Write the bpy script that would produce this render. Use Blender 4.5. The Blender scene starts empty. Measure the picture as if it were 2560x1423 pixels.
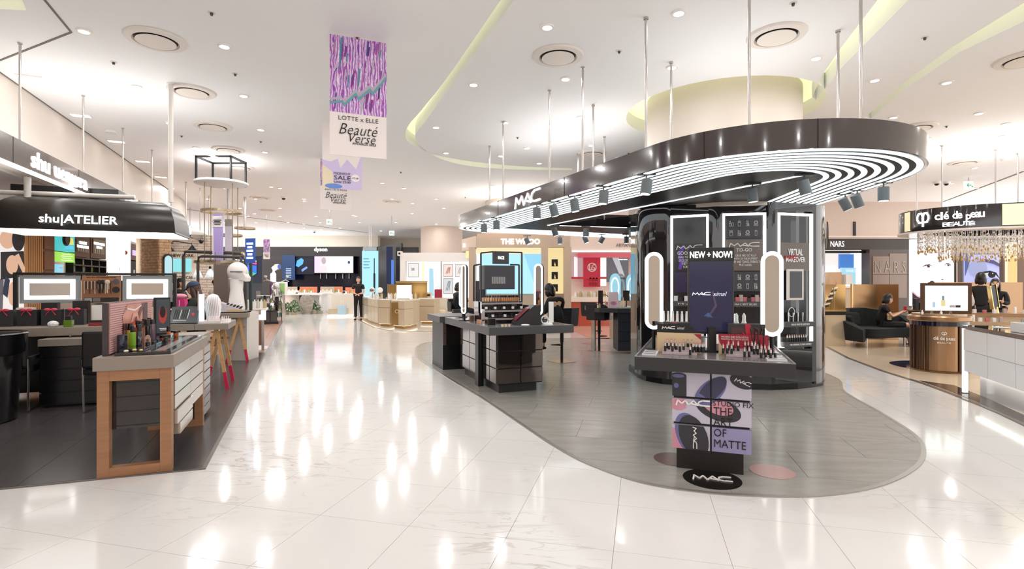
import bpy, bmesh, math, random
from mathutils import Vector, Matrix
from mathutils.geometry import tessellate_polygon
C = bpy.context.scene.collection
PI = math.pi
FPX, CX, HY, CH, CEIL = 1300.0, 1280.0, 708.0, 1.45, 4.1
# ---------------------------------------------------------------- camera
cd = bpy.data.cameras.new('camera'); cam = bpy.data.objects.new('camera', cd); C.objects.link(cam)
cam.location = (0, 0, CH); cam.rotation_euler = (PI/2, 0, 0)
cd.sensor_width = 36; cd.lens = 36*FPX/2560; cd.shift_y = -3.5/2560; cd.clip_end = 200
bpy.context.scene.camera = cam
# ---------------------------------------------------------------- world, exposure
w = bpy.data.worlds.new('world'); bpy.context.scene.world = w; w.use_nodes = True
w.node_tree.nodes['Background'].inputs[0].default_value = (1.0, 0.985, 0.975, 1)
w.node_tree.nodes['Background'].inputs[1].default_value = 1.5
sc = bpy.context.scene
sc.view_settings.view_transform = 'Standard'; sc.view_settings.look = 'None'
sc.view_settings.gamma = 1; sc.view_settings.use_curve_mapping = False
sc.view_settings.exposure = 0.57
sc.cycles.use_denoising = True
sc.cycles.max_bounces = 8; sc.cycles.diffuse_bounces = 6; sc.cycles.glossy_bounces = 4
sc.cycles.transparent_max_bounces = 12; sc.cycles.sample_clamp_indirect = 6
LAMP_W = 7.8
LAMPS_EXTRA = []      # downlights outside the frame, same ceiling grid
# ---------------------------------------------------------------- helpers
def W(px, py, Y): return Vector(((px-CX)/FPX*Y, Y, CH+(HY-py)/FPX*Y))
def G(px, py, z=0.0):
    Y = (CH-z)*FPX/(py-HY); return Vector(((px-CX)/FPX*Y, Y, z))
A = Vector((-0.3728, 0.9279, 0)); P = Vector((0.9279, 0.3728, 0)); ROTA = math.atan2(P.y, P.x)     # aisle frame
ROTM = -math.radians(20)                                                                            # front tray frame
def T(x=0, y=0, z=0): return Matrix.Translation((x, y, z))
def R(a, ax='Z'): return Matrix.Rotation(a, 4, ax)
class MB:
    def __init__(s): s.v = []; s.f = []
    def add(s, vs, fs, M=None):
        o = len(s.v)
        s.v += [tuple(M @ Vector(v)) if M else tuple(v) for v in vs]
        s.f += [tuple(i+o for i in f) for f in fs]; return s
    def box(s, x0, y0, z0, x1, y1, z1, M=None):
        return s.add([(x0,y0,z0),(x1,y0,z0),(x1,y1,z0),(x0,y1,z0),(x0,y0,z1),(x1,y0,z1),(x1,y1,z1),(x0,y1,z1)],
            [(0,3,2,1),(4,5,6,7),(0,1,5,4),(1,2,6,5),(2,3,7,6),(3,0,4,7)], M)
    def lathe(s, prof, n=16, M=None, x=0, y=0):
        vs = []; fs = []
        for r, z in prof:
            for k in range(n): a = 2*PI*k/n; vs.append((x+r*math.cos(a), y+r*math.sin(a), z))
        for i in range(len(prof)-1):
            for k in range(n): fs.append((i*n+k, i*n+(k+1)%n, (i+1)*n+(k+1)%n, (i+1)*n+k))
        fs.append(tuple(range(n-1, -1, -1))); fs.append(tuple((len(prof)-1)*n+k for k in range(n)))
        return s.add(vs, fs, M)
    def cyl(s, x, y, z0, z1, r, r2=None, n=14, M=None): return s.lathe([(r, z0), (r if r2 is None else r2, z1)], n, M, x, y)
    def tube(s, pts, r, n=8, closed=False, M=None):
        pts = [Vector(p) for p in pts]; vs = []; fs = []; N = len(pts)
        for i, p in enumerate(pts):
            if closed: d = pts[(i+1)%N]-pts[i-1]
            else: d = pts[min(i+1, N-1)]-pts[max(i-1, 0)]
            d.normalize(); up = Vector((0,0,1)) if abs(d.z) < .95 else Vector((1,0,0))
            a = d.cross(up).normalized(); b = d.cross(a).normalized()
            for k in range(n): t = 2*PI*k/n; vs.append(p+a*(r*math.cos(t))+b*(r*math.sin(t)))
        for i in range(N if closed else N-1):
            j = (i+1)%N
            for k in range(n): fs.append((i*n+k, i*n+(k+1)%n, j*n+(k+1)%n, j*n+k))
        if not closed: fs.append(tuple(range(n-1,-1,-1))); fs.append(tuple((N-1)*n+k for k in range(n)))
        return s.add(vs, fs, M)
    def prism(s, poly, z0, z1, M=None, hole=None):
        poly = [tuple(p[:2]) for p in poly]; n = len(poly)
        loops = [[Vector((x,y,0)) for x,y in poly]]; allp = list(poly)
        if hole: 
            hole = [tuple(p[:2]) for p in hole]; loops.append([Vector((x,y,0)) for x,y in hole]); allp += hole
        tri = tessellate_polygon(loops) if (hole or n > 4) else ([(0,1,2)] if n == 3 else [(0,1,2,3)])
        m = len(allp)
        vs = [(x,y,z0) for x,y in allp]+[(x,y,z1) for x,y in allp]
        fs = [tuple(t) for t in tri]+[tuple(i+m for i in reversed(t)) for t in tri]
        for i in range(n): j = (i+1)%n; fs.append((i, j, j+m, i+m))
        if hole:
            h = len(hole)
            for i in range(h): j = (i+1)%h; fs.append((n+i, n+j, n+j+m, n+i+m))
        return s.add(vs, fs, M)
    def ball(s, x, y, z, rx, ry=None, rz=None, n=12, m=8, M=None):
        ry = rx if ry is None else ry; rz = rx if rz is None else rz
        prof = [(max(1e-4, math.sin(PI*i/m)), -math.cos(PI*i/m)) for i in range(m+1)]
        return s.lathe(prof, n, (M or Matrix()) @ T(x,y,z) @ Matrix.Diagonal((rx,ry,rz,1)))
    def bar(s, a, b, w, h=None, M=None):
        a = Vector(a); b = Vector(b); d = (b-a); L = d.length; d.normalize(); h = w if h is None else h
        up = Vector((0,0,1)) if abs(d.z) < .9 else Vector((0,1,0))
        x = d.cross(up).normalized(); y = x.cross(d).normalized()
        Q = Matrix((( x.x, d.x, y.x, a.x),(x.y, d.y, y.y, a.y),(x.z, d.z, y.z, a.z),(0,0,0,1)))
        return s.box(-w/2, 0, -h/2, w/2, L, h/2, (M or Matrix()) @ Q)
def mesh_from(mb, name, smooth=False):
    me = bpy.data.meshes.new(name); me.from_pydata(mb.v, [], mb.f)
    bm = bmesh.new(); bm.from_mesh(me); bmesh.ops.recalc_face_normals(bm, faces=bm.faces); bm.to_mesh(me); bm.free()
    if smooth:
        for p in me.polygons: p.use_smooth = True
        try: me.set_sharp_from_angle(angle=math.radians(40))
        except Exception: pass
    return me
def obj(name, mb, mat, parent=None, smooth=False, bev=0, M=None, loc=None, rot=None, label=None, kind=None):
    me = mb if isinstance(mb, bpy.types.Mesh) else mesh_from(mb, name, smooth)
    o = bpy.data.objects.new(name, me); C.objects.link(o)
    if mat is not None and not me.materials: me.materials.append(mat)
    if parent: o.parent = parent
    if loc is not None: o.location = loc
    if rot is not None: o.rotation_euler = rot if hasattr(rot, '__len__') else (0,0,rot)
    if M is not None: o.matrix_local = M
    if bev:
        b = o.modifiers.new('bevel', 'BEVEL'); b.width = bev; b.segments = 2; b.limit_method = 'ANGLE'
    if label: o['label'] = label
    if kind: o['kind'] = kind
    return o
def tag(o, label, cat, group=None, kind=None):
    o['label'] = label; o['category'] = cat
    if group: o['group'] = group
    if kind: o['kind'] = kind
    return o
def thing(name, label, cat, loc=(0,0,0), rot=0, group=None):
    o = bpy.data.objects.new(name, None); C.objects.link(o); o.location = loc; o.rotation_euler = (0,0,rot)
    o.empty_display_size = .1
    return tag(o, label, cat, group)
def struct(name, mb, mat, **k):
    o = obj(name, mb, mat, **k); o['kind'] = 'structure'; return o
def dup(root, loc, rot=None, label=None, group=None):
    def cp(o, par):
        c = o.copy(); C.objects.link(c)
        if par: c.parent = par
        for ch in KIDS.get(o.name, []): cp(ch, c)
        return c
    if root.name not in KIDS:
        def reg(o):
            KIDS[o.name] = [x for x in bpy.data.objects if x.parent == o]
            for x in KIDS[o.name]: reg(x)
        reg(root)
    r = cp(root, None); r.location = loc
    if rot is not None: r.rotation_euler = (0,0,rot)
    if label: r['label'] = label
    if group: r['group'] = group
    return r
KIDS = {}
def frame(loc, u):   # matrix with local x along u (horizontal), z up
    a = math.atan2(u[1], u[0]); return T(*loc) @ R(a)
# ---------------------------------------------------------------- materials
MATS = {}
def mat(name, col, rough=.5, metal=0, emit=0, spec=.5, trans=0, alpha=1, coat=0, noise=None, bump=0, ecol=None):
    if name in MATS: return MATS[name]
    m = bpy.data.materials.new(name); m.use_nodes = True; nt = m.node_tree; b = nt.nodes['Principled BSDF']
    b.inputs['Base Color'].default_value = (*col, 1); b.inputs['Roughness'].default_value = rough
    b.inputs['Metallic'].default_value = metal; b.inputs['Specular IOR Level'].default_value = spec
    b.inputs['Transmission Weight'].default_value = trans; b.inputs['Alpha'].default_value = alpha
    b.inputs['Coat Weight'].default_value = coat; b.inputs['Coat Roughness'].default_value = .05
    if emit:
        b.inputs['Emission Color'].default_value = (*(ecol or col), 1); b.inputs['Emission Strength'].default_value = emit
    if noise:
        sx, sy, sz, amt = noise
        tc = nt.nodes.new('ShaderNodeTexCoord'); mp = nt.nodes.new('ShaderNodeMapping'); n = nt.nodes.new('ShaderNodeTexNoise')
        mp.inputs['Scale'].default_value = (sx, sy, sz); n.inputs['Detail'].default_value = 5; n.inputs['Scale'].default_value = 1
        mx = nt.nodes.new('ShaderNodeMix'); mx.data_type = 'RGBA'
        mx.inputs['A'].default_value = (*[c*(1-amt) for c in col], 1); mx.inputs['B'].default_value = (*[min(1, c*(1+amt)) for c in col], 1)
        rp = nt.nodes.new('ShaderNodeMapRange'); rp.inputs['From Min'].default_value = .3; rp.inputs['From Max'].default_value = .7
        nt.links.new(tc.outputs['Object'], mp.inputs[0]); nt.links.new(mp.outputs[0], n.inputs['Vector'])
        nt.links.new(n.outputs['Fac'], rp.inputs['Value']); nt.links.new(rp.outputs[0], mx.inputs['Factor'])
        nt.links.new(mx.outputs['Result'], b.inputs['Base Color'])
        if bump:
            bp = nt.nodes.new('ShaderNodeBump'); bp.inputs['Strength'].default_value = bump; bp.inputs['Distance'].default_value = .01
            nt.links.new(n.outputs['Fac'], bp.inputs['Height']); nt.links.new(bp.outputs[0], b.inputs['Normal'])
    MATS[name] = m; return m
def srgb(h):
    h = h.lstrip('#'); c = [int(h[i:i+2], 16)/255 for i in (0,2,4)]
    return tuple(x/12.92 if x <= .04045 else ((x+.055)/1.055)**2.4 for x in c)
def col(h, rough=.5, **k): return mat('c_%s_%s_%s' % (h, rough, '_'.join('%s%s' % kv for kv in sorted(k.items()))), srgb(h), rough, **k)
def glow(h, s=1.0):
    c = srgb(h); return mat('g_%s_%s' % (h, s), tuple(x*.12 for x in c), .6, emit=s*(.76 if s <= 1.45 else 1), ecol=c)
def marble():
    m = bpy.data.materials.new('marble'); m.use_nodes = True; nt = m.node_tree; b = nt.nodes['Principled BSDF']
    N = nt.nodes.new; L = nt.links.new
    geo = N('ShaderNodeNewGeometry'); mp = N('ShaderNodeMapping'); mp.vector_type = 'POINT'
    mp.inputs['Rotation'].default_value = (0,0,math.radians(14)); mp.inputs['Scale'].default_value = (.9, 4.2, 1)
    L(geo.outputs['Position'], mp.inputs[0])
    n1 = N('ShaderNodeTexNoise'); n1.inputs['Scale'].default_value = 1.6; n1.inputs['Detail'].default_value = 8; n1.inputs['Distortion'].default_value = 1.2
    n2 = N('ShaderNodeTexNoise'); n2.inputs['Scale'].default_value = .6; n2.inputs['Detail'].default_value = 3
    L(mp.outputs[0], n1.inputs['Vector']); L(geo.outputs['Position'], n2.inputs['Vector'])
    s = N('ShaderNodeMath'); s.operation = 'SUBTRACT'; s.inputs[1].default_value = .5; L(n1.outputs['Fac'], s.inputs[0])
    ab = N('ShaderNodeMath'); ab.operation = 'ABSOLUTE'; L(s.outputs[0], ab.inputs[0])
    r = N('ShaderNodeMapRange'); r.inputs['From Min'].default_value = 0; r.inputs['From Max'].default_value = .018; r.inputs['To Min'].default_value = 1; r.inputs['To Max'].default_value = 0
    L(ab.outputs[0], r.inputs['Value'])
    r2 = N('ShaderNodeMapRange'); r2.inputs['From Min'].default_value = .46; r2.inputs['From Max'].default_value = .62
    L(n2.outputs['Fac'], r2.inputs['Value'])
    mu = N('ShaderNodeMath'); mu.operation = 'MULTIPLY'; L(r.outputs[0], mu.inputs[0]); L(r2.outputs[0], mu.inputs[1])
    mu2 = N('ShaderNodeMath'); mu2.operation = 'MULTIPLY'; mu2.inputs[1].default_value = .75; L(mu.outputs[0], mu2.inputs[0])
    mx = N('ShaderNodeMix'); mx.data_type = 'RGBA'; mx.inputs['A'].default_value = (.74,.722,.705,1); mx.inputs['B'].default_value = (.45,.40,.36,1)
    L(mu2.outputs[0], mx.inputs['Factor']); L(mx.outputs['Result'], b.inputs['Base Color'])
    b.inputs['Roughness'].default_value = .10; b.inputs['Specular IOR Level'].default_value = .35
    return m
M_MARBLE = marble()
BLK = col('#0c0c0e', .35); GBLK = col('#1a1719', .04, coat=.6); GBLK2 = col('#2b2526', .1, coat=.5)
SATIN = col('#2d2b2d', .35); WHITE = col('#f2efec', .5); CHROME = mat('chrome', (.8,.8,.8), .08, 1)
STEEL = mat('steel', (.55,.52,.50), .25, 1); BRASS = mat('brass', (.45,.36,.24), .3, 1); GOLD = mat('gold', (.75,.55,.25), .22, 1)
MIRROR = mat('mirror', (.82,.82,.82), .02, 1); LEDW = glow('#ffffff', 6); LEDC = glow('#f4fbff', 1.7); LEDS = glow('#fffaf0', 3)
CREAM = col('#e6dccd', .7); CEILM = col('#f9f8f7', .8); BEIGE = col('#cdbba6', .35); GLASS = mat('glass', (.95,.97,.97), .03, 0, trans=1, alpha=.35)
LETTER = glow('#ffffff', 2.2); LETTERP = col('#f4f2f0', .5); INK = col('#1b1718', .6)
WOODM = mat('oak', srgb('#a07250'), .45, noise=(3, 3, 40, .12)); WOODD = mat('wood_dark', srgb('#6e4630'), .5, noise=(30,3,3,.15))
GREYTOP = mat('grey_top', srgb('#8f8378'), .5, noise=(2,30,2,.06))
# ---------------------------------------------------------------- lettering
_TX = {}
def text_mesh(s, bold=0, shear=0, align='CENTER'):
    k = (s, bold, shear, align)
    if k in _TX: return _TX[k]
    cu = bpy.data.curves.new('t', 'FONT'); cu.body = s; cu.offset = bold; cu.shear = shear; cu.resolution_u = 2
    cu.align_x = align; cu.extrude = .01; cu.space_line = .95
    o = bpy.data.objects.new('t', cu); me = bpy.data.meshes.new_from_object(o); bpy.data.objects.remove(o)
    vs = [v.co.copy() for v in me.vertices]; fs = [tuple(p.vertices) for p in me.polygons]
    bpy.data.meshes.remove(me)
    _TX[k] = (vs, fs); return _TX[k]
def text(s, wd, ht, m, parent, M, name='lettering', bold=0, shear=0, th=.004, label=None, align='CENTER'):
    """lettering centred on M's origin, in M's xz plane, facing -y; scaled into wd x ht (ht None keeps shape)"""
    vs, fs = text_mesh(s, bold, shear, align)
    x0 = min(v.x for v in vs); x1 = max(v.x for v in vs); y0 = min(v.y for v in vs); y1 = max(v.y for v in vs)
    a = wd/(x1-x0); b = a if ht is None else ht/(y1-y0)
    mb = MB(); mb.add([((v.x-(x0+x1)/2)*a, -th if v.z > 0 else 0, (v.y-(y0+y1)/2)*b) for v in vs], fs)
    return obj(name, mb, m, parent, M=M, label=label)
def strokes(pls, wd, ht, sw, M, m, parent, name='logo', th=.006, label=None):
    """logo strokes: polylines in 0..1 box"""
    mb = MB()
    for pl in pls:
        for (a, b), (c, d) in zip(pl, pl[1:]):
            mb.bar(((a-.5)*wd, -th/2, (b-.5)*ht), ((c-.5)*wd, -th/2, (d-.5)*ht), th, sw)
    mb2 = MB()
    for pl in pls:
        for k in range(len(pl)-1):
            (a, b), (c, d) = pl[k], pl[k+1]
            p = Vector(((a-.5)*wd, (b-.5)*ht)); q = Vector(((c-.5)*wd, (d-.5)*ht)); t = (q-p).normalized(); nn = Vector((-t.y, t.x))*sw/2
            e = t*sw*.3; p2 = p-e; q2 = q+e
            poly = [p2+nn, q2+nn, q2-nn, p2-nn]
            mb2.add([(v.x, 0, v.y) for v in poly]+[(v.x, -th, v.y) for v in poly], [(0,1,2,3),(7,6,5,4),(0,4,5,1),(1,5,6,2),(2,6,7,3),(3,7,4,0)])
    return obj(name, mb2, m, parent, M=M, label=label)
MACL = [[(0,0),(.045,.85),(.17,.30),(.28,.85),(.37,.12)],[(.37,.12),(.53,.9),(.63,.30)],[(.45,.4),(.66,.18)],[(1,.98),(.80,.98),(.70,.80),(.66,.45),(.71,.22),(.80,.15),(1,.15)]]
def mac_logo(wd, ht, M, parent, m=None, sw=None, name='logo'): return strokes(MACL, wd, ht, sw or ht*.13, M, m or LETTER, parent, name)
def flat(pts, m, parent, M, name='graphic', th=.002, label=None):
    """thin printed shape; pts (x,z) in M's xz plane, facing -y"""
    mb = MB(); n = len(pts); tri = tessellate_polygon([[Vector((x, z, 0)) for x, z in pts]])
    vs = [(x, 0, z) for x, z in pts]+[(x, -th, z) for x, z in pts]
    mb.add(vs, [tuple(t) for t in tri]+[tuple(i+n for i in t) for t in tri]+[(i, (i+1)%n, (i+1)%n+n, i+n) for i in range(n)])
    return obj(name, mb, m, parent, M=M, label=label)
def ell(cx, cz, rx, rz, n=24, a=0): 
    return [(cx+rx*math.cos(t)*math.cos(a)-rz*math.sin(t)*math.sin(a), cz+rx*math.cos(t)*math.sin(a)+rz*math.sin(t)*math.cos(a)) for t in [2*PI*k/n for k in range(n)]]
def lines(n, wd, ht, m, parent, M):
    """unreadable small print: n thin bars"""
    mb = MB()
    for k in range(n): z = ht/2-(k+.5)*ht/n; w2 = wd/2*(1-.25*(k%2)); mb.box(-w2, -.003, z-ht/n*.25, w2, 0, z+ht/n*.25)
    return obj('print_lines', mb, m, parent, M=M)
def rect(x0, z0, x1, z1): return [(x0,z0),(x1,z0),(x1,z1),(x0,z1)]
def B(x0, y0, z0, x1, y1, z1): return MB().box(x0, y0, z0, x1, y1, z1)
# polygon tools
def clip(poly, a, b):      # keep the part left of line a->b
    out = []
    n = len(poly)
    f = lambda p: (b[0]-a[0])*(p[1]-a[1])-(b[1]-a[1])*(p[0]-a[0])
    for i in range(n):
        p, q = poly[i], poly[(i+1)%n]; fp, fq = f(p), f(q)
        if fp >= 0: out.append(p)
        if fp*fq < 0: t = fp/(fp-fq); out.append((p[0]+t*(q[0]-p[0]), p[1]+t*(q[1]-p[1])))
    return out
def area(p): return .5*sum(p[i][0]*p[(i+1)%len(p)][1]-p[(i+1)%len(p)][0]*p[i][1] for i in range(len(p))) if len(p) > 2 else 0
def inset(poly, d):        # inward offset of a convex ccw polygon
    out = list(poly); n = len(poly)
    for i in range(n):
        a = Vector(poly[i]); b = Vector(poly[(i+1)%n]); t = b-a
        if t.length < 1e-6: continue
        t.normalize(); nn = Vector((-t.y, t.x))*d
        out = clip(out, a+nn, a+nn+t)
        if len(out) < 3: return out
    r = []
    for p in out:
        if not r or (Vector(p)-Vector(r[-1])).length > .004: r.append(tuple(p))
    return r
def hull(pts):
    pts = sorted(set((round(x,4), round(y,4)) for x, y in pts)); 
    def half(ps):
        h = []
        for p in ps:
            while len(h) > 1 and (h[-1][0]-h[-2][0])*(p[1]-h[-2][1])-(h[-1][1]-h[-2][1])*(p[0]-h[-2][0]) <= 0: h.pop()
            h.append(p)
        return h
    a = half(pts); b = half(pts[::-1]); return a[:-1]+b[:-1]
def circ(cx, cy, r, n=72): return [(cx+r*math.cos(2*PI*k/n), cy+r*math.sin(2*PI*k/n)) for k in range(n)]
def spline(pts, n=6, closed=True):
    out = []; N = len(pts); pts = [Vector(p) for p in pts]
    for i in range(N if closed else N-1):
        p0, p1, p2, p3 = (pts[(i-1)%N], pts[i], pts[(i+1)%N], pts[(i+2)%N]) if closed else (pts[max(i-1,0)], pts[i], pts[i+1], pts[min(i+2,N-1)])
        for k in range(n):
            t = k/n; out.append(tuple(.5*((2*p1)+(p2-p0)*t+(2*p0-5*p1+4*p2-p3)*t*t+(3*p1-p0-3*p2+p3)*t**3)))
    if not closed: out.append(tuple(pts[-1]))
    return out
# ================================================================ THE SETTING
def islands_px(pts): return [tuple(G(x, y)[:2]) for x, y in pts]
MAC_FLOOR = spline(islands_px([(1040,885),(1110,938),(1200,992),(1290,1052),(1380,1112),(1470,1160),(1600,1206),(1750,1231),(1900,1241),(2050,1240),(2180,1220),(2270,1183),(2308,1140),(2290,1092),(2200,1032),(2110,980)])+[(5.0,8.2),(5.1,11.0),(4.2,13.4),(1.0,13.6),(-1.9,12.9)], 5)
c0 = G(509,1174)
def sp(s, p=0): return tuple((c0+A*s+P*p)[:2])
q0 = G(0,1225); dd = (Vector(q0[:2])-Vector(c0[:2])).normalized()*7
SHOP_FLOOR = [sp(0), sp(7.3), sp(7.3,-8), (c0.x+dd.x-2, c0.y+dd.y+1), (c0.x+dd.x, c0.y+dd.y)]
WOOD_FLOOR = [sp(7.3), sp(20.6), sp(20.6,-9), sp(7.3,-8)]
RIGHT_FLOOR = [(9.5,17)]+[tuple(G(x,y)[:2]) for x,y in [(2068,868),(2120,896),(2205,928),(2300,957),(2370,982),(2437,1008),(2500,1034),(2560,1062)]]+[(4.9,4.6),(4.6,3.4),(5.6,2.2),(10,2.2),(13,8),(13,17)]
RIGHT_FLOOR = RIGHT_FLOOR[::-1]
PINK_FLOOR = [(2.0,13.6),(6.9,12.5),(8.6,17.2),(7.0,21.6),(1.5,21.6)]
def point_in(p, poly):
    ins = False; n = len(poly)
    for i in range(n):
        a, b = poly[i], poly[(i+1)%n]
        if (a[1] > p[1]) != (b[1] > p[1]) and p[0] < (b[0]-a[0])*(p[1]-a[1])/(b[1]-a[1])+a[0]: ins = not ins
    return ins
floor = struct('floor', B(-16, -3, -.2, 16, 34, -.006), col('#cbbdb1', .6))
ISL = [MAC_FLOOR, SHOP_FLOOR, WOOD_FLOOR, RIGHT_FLOOR, PINK_FLOOR]
def tiling(par, region, ang, org, du, dv, gap, z0, z1, m, m_rest, exclude=(), ymax=10.5, limit=290, jitter=None, stag=0):
    """lay tiles clipped to region; near ones are parts, the rest one stuff mesh"""
    ca, sa = math.cos(ang), math.sin(ang); U = Vector((ca, sa)); V = Vector((-sa, ca)); org = Vector(org)
    if area(region) < 0: region = region[::-1]
    us = [(Vector(p)-org).dot(U) for p in region]; vs = [(Vector(p)-org).dot(V) for p in region]
    cells = []; rest = MB()
    for i in range(math.floor(min(us)/du)-1, math.ceil(max(us)/du)+1):
        for j in range(math.floor(min(vs)/dv)-1, math.ceil(max(vs)/dv)+1):
            o = (j % 2)*stag*du
            q = [org+U*(i*du+o+a)+V*(j*dv+b) for a, b in ((gap/2,gap/2),(du-gap/2,gap/2),(du-gap/2,dv-gap/2),(gap/2,dv-gap/2))]
            if exclude and any(all(point_in(p, e) for p in q) for e in exclude): continue
            c = sum(q, Vector((0,0)))/4
            poly = list(region)
            for a, b in zip(q, q[1:]+q[:1]): poly = clip(poly, a, b); 
            if len(poly) < 3 or abs(area(poly)) < .002: continue
            vis = c.y > 2.3 and c.y < ymax and abs(c.x) < c.y*1.02+.5
            cells.append((not vis, (c.length), i, j, poly, c))
    cells.sort(key=lambda t: (t[0], t[1]))
    full = abs(du-gap)*(dv-gap); me_full = None; k = 0
    for hid, _, i, j, poly, c in cells:
        if hid or k >= limit: rest.prism(poly, z0, z1); continue
        k += 1
        if abs(abs(area(poly))-full) < 1e-4:
            if me_full is None:
                me_full = mesh_from(B(-(du-gap)/2, -(dv-gap)/2, z0, (du-gap)/2, (dv-gap)/2, z1), 'tile'); me_full.materials.append(m)
            obj('tile', me_full, None, par, loc=(c.x, c.y, 0), rot=ang)
        else:
            obj('tile', MB().prism([(x, y) for x, y in poly], z0, z1), m, par)
    if rest.v: obj('tile_field', rest, m_rest or m, par, kind='stuff')
VIEW = [(-14,-2.5),(15,-2.5),(15,33),(-15,33)]
tiling(floor, VIEW, -math.radians(14), (-1.343,2.666), .6, .6, .0025, -.006, 0, M_MARBLE, None, ISL)
def slate(name, h1, h2, rough=.3):
    m = mat(name, srgb(h1), rough, noise=(2.2, 9, 1, .12)); return m
M_GREY = slate('grey_slate', '#9b9892', '', .24); M_DARK = slate('dark_slate', '#4b4747', '', .25)
def island(name, poly, m, ang, org, du, dv, z=.006, base='#8d8681', limit=290, stag=.5):
    if area(poly) < 0: poly = poly[::-1]
    o = struct(name, MB().prism(poly, -.005, .001), col(base, .6))
    tiling(o, poly, ang, org, du, dv, .004, .001, z, m, None, limit=limit, stag=stag)
    return o
island('floor_grey_island', MAC_FLOOR, M_GREY, -math.radians(14), (1.04,4.16), 1.2, .6, base='#c2bcb2')
island('floor_dark_shop', SHOP_FLOOR, M_DARK, ROTA, (-3.52,3.68), 1.2/2, 1.2, base='#93897f', stag=0)
island('floor_wood', WOOD_FLOOR, mat('floor_oak', srgb('#a97e68'), .3, noise=(1,14,1,.1)), ROTA+PI/2, (-5.1,10.8), 1.6, .2, base='#8a6650')
island('floor_beige_shop', RIGHT_FLOOR, mat('floor_cream', srgb('#d6c3ab'), .18, noise=(1.5,1.5,1,.03)), ROTA, (5,5), 1.2, 1.2, base='#cbb9a3')
island('floor_pink_shop', PINK_FLOOR, mat('floor_pink', srgb('#dcb9a8'), .15, noise=(1,5,1,.04)), .3, (3,14), 1.6, .8, base='#b9937f')
# metal trims round the islands
def ribbon(poly, w, z0, z1, closed=True):
    mb = MB(); n = len(poly); L = []; Rr = []
    for i in range(n):
        a = Vector(poly[i-1 if (closed or i) else 0]); b = Vector(poly[(i+1)%n if (closed or i < n-1) else i])
        t = (b-a).normalized(); nn = Vector((-t.y, t.x))*w/2; p = Vector(poly[i]); L.append(p+nn); Rr.append(p-nn)
    for i in range(n if closed else n-1):
        j = (i+1)%n; mb.prism([L[i], L[j], Rr[j], Rr[i]], z0, z1)
    return mb
struct('trim_1', ribbon(MAC_FLOOR, .035, -.004, .008), mat('trim_steel', srgb('#a8a49e'), .3, .6))
struct('trim_2', ribbon([(c0.x+dd.x, c0.y+dd.y), sp(0), sp(20.6)], .03, -.004, .009, False), mat('trim_steel2', srgb('#77706a'), .35, .5))
rf = [tuple(G(x,y)[:2]) for x,y in [(2068,868),(2120,896),(2205,928),(2300,957),(2370,982),(2437,1008),(2500,1034),(2560,1062)]]+[(4.9,4.6)]
struct('trim_3', ribbon(rf, .06, -.004, .009, False), col('#6a625c', .2))
# dark inlay in the beige shop floor
q = [tuple(G(x,y)[:2]) for x,y in [(2298,953),(2385,965),(2470,998),(2560,1040),(2560,1058),(2437,1004),(2370,978)]]
struct('trim_4', MB().prism(q, .004, .010), col('#4a3f3a', .08))
# ---- ceiling with recessed light coves
def cpx(pts): return [tuple(W(x, y, 1)[:2]) and ((x-CX)/(HY-y)*(CEIL-CH), (CEIL-CH)*FPX/(HY-y)) for x, y in pts]
cov1a = [(1252,0),(1180,105),(1110,205),(1050,280),(1022,312),(1013,338),(1022,356),(1050,372),(1100,390),(1180,404),(1300,416),(1430,421)]
cov1b = [(1430,425),(1300,424),(1180,416),(1098,396),(1052,366),(1038,345),(1046,325),(1062,305),(1120,225),(1190,130),(1250,50),(1310,-40)]
cov1 = spline(cpx(cov1a), 3, False)+spline(cpx(cov1b), 3, False)
cov2 = cpx([(2030,246),(2050,196),(2110,110),(2240,-60),(2330,-60),(2200,72),(2105,168),(2040,250)])
cov3 = cpx([(2162,294),(2240,222),(2380,118),(2620,-30),(2650,10),(2400,130),(2255,228),(2176,298)])
cov4 = cpx([(880,520),(900,495),(940,476),(1020,464),(1180,459),(1180,462),(1030,468),(955,480),(915,500),(900,522)])
ring = circ(3.22, 8.05, 1.42, 48)
skyl = cpx([(-160,-60),(30,-60),(66,26),(-160,14)])
holes = []
BH0 = Vector((*cpx([(0,181)])[0], 0))
for h in (cov1, cov2, cov3, ring, skyl):
    if area(h) < 0: h = h[::-1]
    holes.append(h)
outer = [(-16,-3),(16,-3),(16,34),(-16,34)]
def slab_holes(outer, holes, z0, z1):
    from mathutils.geometry import delaunay_2d_cdt
    loops = [list(outer)]+[list(h) for h in holes]
    vs = [Vector(p) for l in loops for p in l]; fs = []; o = 0
    for l in loops: fs.append(list(range(o, o+len(l)))); o += len(l)
    es = [(f[i], f[(i+1)%len(f)]) for f in fs for i in range(len(f))]
    V, E, F, *_ = delaunay_2d_cdt(vs, es, [], 0, 1e-5)
    mb = MB(); n = len(V); tri = []
    for f in F:
        c = sum((V[i] for i in f), Vector((0,0)))/len(f)
        if point_in(c, outer) and not any(point_in(c, h) for h in holes): tri.append(tuple(f))
    mb.add([(p.x,p.y,z0) for p in V]+[(p.x,p.y,z1) for p in V], tri+[tuple(i+n for i in reversed(t)) for t in tri])
    for l in loops:
        k = len(l)
        mb.add([(p[0],p[1],z) for z in (z0,z1) for p in l], [(i,(i+1)%k,(i+1)%k+k,i+k) for i in range(k)])
    return mb
ceiling = struct('ceiling', slab_holes(outer, holes, CEIL, CEIL+.22), CEILM)
COVE = mat('cove_light', srgb('#f1f7c9'), .6, emit=.40)
struct('ceiling_cove_panel', B(-16,-3,CEIL+.22,16,34,CEIL+.26), COVE, parent=ceiling)
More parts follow.
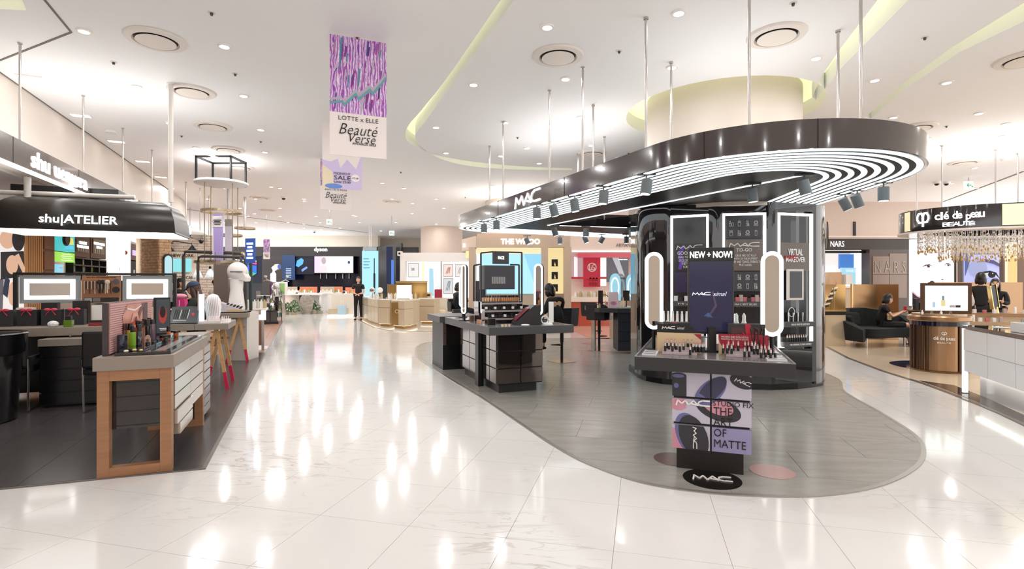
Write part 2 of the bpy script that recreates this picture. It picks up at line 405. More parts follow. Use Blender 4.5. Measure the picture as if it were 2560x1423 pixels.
# ceiling seams (dark shadow-gap lines)
seam = MB()
for a, b in (((-60,174),(178,80)),((178,80),(96,-20))):
    p = cpx([a])[0]; r = cpx([b])[0]; seam.bar((*p, CEIL-.001), (*r, CEIL-.001), .02, .012)
p = cpx([(0,181)])[0]; r = cpx([(920,582)])[0]
BH0 = Vector((*p, 0)); 
seam.bar((*(BH0-A*6)[:2], CEIL-.001), (*(BH0+A*9.3)[:2], CEIL-.001), .03, .014)
a1 = cpx([(440,520)])[0]; seam.bar((*a1, CEIL-.001), (*r, CEIL-.001), .05, .014)
a1 = cpx([(2190,568)])[0]; b1 = cpx([(2560,428)])[0]; seam.bar((*a1, CEIL-.001), (*b1, CEIL-.001), .05, .014)
struct('trim_5', seam, col('#7c736b', .8))
# ---- downlights
disc = mesh_from(MB().cyl(0,0,-.012,-.004,.05,n=18), 'lens'); disc.materials.append(glow('#fff8ee', 8))
rim = mesh_from(MB().prism(circ(0,0,.072,18), -.014, 0, hole=circ(0,0,.05,18)[::-1]), 'rim'); rim.materials.append(col('#f6f0ea', .5))
LD = bpy.data.lights.new('downlight_lamp', 'AREA'); LD.shape = 'DISK'; LD.size = .1; LD.energy = LAMP_W; LD.color = (1, .985, .97)
DL = [(210,77),(561,115),(341,216),(609,239),(424,307),(652,324),(491,369),(662,380),(564,455),(1368,67),(1697,32),(1184,211),(1414,197),(1680,168),(2040,145),
      (1090,318),(1263,306),(1451,293),(1115,382),(1317,370),(1478,363),(1348,408),(2187,200),(2367,206),(2234,293),(2448,283),(2320,346),(2507,340),(2385,386),(2551,383),(2436,420),(1018,530),(700,300),(745,420),(760,180),(356,30),(1560,240)]
DL = DL[:31]
for y, xs in ((470,(430,560,700,1010,2440)),(497,(520,640,760,980,1090)),(520,(600,700,820,1110)),(540,(620,700,790,890,2190)),(556,(560,640,720,800,990)),(570,(600,680,760,850)),(582,(620,700,790))):
    DL += [(x, y) for x in xs]
def downlight(x, y, label, group='round ceiling downlights', lamp=True):
    t = thing('downlight', label, 'ceiling light', (x, y, CEIL), 0, group)
    obj('lens', disc, None, t); obj('rim', rim, None, t)
    if lamp:
        l = bpy.data.objects.new('lamp', LD); C.objects.link(l); l.parent = t; l.location = (0,0,-.02)
for i, (x, y) in enumerate(DL):
    q = cpx([(x,y)])[0]
    zone = ('left of the hanging banners' if x < 830 else 'between the banners and the black canopy' if x < 1560 else 'above or right of the black canopy')
    dist = 'near' if y < 250 else 'middle' if y < 450 else 'far back'
    downlight(*q, f'small round recessed downlight in the {dist} ceiling {zone}', group=f'downlights {dist} {zone}', lamp=True)
for x in (-5,-2.6,0,2.6,5): 
    for y in (-1.5, 1.0, 3.4): downlight(x, y, 'recessed downlight overhead, nearest the viewer', 'downlights overhead')
for x in (-12.5,-9.5,-6.5,-3.5,-.5,2.5,5.5,8.5,11.5,14.5):
    for y in (6, 8.4,11,14,17,20,23,26):
        if (Vector((x,y,0))-BH0).dot(P) > .8 and (abs(x)/y > .95 or y > 10): downlight(x+.3*math.sin(y*7+x), y+.3*math.cos(x*5+y), 'small recessed downlight of the far ceiling field', 'downlights of the far ceiling field')
# square downlights over the left shop front
sqd = mesh_from(B(-.12,-.06,-.012,.12,.06,-.004), 'lens'); sqd.materials.append(glow('#fff8ee', 6))
sqr = mesh_from(MB().prism(rect(-.14,-.08,.14,.08), -.014, 0, hole=rect(-.12,-.06,.12,.06)[::-1]), 'rim'); sqr.materials.append(col('#f6f0ea', .5))
for i, (x, y) in enumerate([(78,193),(202,288),(291,353),(357,403),(402,442)]):
    q = cpx([(x,y)])[0]
    t = thing('square_downlight', 'twin square recessed downlight, %s of the row beside the left ceiling seam' % ('nearest','second','third','fourth','farthest')[i], 'ceiling light', (*q, CEIL), ROTA, 'square downlights above the left shops')
    obj('lens', sqd, None, t); obj('rim', sqr, None, t)
# ---- round air vents
def vent(x, y, label, s=1):
    q = cpx([(x,y)])[0]; t = thing('ceiling_vent', label, 'vent', (*q, CEIL), 0, 'round air diffusers in the ceiling')
    obj('outer_ring', MB().lathe([(.30*s,-.002),(.285*s,-.022),(.22*s,-.03),(.205*s,-.004),(.22*s,-.001)], 40), col('#ece3da',.6), t, smooth=True)
    obj('dark_gap', MB().cyl(0,0,-.006,-.001,.218*s,n=40), col('#3a3028',.7), t)
    obj('centre_disc', MB().lathe([(.188*s,-.03),(.19*s,-.037),(.10*s,-.046),(.002,-.048)], 40), col('#f0e7dc',.6), t, smooth=True)
for i, (x, y, l) in enumerate([(390,98,'large round air vent nearest in the left ceiling'),(480,228,'round air vent second nearest in the left ceiling'),(532,315,'third round air vent in the left ceiling row'),(571,374,'round air vent above the black hanging frame'),(600,418,'round air vent just behind the black hanging frame'),
        (1395,139,'round air vent centre right of the banners'),(1941,88,'round air vent above the cream column'),(1481,383,'small round air vent behind the canopy rods'),(2292,318,'round air vent beside the right end of the canopy'),(2411,406,'round air vent in the right ceiling beyond the canopy'),(2565,147,'round air vent cut by the right edge of the photo'),
        (650,494,'round far air vent behind the ring chandelier'),(668,525,'round farther air vent left of the small banner'),(980,503,'round far air vent right of the lowest banner')]): vent(x, y, l)
# ---- sprinklers, cameras, detectors
def sprinkler(x, y):
    q = cpx([(x,y)])[0]; t = thing('sprinkler', 'small dark sprinkler head in the ceiling', 'sprinkler', (*q, CEIL), 0, 'ceiling sprinklers')
    obj('plate', MB().cyl(0,0,-.006,0,.035), col('#e8e0d8',.5), t); obj('head', MB().cyl(0,0,-.03,-.006,.012,.016), col('#4a4440',.4), t)
for x, y in [(529,31),(284,155),(588,184),(454,339),(652,353),(1548,127),(1983,7),(2312,93),(1294,343),(1571,382),(2366,315),(893,93),(1002,430),(1163,493)]: sprinkler(x, y)
def dome(x, y, l):
    q = cpx([(x,y)])[0]; t = thing('security_camera', l, 'camera', (*q, CEIL), 0)
    obj('housing', MB().cyl(0,0,-.05,0,.08,.09,n=18), WHITE, t); obj('dome', MB().ball(0,0,-.05,.055,.055,.05), col('#151515',.1), t, smooth=True)
for x, y, l in [(709,492,'white dome camera on the ceiling left of the lowest banner'),(786,578,'far white dome camera above the black back wall'),(2342,455,'left one of two dome cameras right of the canopy'),(2366,455,'right one of two dome cameras right of the canopy')]: dome(x, y, l)
q = cpx([(277,328)])[0]; t = thing('smoke_detector', 'white smoke detector near the left ceiling seam', 'detector', (*q, CEIL)); 
obj('body', MB().lathe([(.09,0),(.09,-.03),(.06,-.05)],18), WHITE, t); obj('grille', MB().prism(circ(0,0,.075,18),-.042,-.03,hole=circ(0,0,.06,18)[::-1]), col('#8a8078',.6), t)
q = cpx([(2516,397)])[0]; t = thing('smoke_detector', 'white smoke detector in the right ceiling', 'detector', (*q, CEIL)); 
obj('body', MB().lathe([(.09,0),(.09,-.03),(.06,-.05)],18), WHITE, t); obj('grille', MB().prism(circ(0,0,.075,18),-.042,-.03,hole=circ(0,0,.06,18)[::-1]), col('#8a8078',.6), t)
# ---- columns
struct('column_centre', MB().cyl(3.25,8.1,2.5,CEIL+.22,1.12,n=96), mat('plaster_column', srgb('#cfc4b9'), .5, noise=(1,1,1,.03)), smooth=True)
cc = W(1097, 600, 24); struct('column_far', MB().cyl(cc.x,cc.y+1,0,CEIL,1.0,n=48), col('#e0cfc2',.6), smooth=True)
cc = W(1282, 500, 17); struct('column_back', MB().cyl(cc.x,cc.y,2.2,CEIL,.9,n=48), col('#ddd0bd',.6), smooth=True)
cc = W(2420, 520, 21); struct('column_right', MB().box(cc.x-1.2,cc.y,2.0,cc.x+1.0,cc.y+2,CEIL), col('#dcd6c6',.6))
# ---- bulkheads and back walls
bh = MB(); M = frame(BH0, A)
bh.box(-8, 0, 2.98, 11.2, .2, CEIL, M)
struct('wall_left_bulkhead', bh, mat('bulkhead', srgb('#ddd2c8'), .45))
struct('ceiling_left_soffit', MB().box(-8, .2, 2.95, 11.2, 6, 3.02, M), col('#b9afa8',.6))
WL = frame((c0-P*4.9), A)      # left shop back wall line
struct('wall_left', MB().box(-6, .3, 0, 22, .5, 3.0, WL), col('#c9bdb2',.6))
struct('wall_back', B(-16, 31, 0, 16, 31.2, CEIL), col('#ded4c8',.6))
struct('wall_behind', B(-16, -7.2, 0, 16, -7, 2.3), col('#d2c4b6',.6))
struct('floor_behind', B(-16,-7,-.2,16,-3,-.002), col('#d9cec4',.2)); struct('ceiling_behind', B(-16,-7,CEIL,16,-3,CEIL+.1), CEILM)
# ================================================================ BLACK OVAL CANOPY
OUT = hull(circ(-.3,10.45,.77)+circ(2.68,5.68,1.46,120)+circ(3.95,12.3,.9))
def canopy_ring(d0, d1, z0, z1): 
    a = inset(OUT, d0) if d0 else OUT; b = inset(OUT, d1)
    mb = MB(); n = len(a); m = len(b)
    from mathutils.geometry import delaunay_2d_cdt
    V, E, F, *_ = delaunay_2d_cdt([Vector(p) for p in a+b], [(i,(i+1)%n) for i in range(n)]+[(n+i, n+(i+1)%m) for i in range(m)], [], 0, 1e-6)
    k = len(V); tri = []
    for f in F:
        c = sum((V[i] for i in f), Vector((0,0)))/len(f)
        if point_in(c, a) and not point_in(c, b): tri.append(tuple(f))
    mb.add([(p.x,p.y,z0) for p in V]+[(p.x,p.y,z1) for p in V], tri+[tuple(i+k for i in reversed(t)) for t in tri])
    for l in (a, b):
        q = len(l); mb.add([(p[0],p[1],z) for z in (z0,z1) for p in l], [(i,(i+1)%q,(i+1)%q+q,i+q) for i in range(q)])
    return mb
ZC = 2.55
can = thing('canopy', 'large black gloss oval canopy with rings of white light hanging over the grey island', 'canopy', (0,0,0))
FASC = mat('fascia', srgb('#3b3231'), .12, coat=.6, spec=.6)
fo = obj('fascia', canopy_ring(0, .03, ZC, 2.79), FASC, can, smooth=True)
HOLE = [(.68,9.86),(1.82,7.50),(2.0,7.9),(2.15,9.5),(2.55,10.36)]
obj('inner_fascia', MB().prism(HOLE[::1], ZC, 2.79, hole=[tuple(Vector(p)+(Vector((1.75,9.2))-Vector(p)).normalized()*.03) for p in HOLE]), GBLK, can)
obj('soffit', slab_holes(inset(OUT,.03), [HOLE], ZC, ZC+.03), col('#1b1c1e', .45, spec=.15), can)
for k in range(8): obj('light_strip', canopy_ring(.035+k*.108, .035+k*.108+.052, ZC-.005, ZC-.001), LEDC, can)
st = MB(); st.bar((.68,9.86,ZC-.004),(2.96,5.28,ZC-.004),.035,.008); st.bar((.68,9.86,ZC-.004),(2.55,10.36,ZC-.004),.035,.008)
obj('inner_light_strip', st, LEDC, can)
def added_uplight(par, loc, rot, sx, sy, e):  # upward fill lamp added to brighten the ceiling, no such fixture known
    l = bpy.data.lights.new('added_uplight', 'AREA'); l.shape = 'RECTANGLE'; l.size = sx; l.size_y = sy; l.energy = e; l.color = (1,.985,.97)
    o = bpy.data.objects.new('added_uplight', l); C.objects.link(o); o.parent = par; o.location = loc; o.rotation_euler = (PI, 0, rot); return o
added_uplight(can, (2.7,6.0,2.75), 0, 1.6, 1.6, 13); added_uplight(can, (1.0,9.0,2.75), .4, .8, 2.6, 22)
# MAC lettering on the fascia, along the long straight side
def on_fascia(px, z, off=.004):
    r = (px-CX)/FPX; best = None
    for i in range(len(OUT)):
        a, b = Vector(OUT[i]), Vector(OUT[(i+1)%len(OUT)])
        fa, fb = a.x-r*a.y, b.x-r*b.y
        if fa*fb <= 0 and fa != fb:
            p = a+(b-a)*(fa/(fa-fb))
            if best is None or p.y < best[0].y: best = (p, (b-a).normalized())
    p, t = best
    if t.x < 0: t = -t
    nn = Vector((t.y, -t.x)); p = p+nn*off
    return T(p.x, p.y, z) @ R(math.atan2(t.y, t.x))
mac_logo(.80, .18, on_fascia(1318, 2.665, .006), can, LETTER, .028)
for px in (1245, 1411, 1760, 2045): obj('panel_joint', B(-.003,-.002,-.12,.003,.001,.12), col('#120f10',.4), can, M=on_fascia(px, 2.67))
# hanging rods of the canopy
def rod(px, ptop, name, label, zb=2.6, m=None, r=.014, group=None):
    Y = (CEIL-CH)*FPX/(HY-ptop); x = (px-CX)/FPX*Y
    t = thing('hanging_rod', label, 'rod', (x, Y, 0), 0, group)
    obj('shaft', MB().cyl(0,0,zb,CEIL,r,n=10), m or STEEL, t, smooth=True); obj('ceiling_flange', MB().cyl(0,0,CEIL-.02,CEIL,r*1.8,n=12), m or STEEL, t)
for px, y, l in [(1224,365,'steel rod farthest left on the canopy'),(1258,303,'second steel rod from the left end of the canopy'),(1374,226,'third steel rod from the left end of the canopy'),(1457,168,'tall steel rod in front of the small round vent'),
        (1483,262,'steel rod crossing the small round vent'),(1445,384,'short steel rod left of the small round vent'),(1511,341,'short steel rod right of the small round vent'),(1615,44,'long steel rod just left of the cream column'),(1678,155,'steel rod with a downlight behind it, before the column'),
        (1873,-25,'steel rod in front of the cream column'),(2095,76,'steel rod right of the cream column'),(2152,-30,'tall thick steel rod above the front of the canopy')]:
    rod(px, y, 'rod', l, 2.6 if 'column farthest' not in l else 2.6)
# spotlights on the canopy
def spot_proto():
    t = thing('spotlight', 'grey cylinder spotlight', 'spotlight', (0,0,0))
    obj('bracket', MB().box(-.07,-.012,.115,.07,.012,.13).cyl(0,0,.06,.12,.008), col('#5d6264',.4), t)
    b = obj('lamp_head', MB().lathe([(.055,-.075),(.055,.075),(.05,.08)],18), col('#5f6769',.45), t, smooth=True)
    obj('lens', MB().cyl(0,0,-.08,-.07,.045,n=16), LEDC, b)
    return t
def place_spot(px, py, label, tilt, yaw, z=ZC-.13):
    Y = (z-CH)*FPX/(HY-py); x = (px-CX)/FPX*Y
    t = thing('spotlight', label, 'spotlight', (x, Y, z), yaw, 'spotlights under the canopy')
    obj('bracket', SPB, None, t, rot=(0,0,random.uniform(-.3,.3)))
    b = obj('lamp_head', SPH, None, t, rot=(0, tilt, 0)); obj('lens', SPL, None, b)
SPB = mesh_from(MB().box(-.09,-.012,.115,.09,.012,.132).cyl(0,0,.06,.12,.008), 'b'); SPB.materials.append(col('#4c5153',.4))
SPH = mesh_from(MB().lathe([(.048,-.075),(.055,-.075),(.055,.07),(.048,.075)],20), 'h', True); SPH.materials.append(col('#656d70',.4))
SPL = mesh_from(MB().cyl(0,0,-.078,-.07,.046,n=16), 'l'); SPL.materials.append(LEDC)
for px, py, l, ti in [(1210,571,'leftmost dark spotlight under the canopy tip',0),(1241,563,'second spotlight from the canopy tip',.0),(1342,533,'dark upright spotlight right of the canopy logo',0),(1385,527,'spotlight tilted right beside the upright dark one',-.25),(1437,514,'middle dark spotlight on the long track',-.15),
      (1509,493,'spotlight between the middle one and the largest',.1),(1616,467,'largest spotlight on the long front track',.15),(1387,580,'small tilted spotlight under the canopy hole, left',-.3),(1465,582,'small upright spotlight under the canopy hole',0),(1579,585,'small dark spotlight beside the black pillar unit',0),
      (1318,603,'pale spotlight in front of the beige shop sign',-.5),(1400,602,'pale upright spotlight right of the beige shop sign',0),(1464,599,'pale spotlight tilted left above the red counter',-.4),(1504,600,'pale spotlight tilted right above the red counter',.5),(1566,600,'pale spotlight in front of the thin black shop lettering',0),
      (1881,488,'spotlight above the middle lit shelf frame',-.1),(2011,468,'spotlight under the round end of the light rings',-.25),(2113,510,'spotlight tilted left beyond the black unit',-.5),(2143,502,'spotlight beside the one tilted left, right of the black unit',-.45),(2209,485,'rightmost upright spotlight under the canopy',0)]:
    place_spot(px, py, l, ti, random.uniform(-.3,.3))
# ================================================================ BLACK PILLAR UNIT
KP = [(1.89,7.95),(1.95,7.66),(2.13,7.42),(2.5,7.22),(2.95,7.08),(3.5,6.99),(3.9,7.05),(4.16,7.17),(4.40,7.30),(4.56,7.55),(4.62,8.2),(4.6,9.1),(4.1,9.5),(3.0,9.6),(2.2,9.2),(1.9,8.6)]
unit = thing('pillar_unit', 'gloss black curved display unit around the pillar with three lit shelf bays', 'display unit', (0,0,0))
def clad(z0, z1, s=0): 
    return MB().prism(inset(KP, s) if s else KP, z0, z1)
assert area(KP) > 0 or True
KPc = KP if area(KP) > 0 else KP[::-1]; KP = hull(KP)
obj('core', clad(0, 2.56, .06), GBLK, unit)
obj('plinth', clad(0, .09, .03), BLK, unit)
seq = sorted(KP, key=lambda p: 0)
def face_at(px):
    r = (px-CX)/FPX; best = None
    for i in range(len(KP)):
        a, b = Vector(KP[i]), Vector(KP[(i+1)%len(KP)]); fa, fb = a.x-r*a.y, b.x-r*b.y
        if fa*fb <= 0 and fa != fb:
            p = a+(b-a)*(fa/(fa-fb))
            if best is None or p.y < best.y: best = p
    return best
def seg_panel(p, q, z0, z1, m, name, th=.03, n=1, bulge=0, **k):
    """curved cladding panel between two points, standing proud"""
    d = (q-p); L = d.length; u = d.normalized(); mb = MB(); pts = []
    for i in range(n+1):
        t = i/n; pts.append((t*L, -bulge*4*t*(1-t)))
    poly = pts+[(x, y+th) for x, y in reversed(pts)]
    mb.prism(poly, z0, z1)
    return obj(name, mb, m, unit, smooth=n > 1, M=frame((p.x, p.y, 0), u), **k)
cuts = [1599, 1655, 1676, 1771, 1806, 1914, 1944, 2030, 2040, 2071]
F = [face_at(c+.5) for c in cuts]; F[-1] = Vector((4.58,7.75)); F[0] = Vector((1.89,8.0))
seg_panel(F[0], F[1], .09, 2.54, GBLK, 'curved_panel', n=12, bulge=.1)
seg_panel(F[1], F[2], .09, 2.54, GBLK, 'curved_panel', n=4, bulge=.01)
seg_panel(F[3], F[4], .09, 2.54, GBLK, 'curved_panel', n=6, bulge=.02)
seg_panel(F[5], F[6], .09, 2.54, GBLK, 'curved_panel', n=6, bulge=.02)
seg_panel(F[7], F[8], .09, 2.54, BLK, 'curved_panel')
seg_panel(F[8], F[9], .05, 2.54, FASC, 'curved_panel', n=12, bulge=.09)
# three shelf bays
def bay(p, q, ztop, zbot, name):
    u = (q-p).normalized(); L = (q-p).length; M = frame((p.x, p.y, 0), u)
    obj('curved_panel', MB().box(0,0,ztop+.03,L,.05,2.54), GBLK, unit, M=M)
    obj('curved_panel', MB().box(0,0,.09,L,.05,zbot-.03), GBLK, unit, M=M)
    fr = MB(); w = .028
    fr.box(0,-.015,zbot,w,.02,ztop).box(L-w,-.015,zbot,L,.02,ztop).box(w,-.015,ztop-w,L-w,.02,ztop).box(w,-.015,zbot,L-w,.02,zbot+w)
    obj('light_frame', fr, LEDS, unit, M=M)
    obj('back_panel', MB().box(.03,.03,zbot,L-.03,.055,ztop), col('#17181c',.15), unit, M=M)
    return M, L
b1, L1 = bay(F[2], F[3], 2.40, .50, 'a'); b2, L2 = bay(F[4], F[5], 2.40, .50, 'b'); b3, L3 = bay(F[6], F[7], 2.40, .58, 'c')
PURP = col('#4a2a8a', .3); DGREY = col('#3a3a40', .35)
# bay 1
obj('sign_panel', B(.06,.0,1.62,L1-.05,.03,2.0), col('#0d0c10',.2), unit, M=b1)
fl = flat([(.0,-.16),(.03,-.05),(.0,.06),(.06,.17),(.09,.14),(.05,.05),(.08,-.06),(.04,-.17)], col('#6d35c0',.3), unit, b1@T(.10,-.001,1.81))
mac_logo(.34,.06, b1@T(L1/2,-.004,1.95), unit, LETTERP, .011)
text('GOODBUYS', .32,.05, LETTERP, unit, b1@T(L1/2,-.004,1.87), bold=.01)
text('SNAG THESE MAKEUP\nEXCLUSIVES BEFORE\nTHEY\'RE GONE\nFOR GOOD', .30,.17, LETTERP, unit, b1@T(L1/2,-.004,1.745))
obj('sign_panel', B(.06,.0,1.32,L1-.05,.03,1.60), col('#281a4a',.2), unit, M=b1)
# bay 2
obj('sign_panel', B(.05,.0,2.06,L2-.05,.03,2.33), DGREY, unit, M=b2)
obj('sign_panel', B(.05,.0,1.62,L2-.05,.03,2.04), col('#6b5d56',.2), unit, M=b2)
obj('sign_panel', B(.05,.0,1.34,L2-.05,.03,1.60), DGREY, unit, M=b2)
mac_logo(.38,.06, b2@T(L2/2,-.004,1.97), unit, LETTERP, .011)
text('TO-GO', .20,.045, LETTERP, unit, b2@T(L2/2,-.004,1.90), bold=.01)
text('GRAB AND GO PLAY\nWITH OF-THE-MOMENT\nPREP AND TRAVEL-FRIENDLY\nMUST-HAVES.', .36,.16, LETTERP, unit, b2@T(L2/2+.02,-.004,1.76))
def icon(k, M, s=.035):
    mb = MB(); th = .003
    def line(pl): 
        for (a,b),(c,d) in zip(pl,pl[1:]): mb.bar((a*s,-.002,b*s),(c*s,-.002,d*s),th,th)
    if k == 0: line([(-.8,-1),(-.8,0),(-.1,0),(-.1,-1),(-.8,-1)]); line([(-.7,0),(-.7,.6),(-.45,1),(-.2,.6),(-.2,0)]); line([(.2,-1),(.2,.3),(.8,.3),(.8,-1),(.2,-1)])
    if k == 1: line([(-.5,-1),(-.5,1),(.5,1),(.5,-1),(-.5,-1)]); line([(-.5,.3),(.5,.3)]); line([(-.2,.3),(-.2,.7),(.2,.7),(.2,.3)])
    if k == 2: line([(-.5,-1),(-.5,1),(-.1,1),(-.1,-1),(-.5,-1)]); line([(.3,-1),(.3,1)]); line([(.15,-1),(.45,-1),(.45,-.1),(.15,-.1),(.15,-1)]); line([(-.5,0),(-.1,0)])
    if k == 3: line([(.7*math.cos(t*PI/6),.3+.7*math.sin(t*PI/6)) for t in range(13)]); line([(.45*math.cos(t*PI/6),.3+.45*math.sin(t*PI/6)) for t in range(13)]); line([(-.8,-.6),(.8,-.6),(.6,-1),(-.6,-1),(-.8,-.6)])
    if k == 4: line([(-.35,-1),(-.35,1),(.35,1),(.35,-1),(-.35,-1)]); line([(-.35,.65),(.35,.65)])
    obj('icon', mb, LETTERP, unit, M=M)
for zz, ks in ((2.26,(0,1,2,3,4)),(2.13,(1,2,3,4,2)),(1.53,(1,2,3,4,2)),(1.41,(0,3,4,2,0))):
    for i, k in enumerate(ks): icon(k, b2@T(.11+i*.105,-.003,zz))
# bay 3
obj('sign_panel', B(.07,.0,1.62,L3-.05,.03,2.0), col('#5f5348',.15), unit, M=b3)
text('VIRTUAL', .24,.09, LETTERP, unit, b3@T(L3/2,-.004,1.87), bold=.02)
text('MAKEOVER', .32,.07, LETTERP, unit, b3@T(L3/2,-.004,1.77), bold=.015)
strokes(MACL, .2,.05,.009, b3@T(L3/2-.07,-.009,1.80), col('#d0203a',.4), unit, 'logo')
ts = obj('touch_screen', B(0,0,0,.26,.03,.42), col('#d8d0c8',.4), unit, M=b3@T(.14,-.03,1.22)); obj('screen_glass', B(.03,-.004,.03,.23,0,.39), col('#20242c',.05), ts)
obj('sign_panel', B(.07,.0,.66,L3-.05,.03,.72), col('#55534f',.3), unit, M=b3)
def shelf(M, L, z, txt=None, tw=.28):
    s = obj('shelf', B(.04,-.09,z-.07,L-.04,.03,z), col('#4c4b4d',.35), unit, M=M)
    if txt: text(txt, tw, .024, LETTERP, s, T(L/2,-.092,z-.035))
shelf(b1,L1,1.20,'M·A·C'); shelf(b1,L1,.72); shelf(b2,L2,1.20,'M·A·C BEST SELLER'); shelf(b2,L2,.78); shelf(b3,L3,.93,'BOLD MATTE LIPSTICK',.30); shelf(b3,L3,.66,'THE ORIGINAL ICONIC LIPSTICK',.36)
obj('side_logo_panel', MB().prism(ell(0,0,.06,.20), 0, .012, M=R(PI/2,'X')), col('#101010',.05), unit, M=frame((4.60,7.6,2.15), (.35,.9)) )
text('M·A·C', .20,.05, LETTERP, unit, frame((4.595,7.62,2.2), (.0,1))@T(0,-.02,0)@R(PI/2,'Y'))
# goods in the bays
def put(M, x, y, z): v = M @ Vector((x, y, z)); return v
def lip_proto():
    t = thing('lipstick', 'open black lipstick with silver collar', 'lipstick', (0,0,0))
    obj('case', MB().lathe([(.0095,0),(.0095,.042),(.0085,.044)],12), BLK, t, smooth=True)
    obj('collar', MB().cyl(0,0,.042,.068,.0078,n=12), mat('silver', (.85,.85,.85), .2, .8), t, smooth=True)
    obj('bullet', MB().lathe([(.0058,.066),(.0058,.075),(.0015,.082)],10), col('#c07f7c',.4), t, smooth=True)
    return t
LIP = lip_proto(); used = [False]
LIPC = ['#b86068','#a33440','#c78378','#8e2c3a','#d39a8c','#b04b62']
def lipstick(x, y, z, label, group, s=1.6):
    if not used[0]: o = LIP; used[0] = True; o.location = (x,y,z); o['label'] = label; o['group'] = group
    else: o = dup(LIP, (x,y,z), 0, label, group)
    o.scale = (s,s,s)
for i in range(9):
    v = put(b3, .11+i*.038, -.05, .661); lipstick(v.x, v.y, v.z, 'lipstick in the row on the lowest shelf of the right bay', 'lipsticks on the right bay shelf', 1.2)
def simple(name, mb, m, label, cat, loc, rot=0, group=None, smooth=False):
    o = obj(name, mb, m, None, smooth=smooth); o.location = loc; o.rotation_euler = (0,0,rot); return tag(o, label, cat, group)
def inst(name, me, label, cat, loc, rot=0, group=None):
    o = bpy.data.objects.new(name, me); C.objects.link(o); o.location = loc; o.rotation_euler = (0,0,rot); return tag(o, label, cat, group)
mas = mesh_from(MB().cyl(0,0,0,.11,.009,n=10).cyl(0,0,.11,.115,.007,n=10), 'mascara'); mas.materials.append(BLK)
mas2 = mesh_from(MB().cyl(0,0,0,.07,.008,n=10).cyl(0,0,.07,.12,.010,n=10), 'mascara'); mas2.materials.append(col('#d8d8da',.3))
for i in range(11):
    v = put(b3, .13+i*.026, -.05, .931); inst('mascara_tube', mas2 if i%3==0 else mas, 'slim tube standing in the row on the upper shelf of the right bay', 'mascara', v, 0, 'tubes on the right bay shelf')
pk = []
for k, (hx, w_, h_) in enumerate((('#e9e6e4',.05,.07),('#c76a72',.05,.06),('#b9a6a0',.045,.09),('#2c2a2e',.05,.05),('#f6f4f2',.03,.12))):
    me = mesh_from(MB().box(-w_/2,-.02,0,w_/2,.02,h_).box(-w_/2+.006,-.022,h_*.3,w_/2-.006,-.0195,h_*.7), 'pack'); me.materials.append(col(hx,.35)); pk.append(me)
random.seed(4)
for (M, L, z, desc, n, ks) in ((b1,L1,1.201,'upper shelf of the left bay',6,(0,3,0,1)),(b1,L1,.721,'lower shelf of the left bay',9,(4,4,0,2)),(b2,L2,1.201,'upper shelf of the middle bay',9,(1,3,1,2)),(b2,L2,.781,'lower shelf of the middle bay',8,(3,1,0,2))):
    for i in range(n):
        v = put(M, .08+(L-.16)*i/(n-1), -.05+random.uniform(-.01,.01), z)
        inst('boxed_cosmetic', pk[ks[i%4]], f'small boxed cosmetic standing on the {desc}', 'cosmetic', v, math.atan2(M[1][0], M[0][0])+random.uniform(-.15,.15), f'boxed goods on the {desc}')
obj('crystal_ring', MB().tube([(.05*math.cos(t*PI/8), 0, .06*math.sin(t*PI/8)) for t in range(16)], .004, 6, True), WHITE, unit, M=b3@T(.17,-.06,1.06))
# ================================================================ FRONT TRAY TABLE
u = Vector((math.cos(ROTM), math.sin(ROTM), 0)); v_ = Vector((-u.y, u.x, 0)); ft0 = Vector((.94,3.99,0))
FT = thing('display_table', 'front black tray table on a printed cabinet of six drawers, nearest the viewer', 'table', ft0, ROTM)
TW, TL, TZ = 1.10, 1.72, .885
obj('apron', MB().box(0,0,TZ-.10,TW,.03,TZ).box(0,TL-.03,TZ-.10,TW,TL,TZ).box(0,.03,TZ-.10,.03,TL-.03,TZ).box(TW-.03,.03,TZ-.10,TW,TL-.03,TZ), SATIN, FT, bev=.002)
obj('tray_top', B(.03,.03,TZ-.04,TW-.03,TL-.03,TZ), col('#6e6768',.2), FT)
obj('edge_lip', MB().box(0,0,TZ,TW,.012,TZ+.006).box(0,TL-.012,TZ,TW,TL,TZ+.006).box(0,.012,TZ,.012,TL-.012,TZ+.006).box(TW-.012,.012,TZ,TW,TL-.012,TZ+.006), col('#8b8789',.15), FT)
cx0 = (TW-.56)/2
obj('carcass', B(cx0+.01,.17,.17,cx0+.55,1.5,TZ-.10), BLK, FT)
obj('plinth', B(cx0+.03,.20,0,cx0+.51,1.45,.17), col('#1b1714',.4), FT)
LAV = mat('lavender', srgb('#c9c3d4'), .3); LAV2 = col('#9a94bd',.3)
zs = [.17,.372,.572,.775]
for r_ in range(3):
    for c_ in range(2):
        x0 = cx0+c_*.287; d = obj('drawer_front', B(x0,.14,zs[r_]+.008,x0+.273,.17,zs[r_+1]-.012), LAV2 if r_ == 0 and c_ == 1 else LAV, FT, bev=.001)
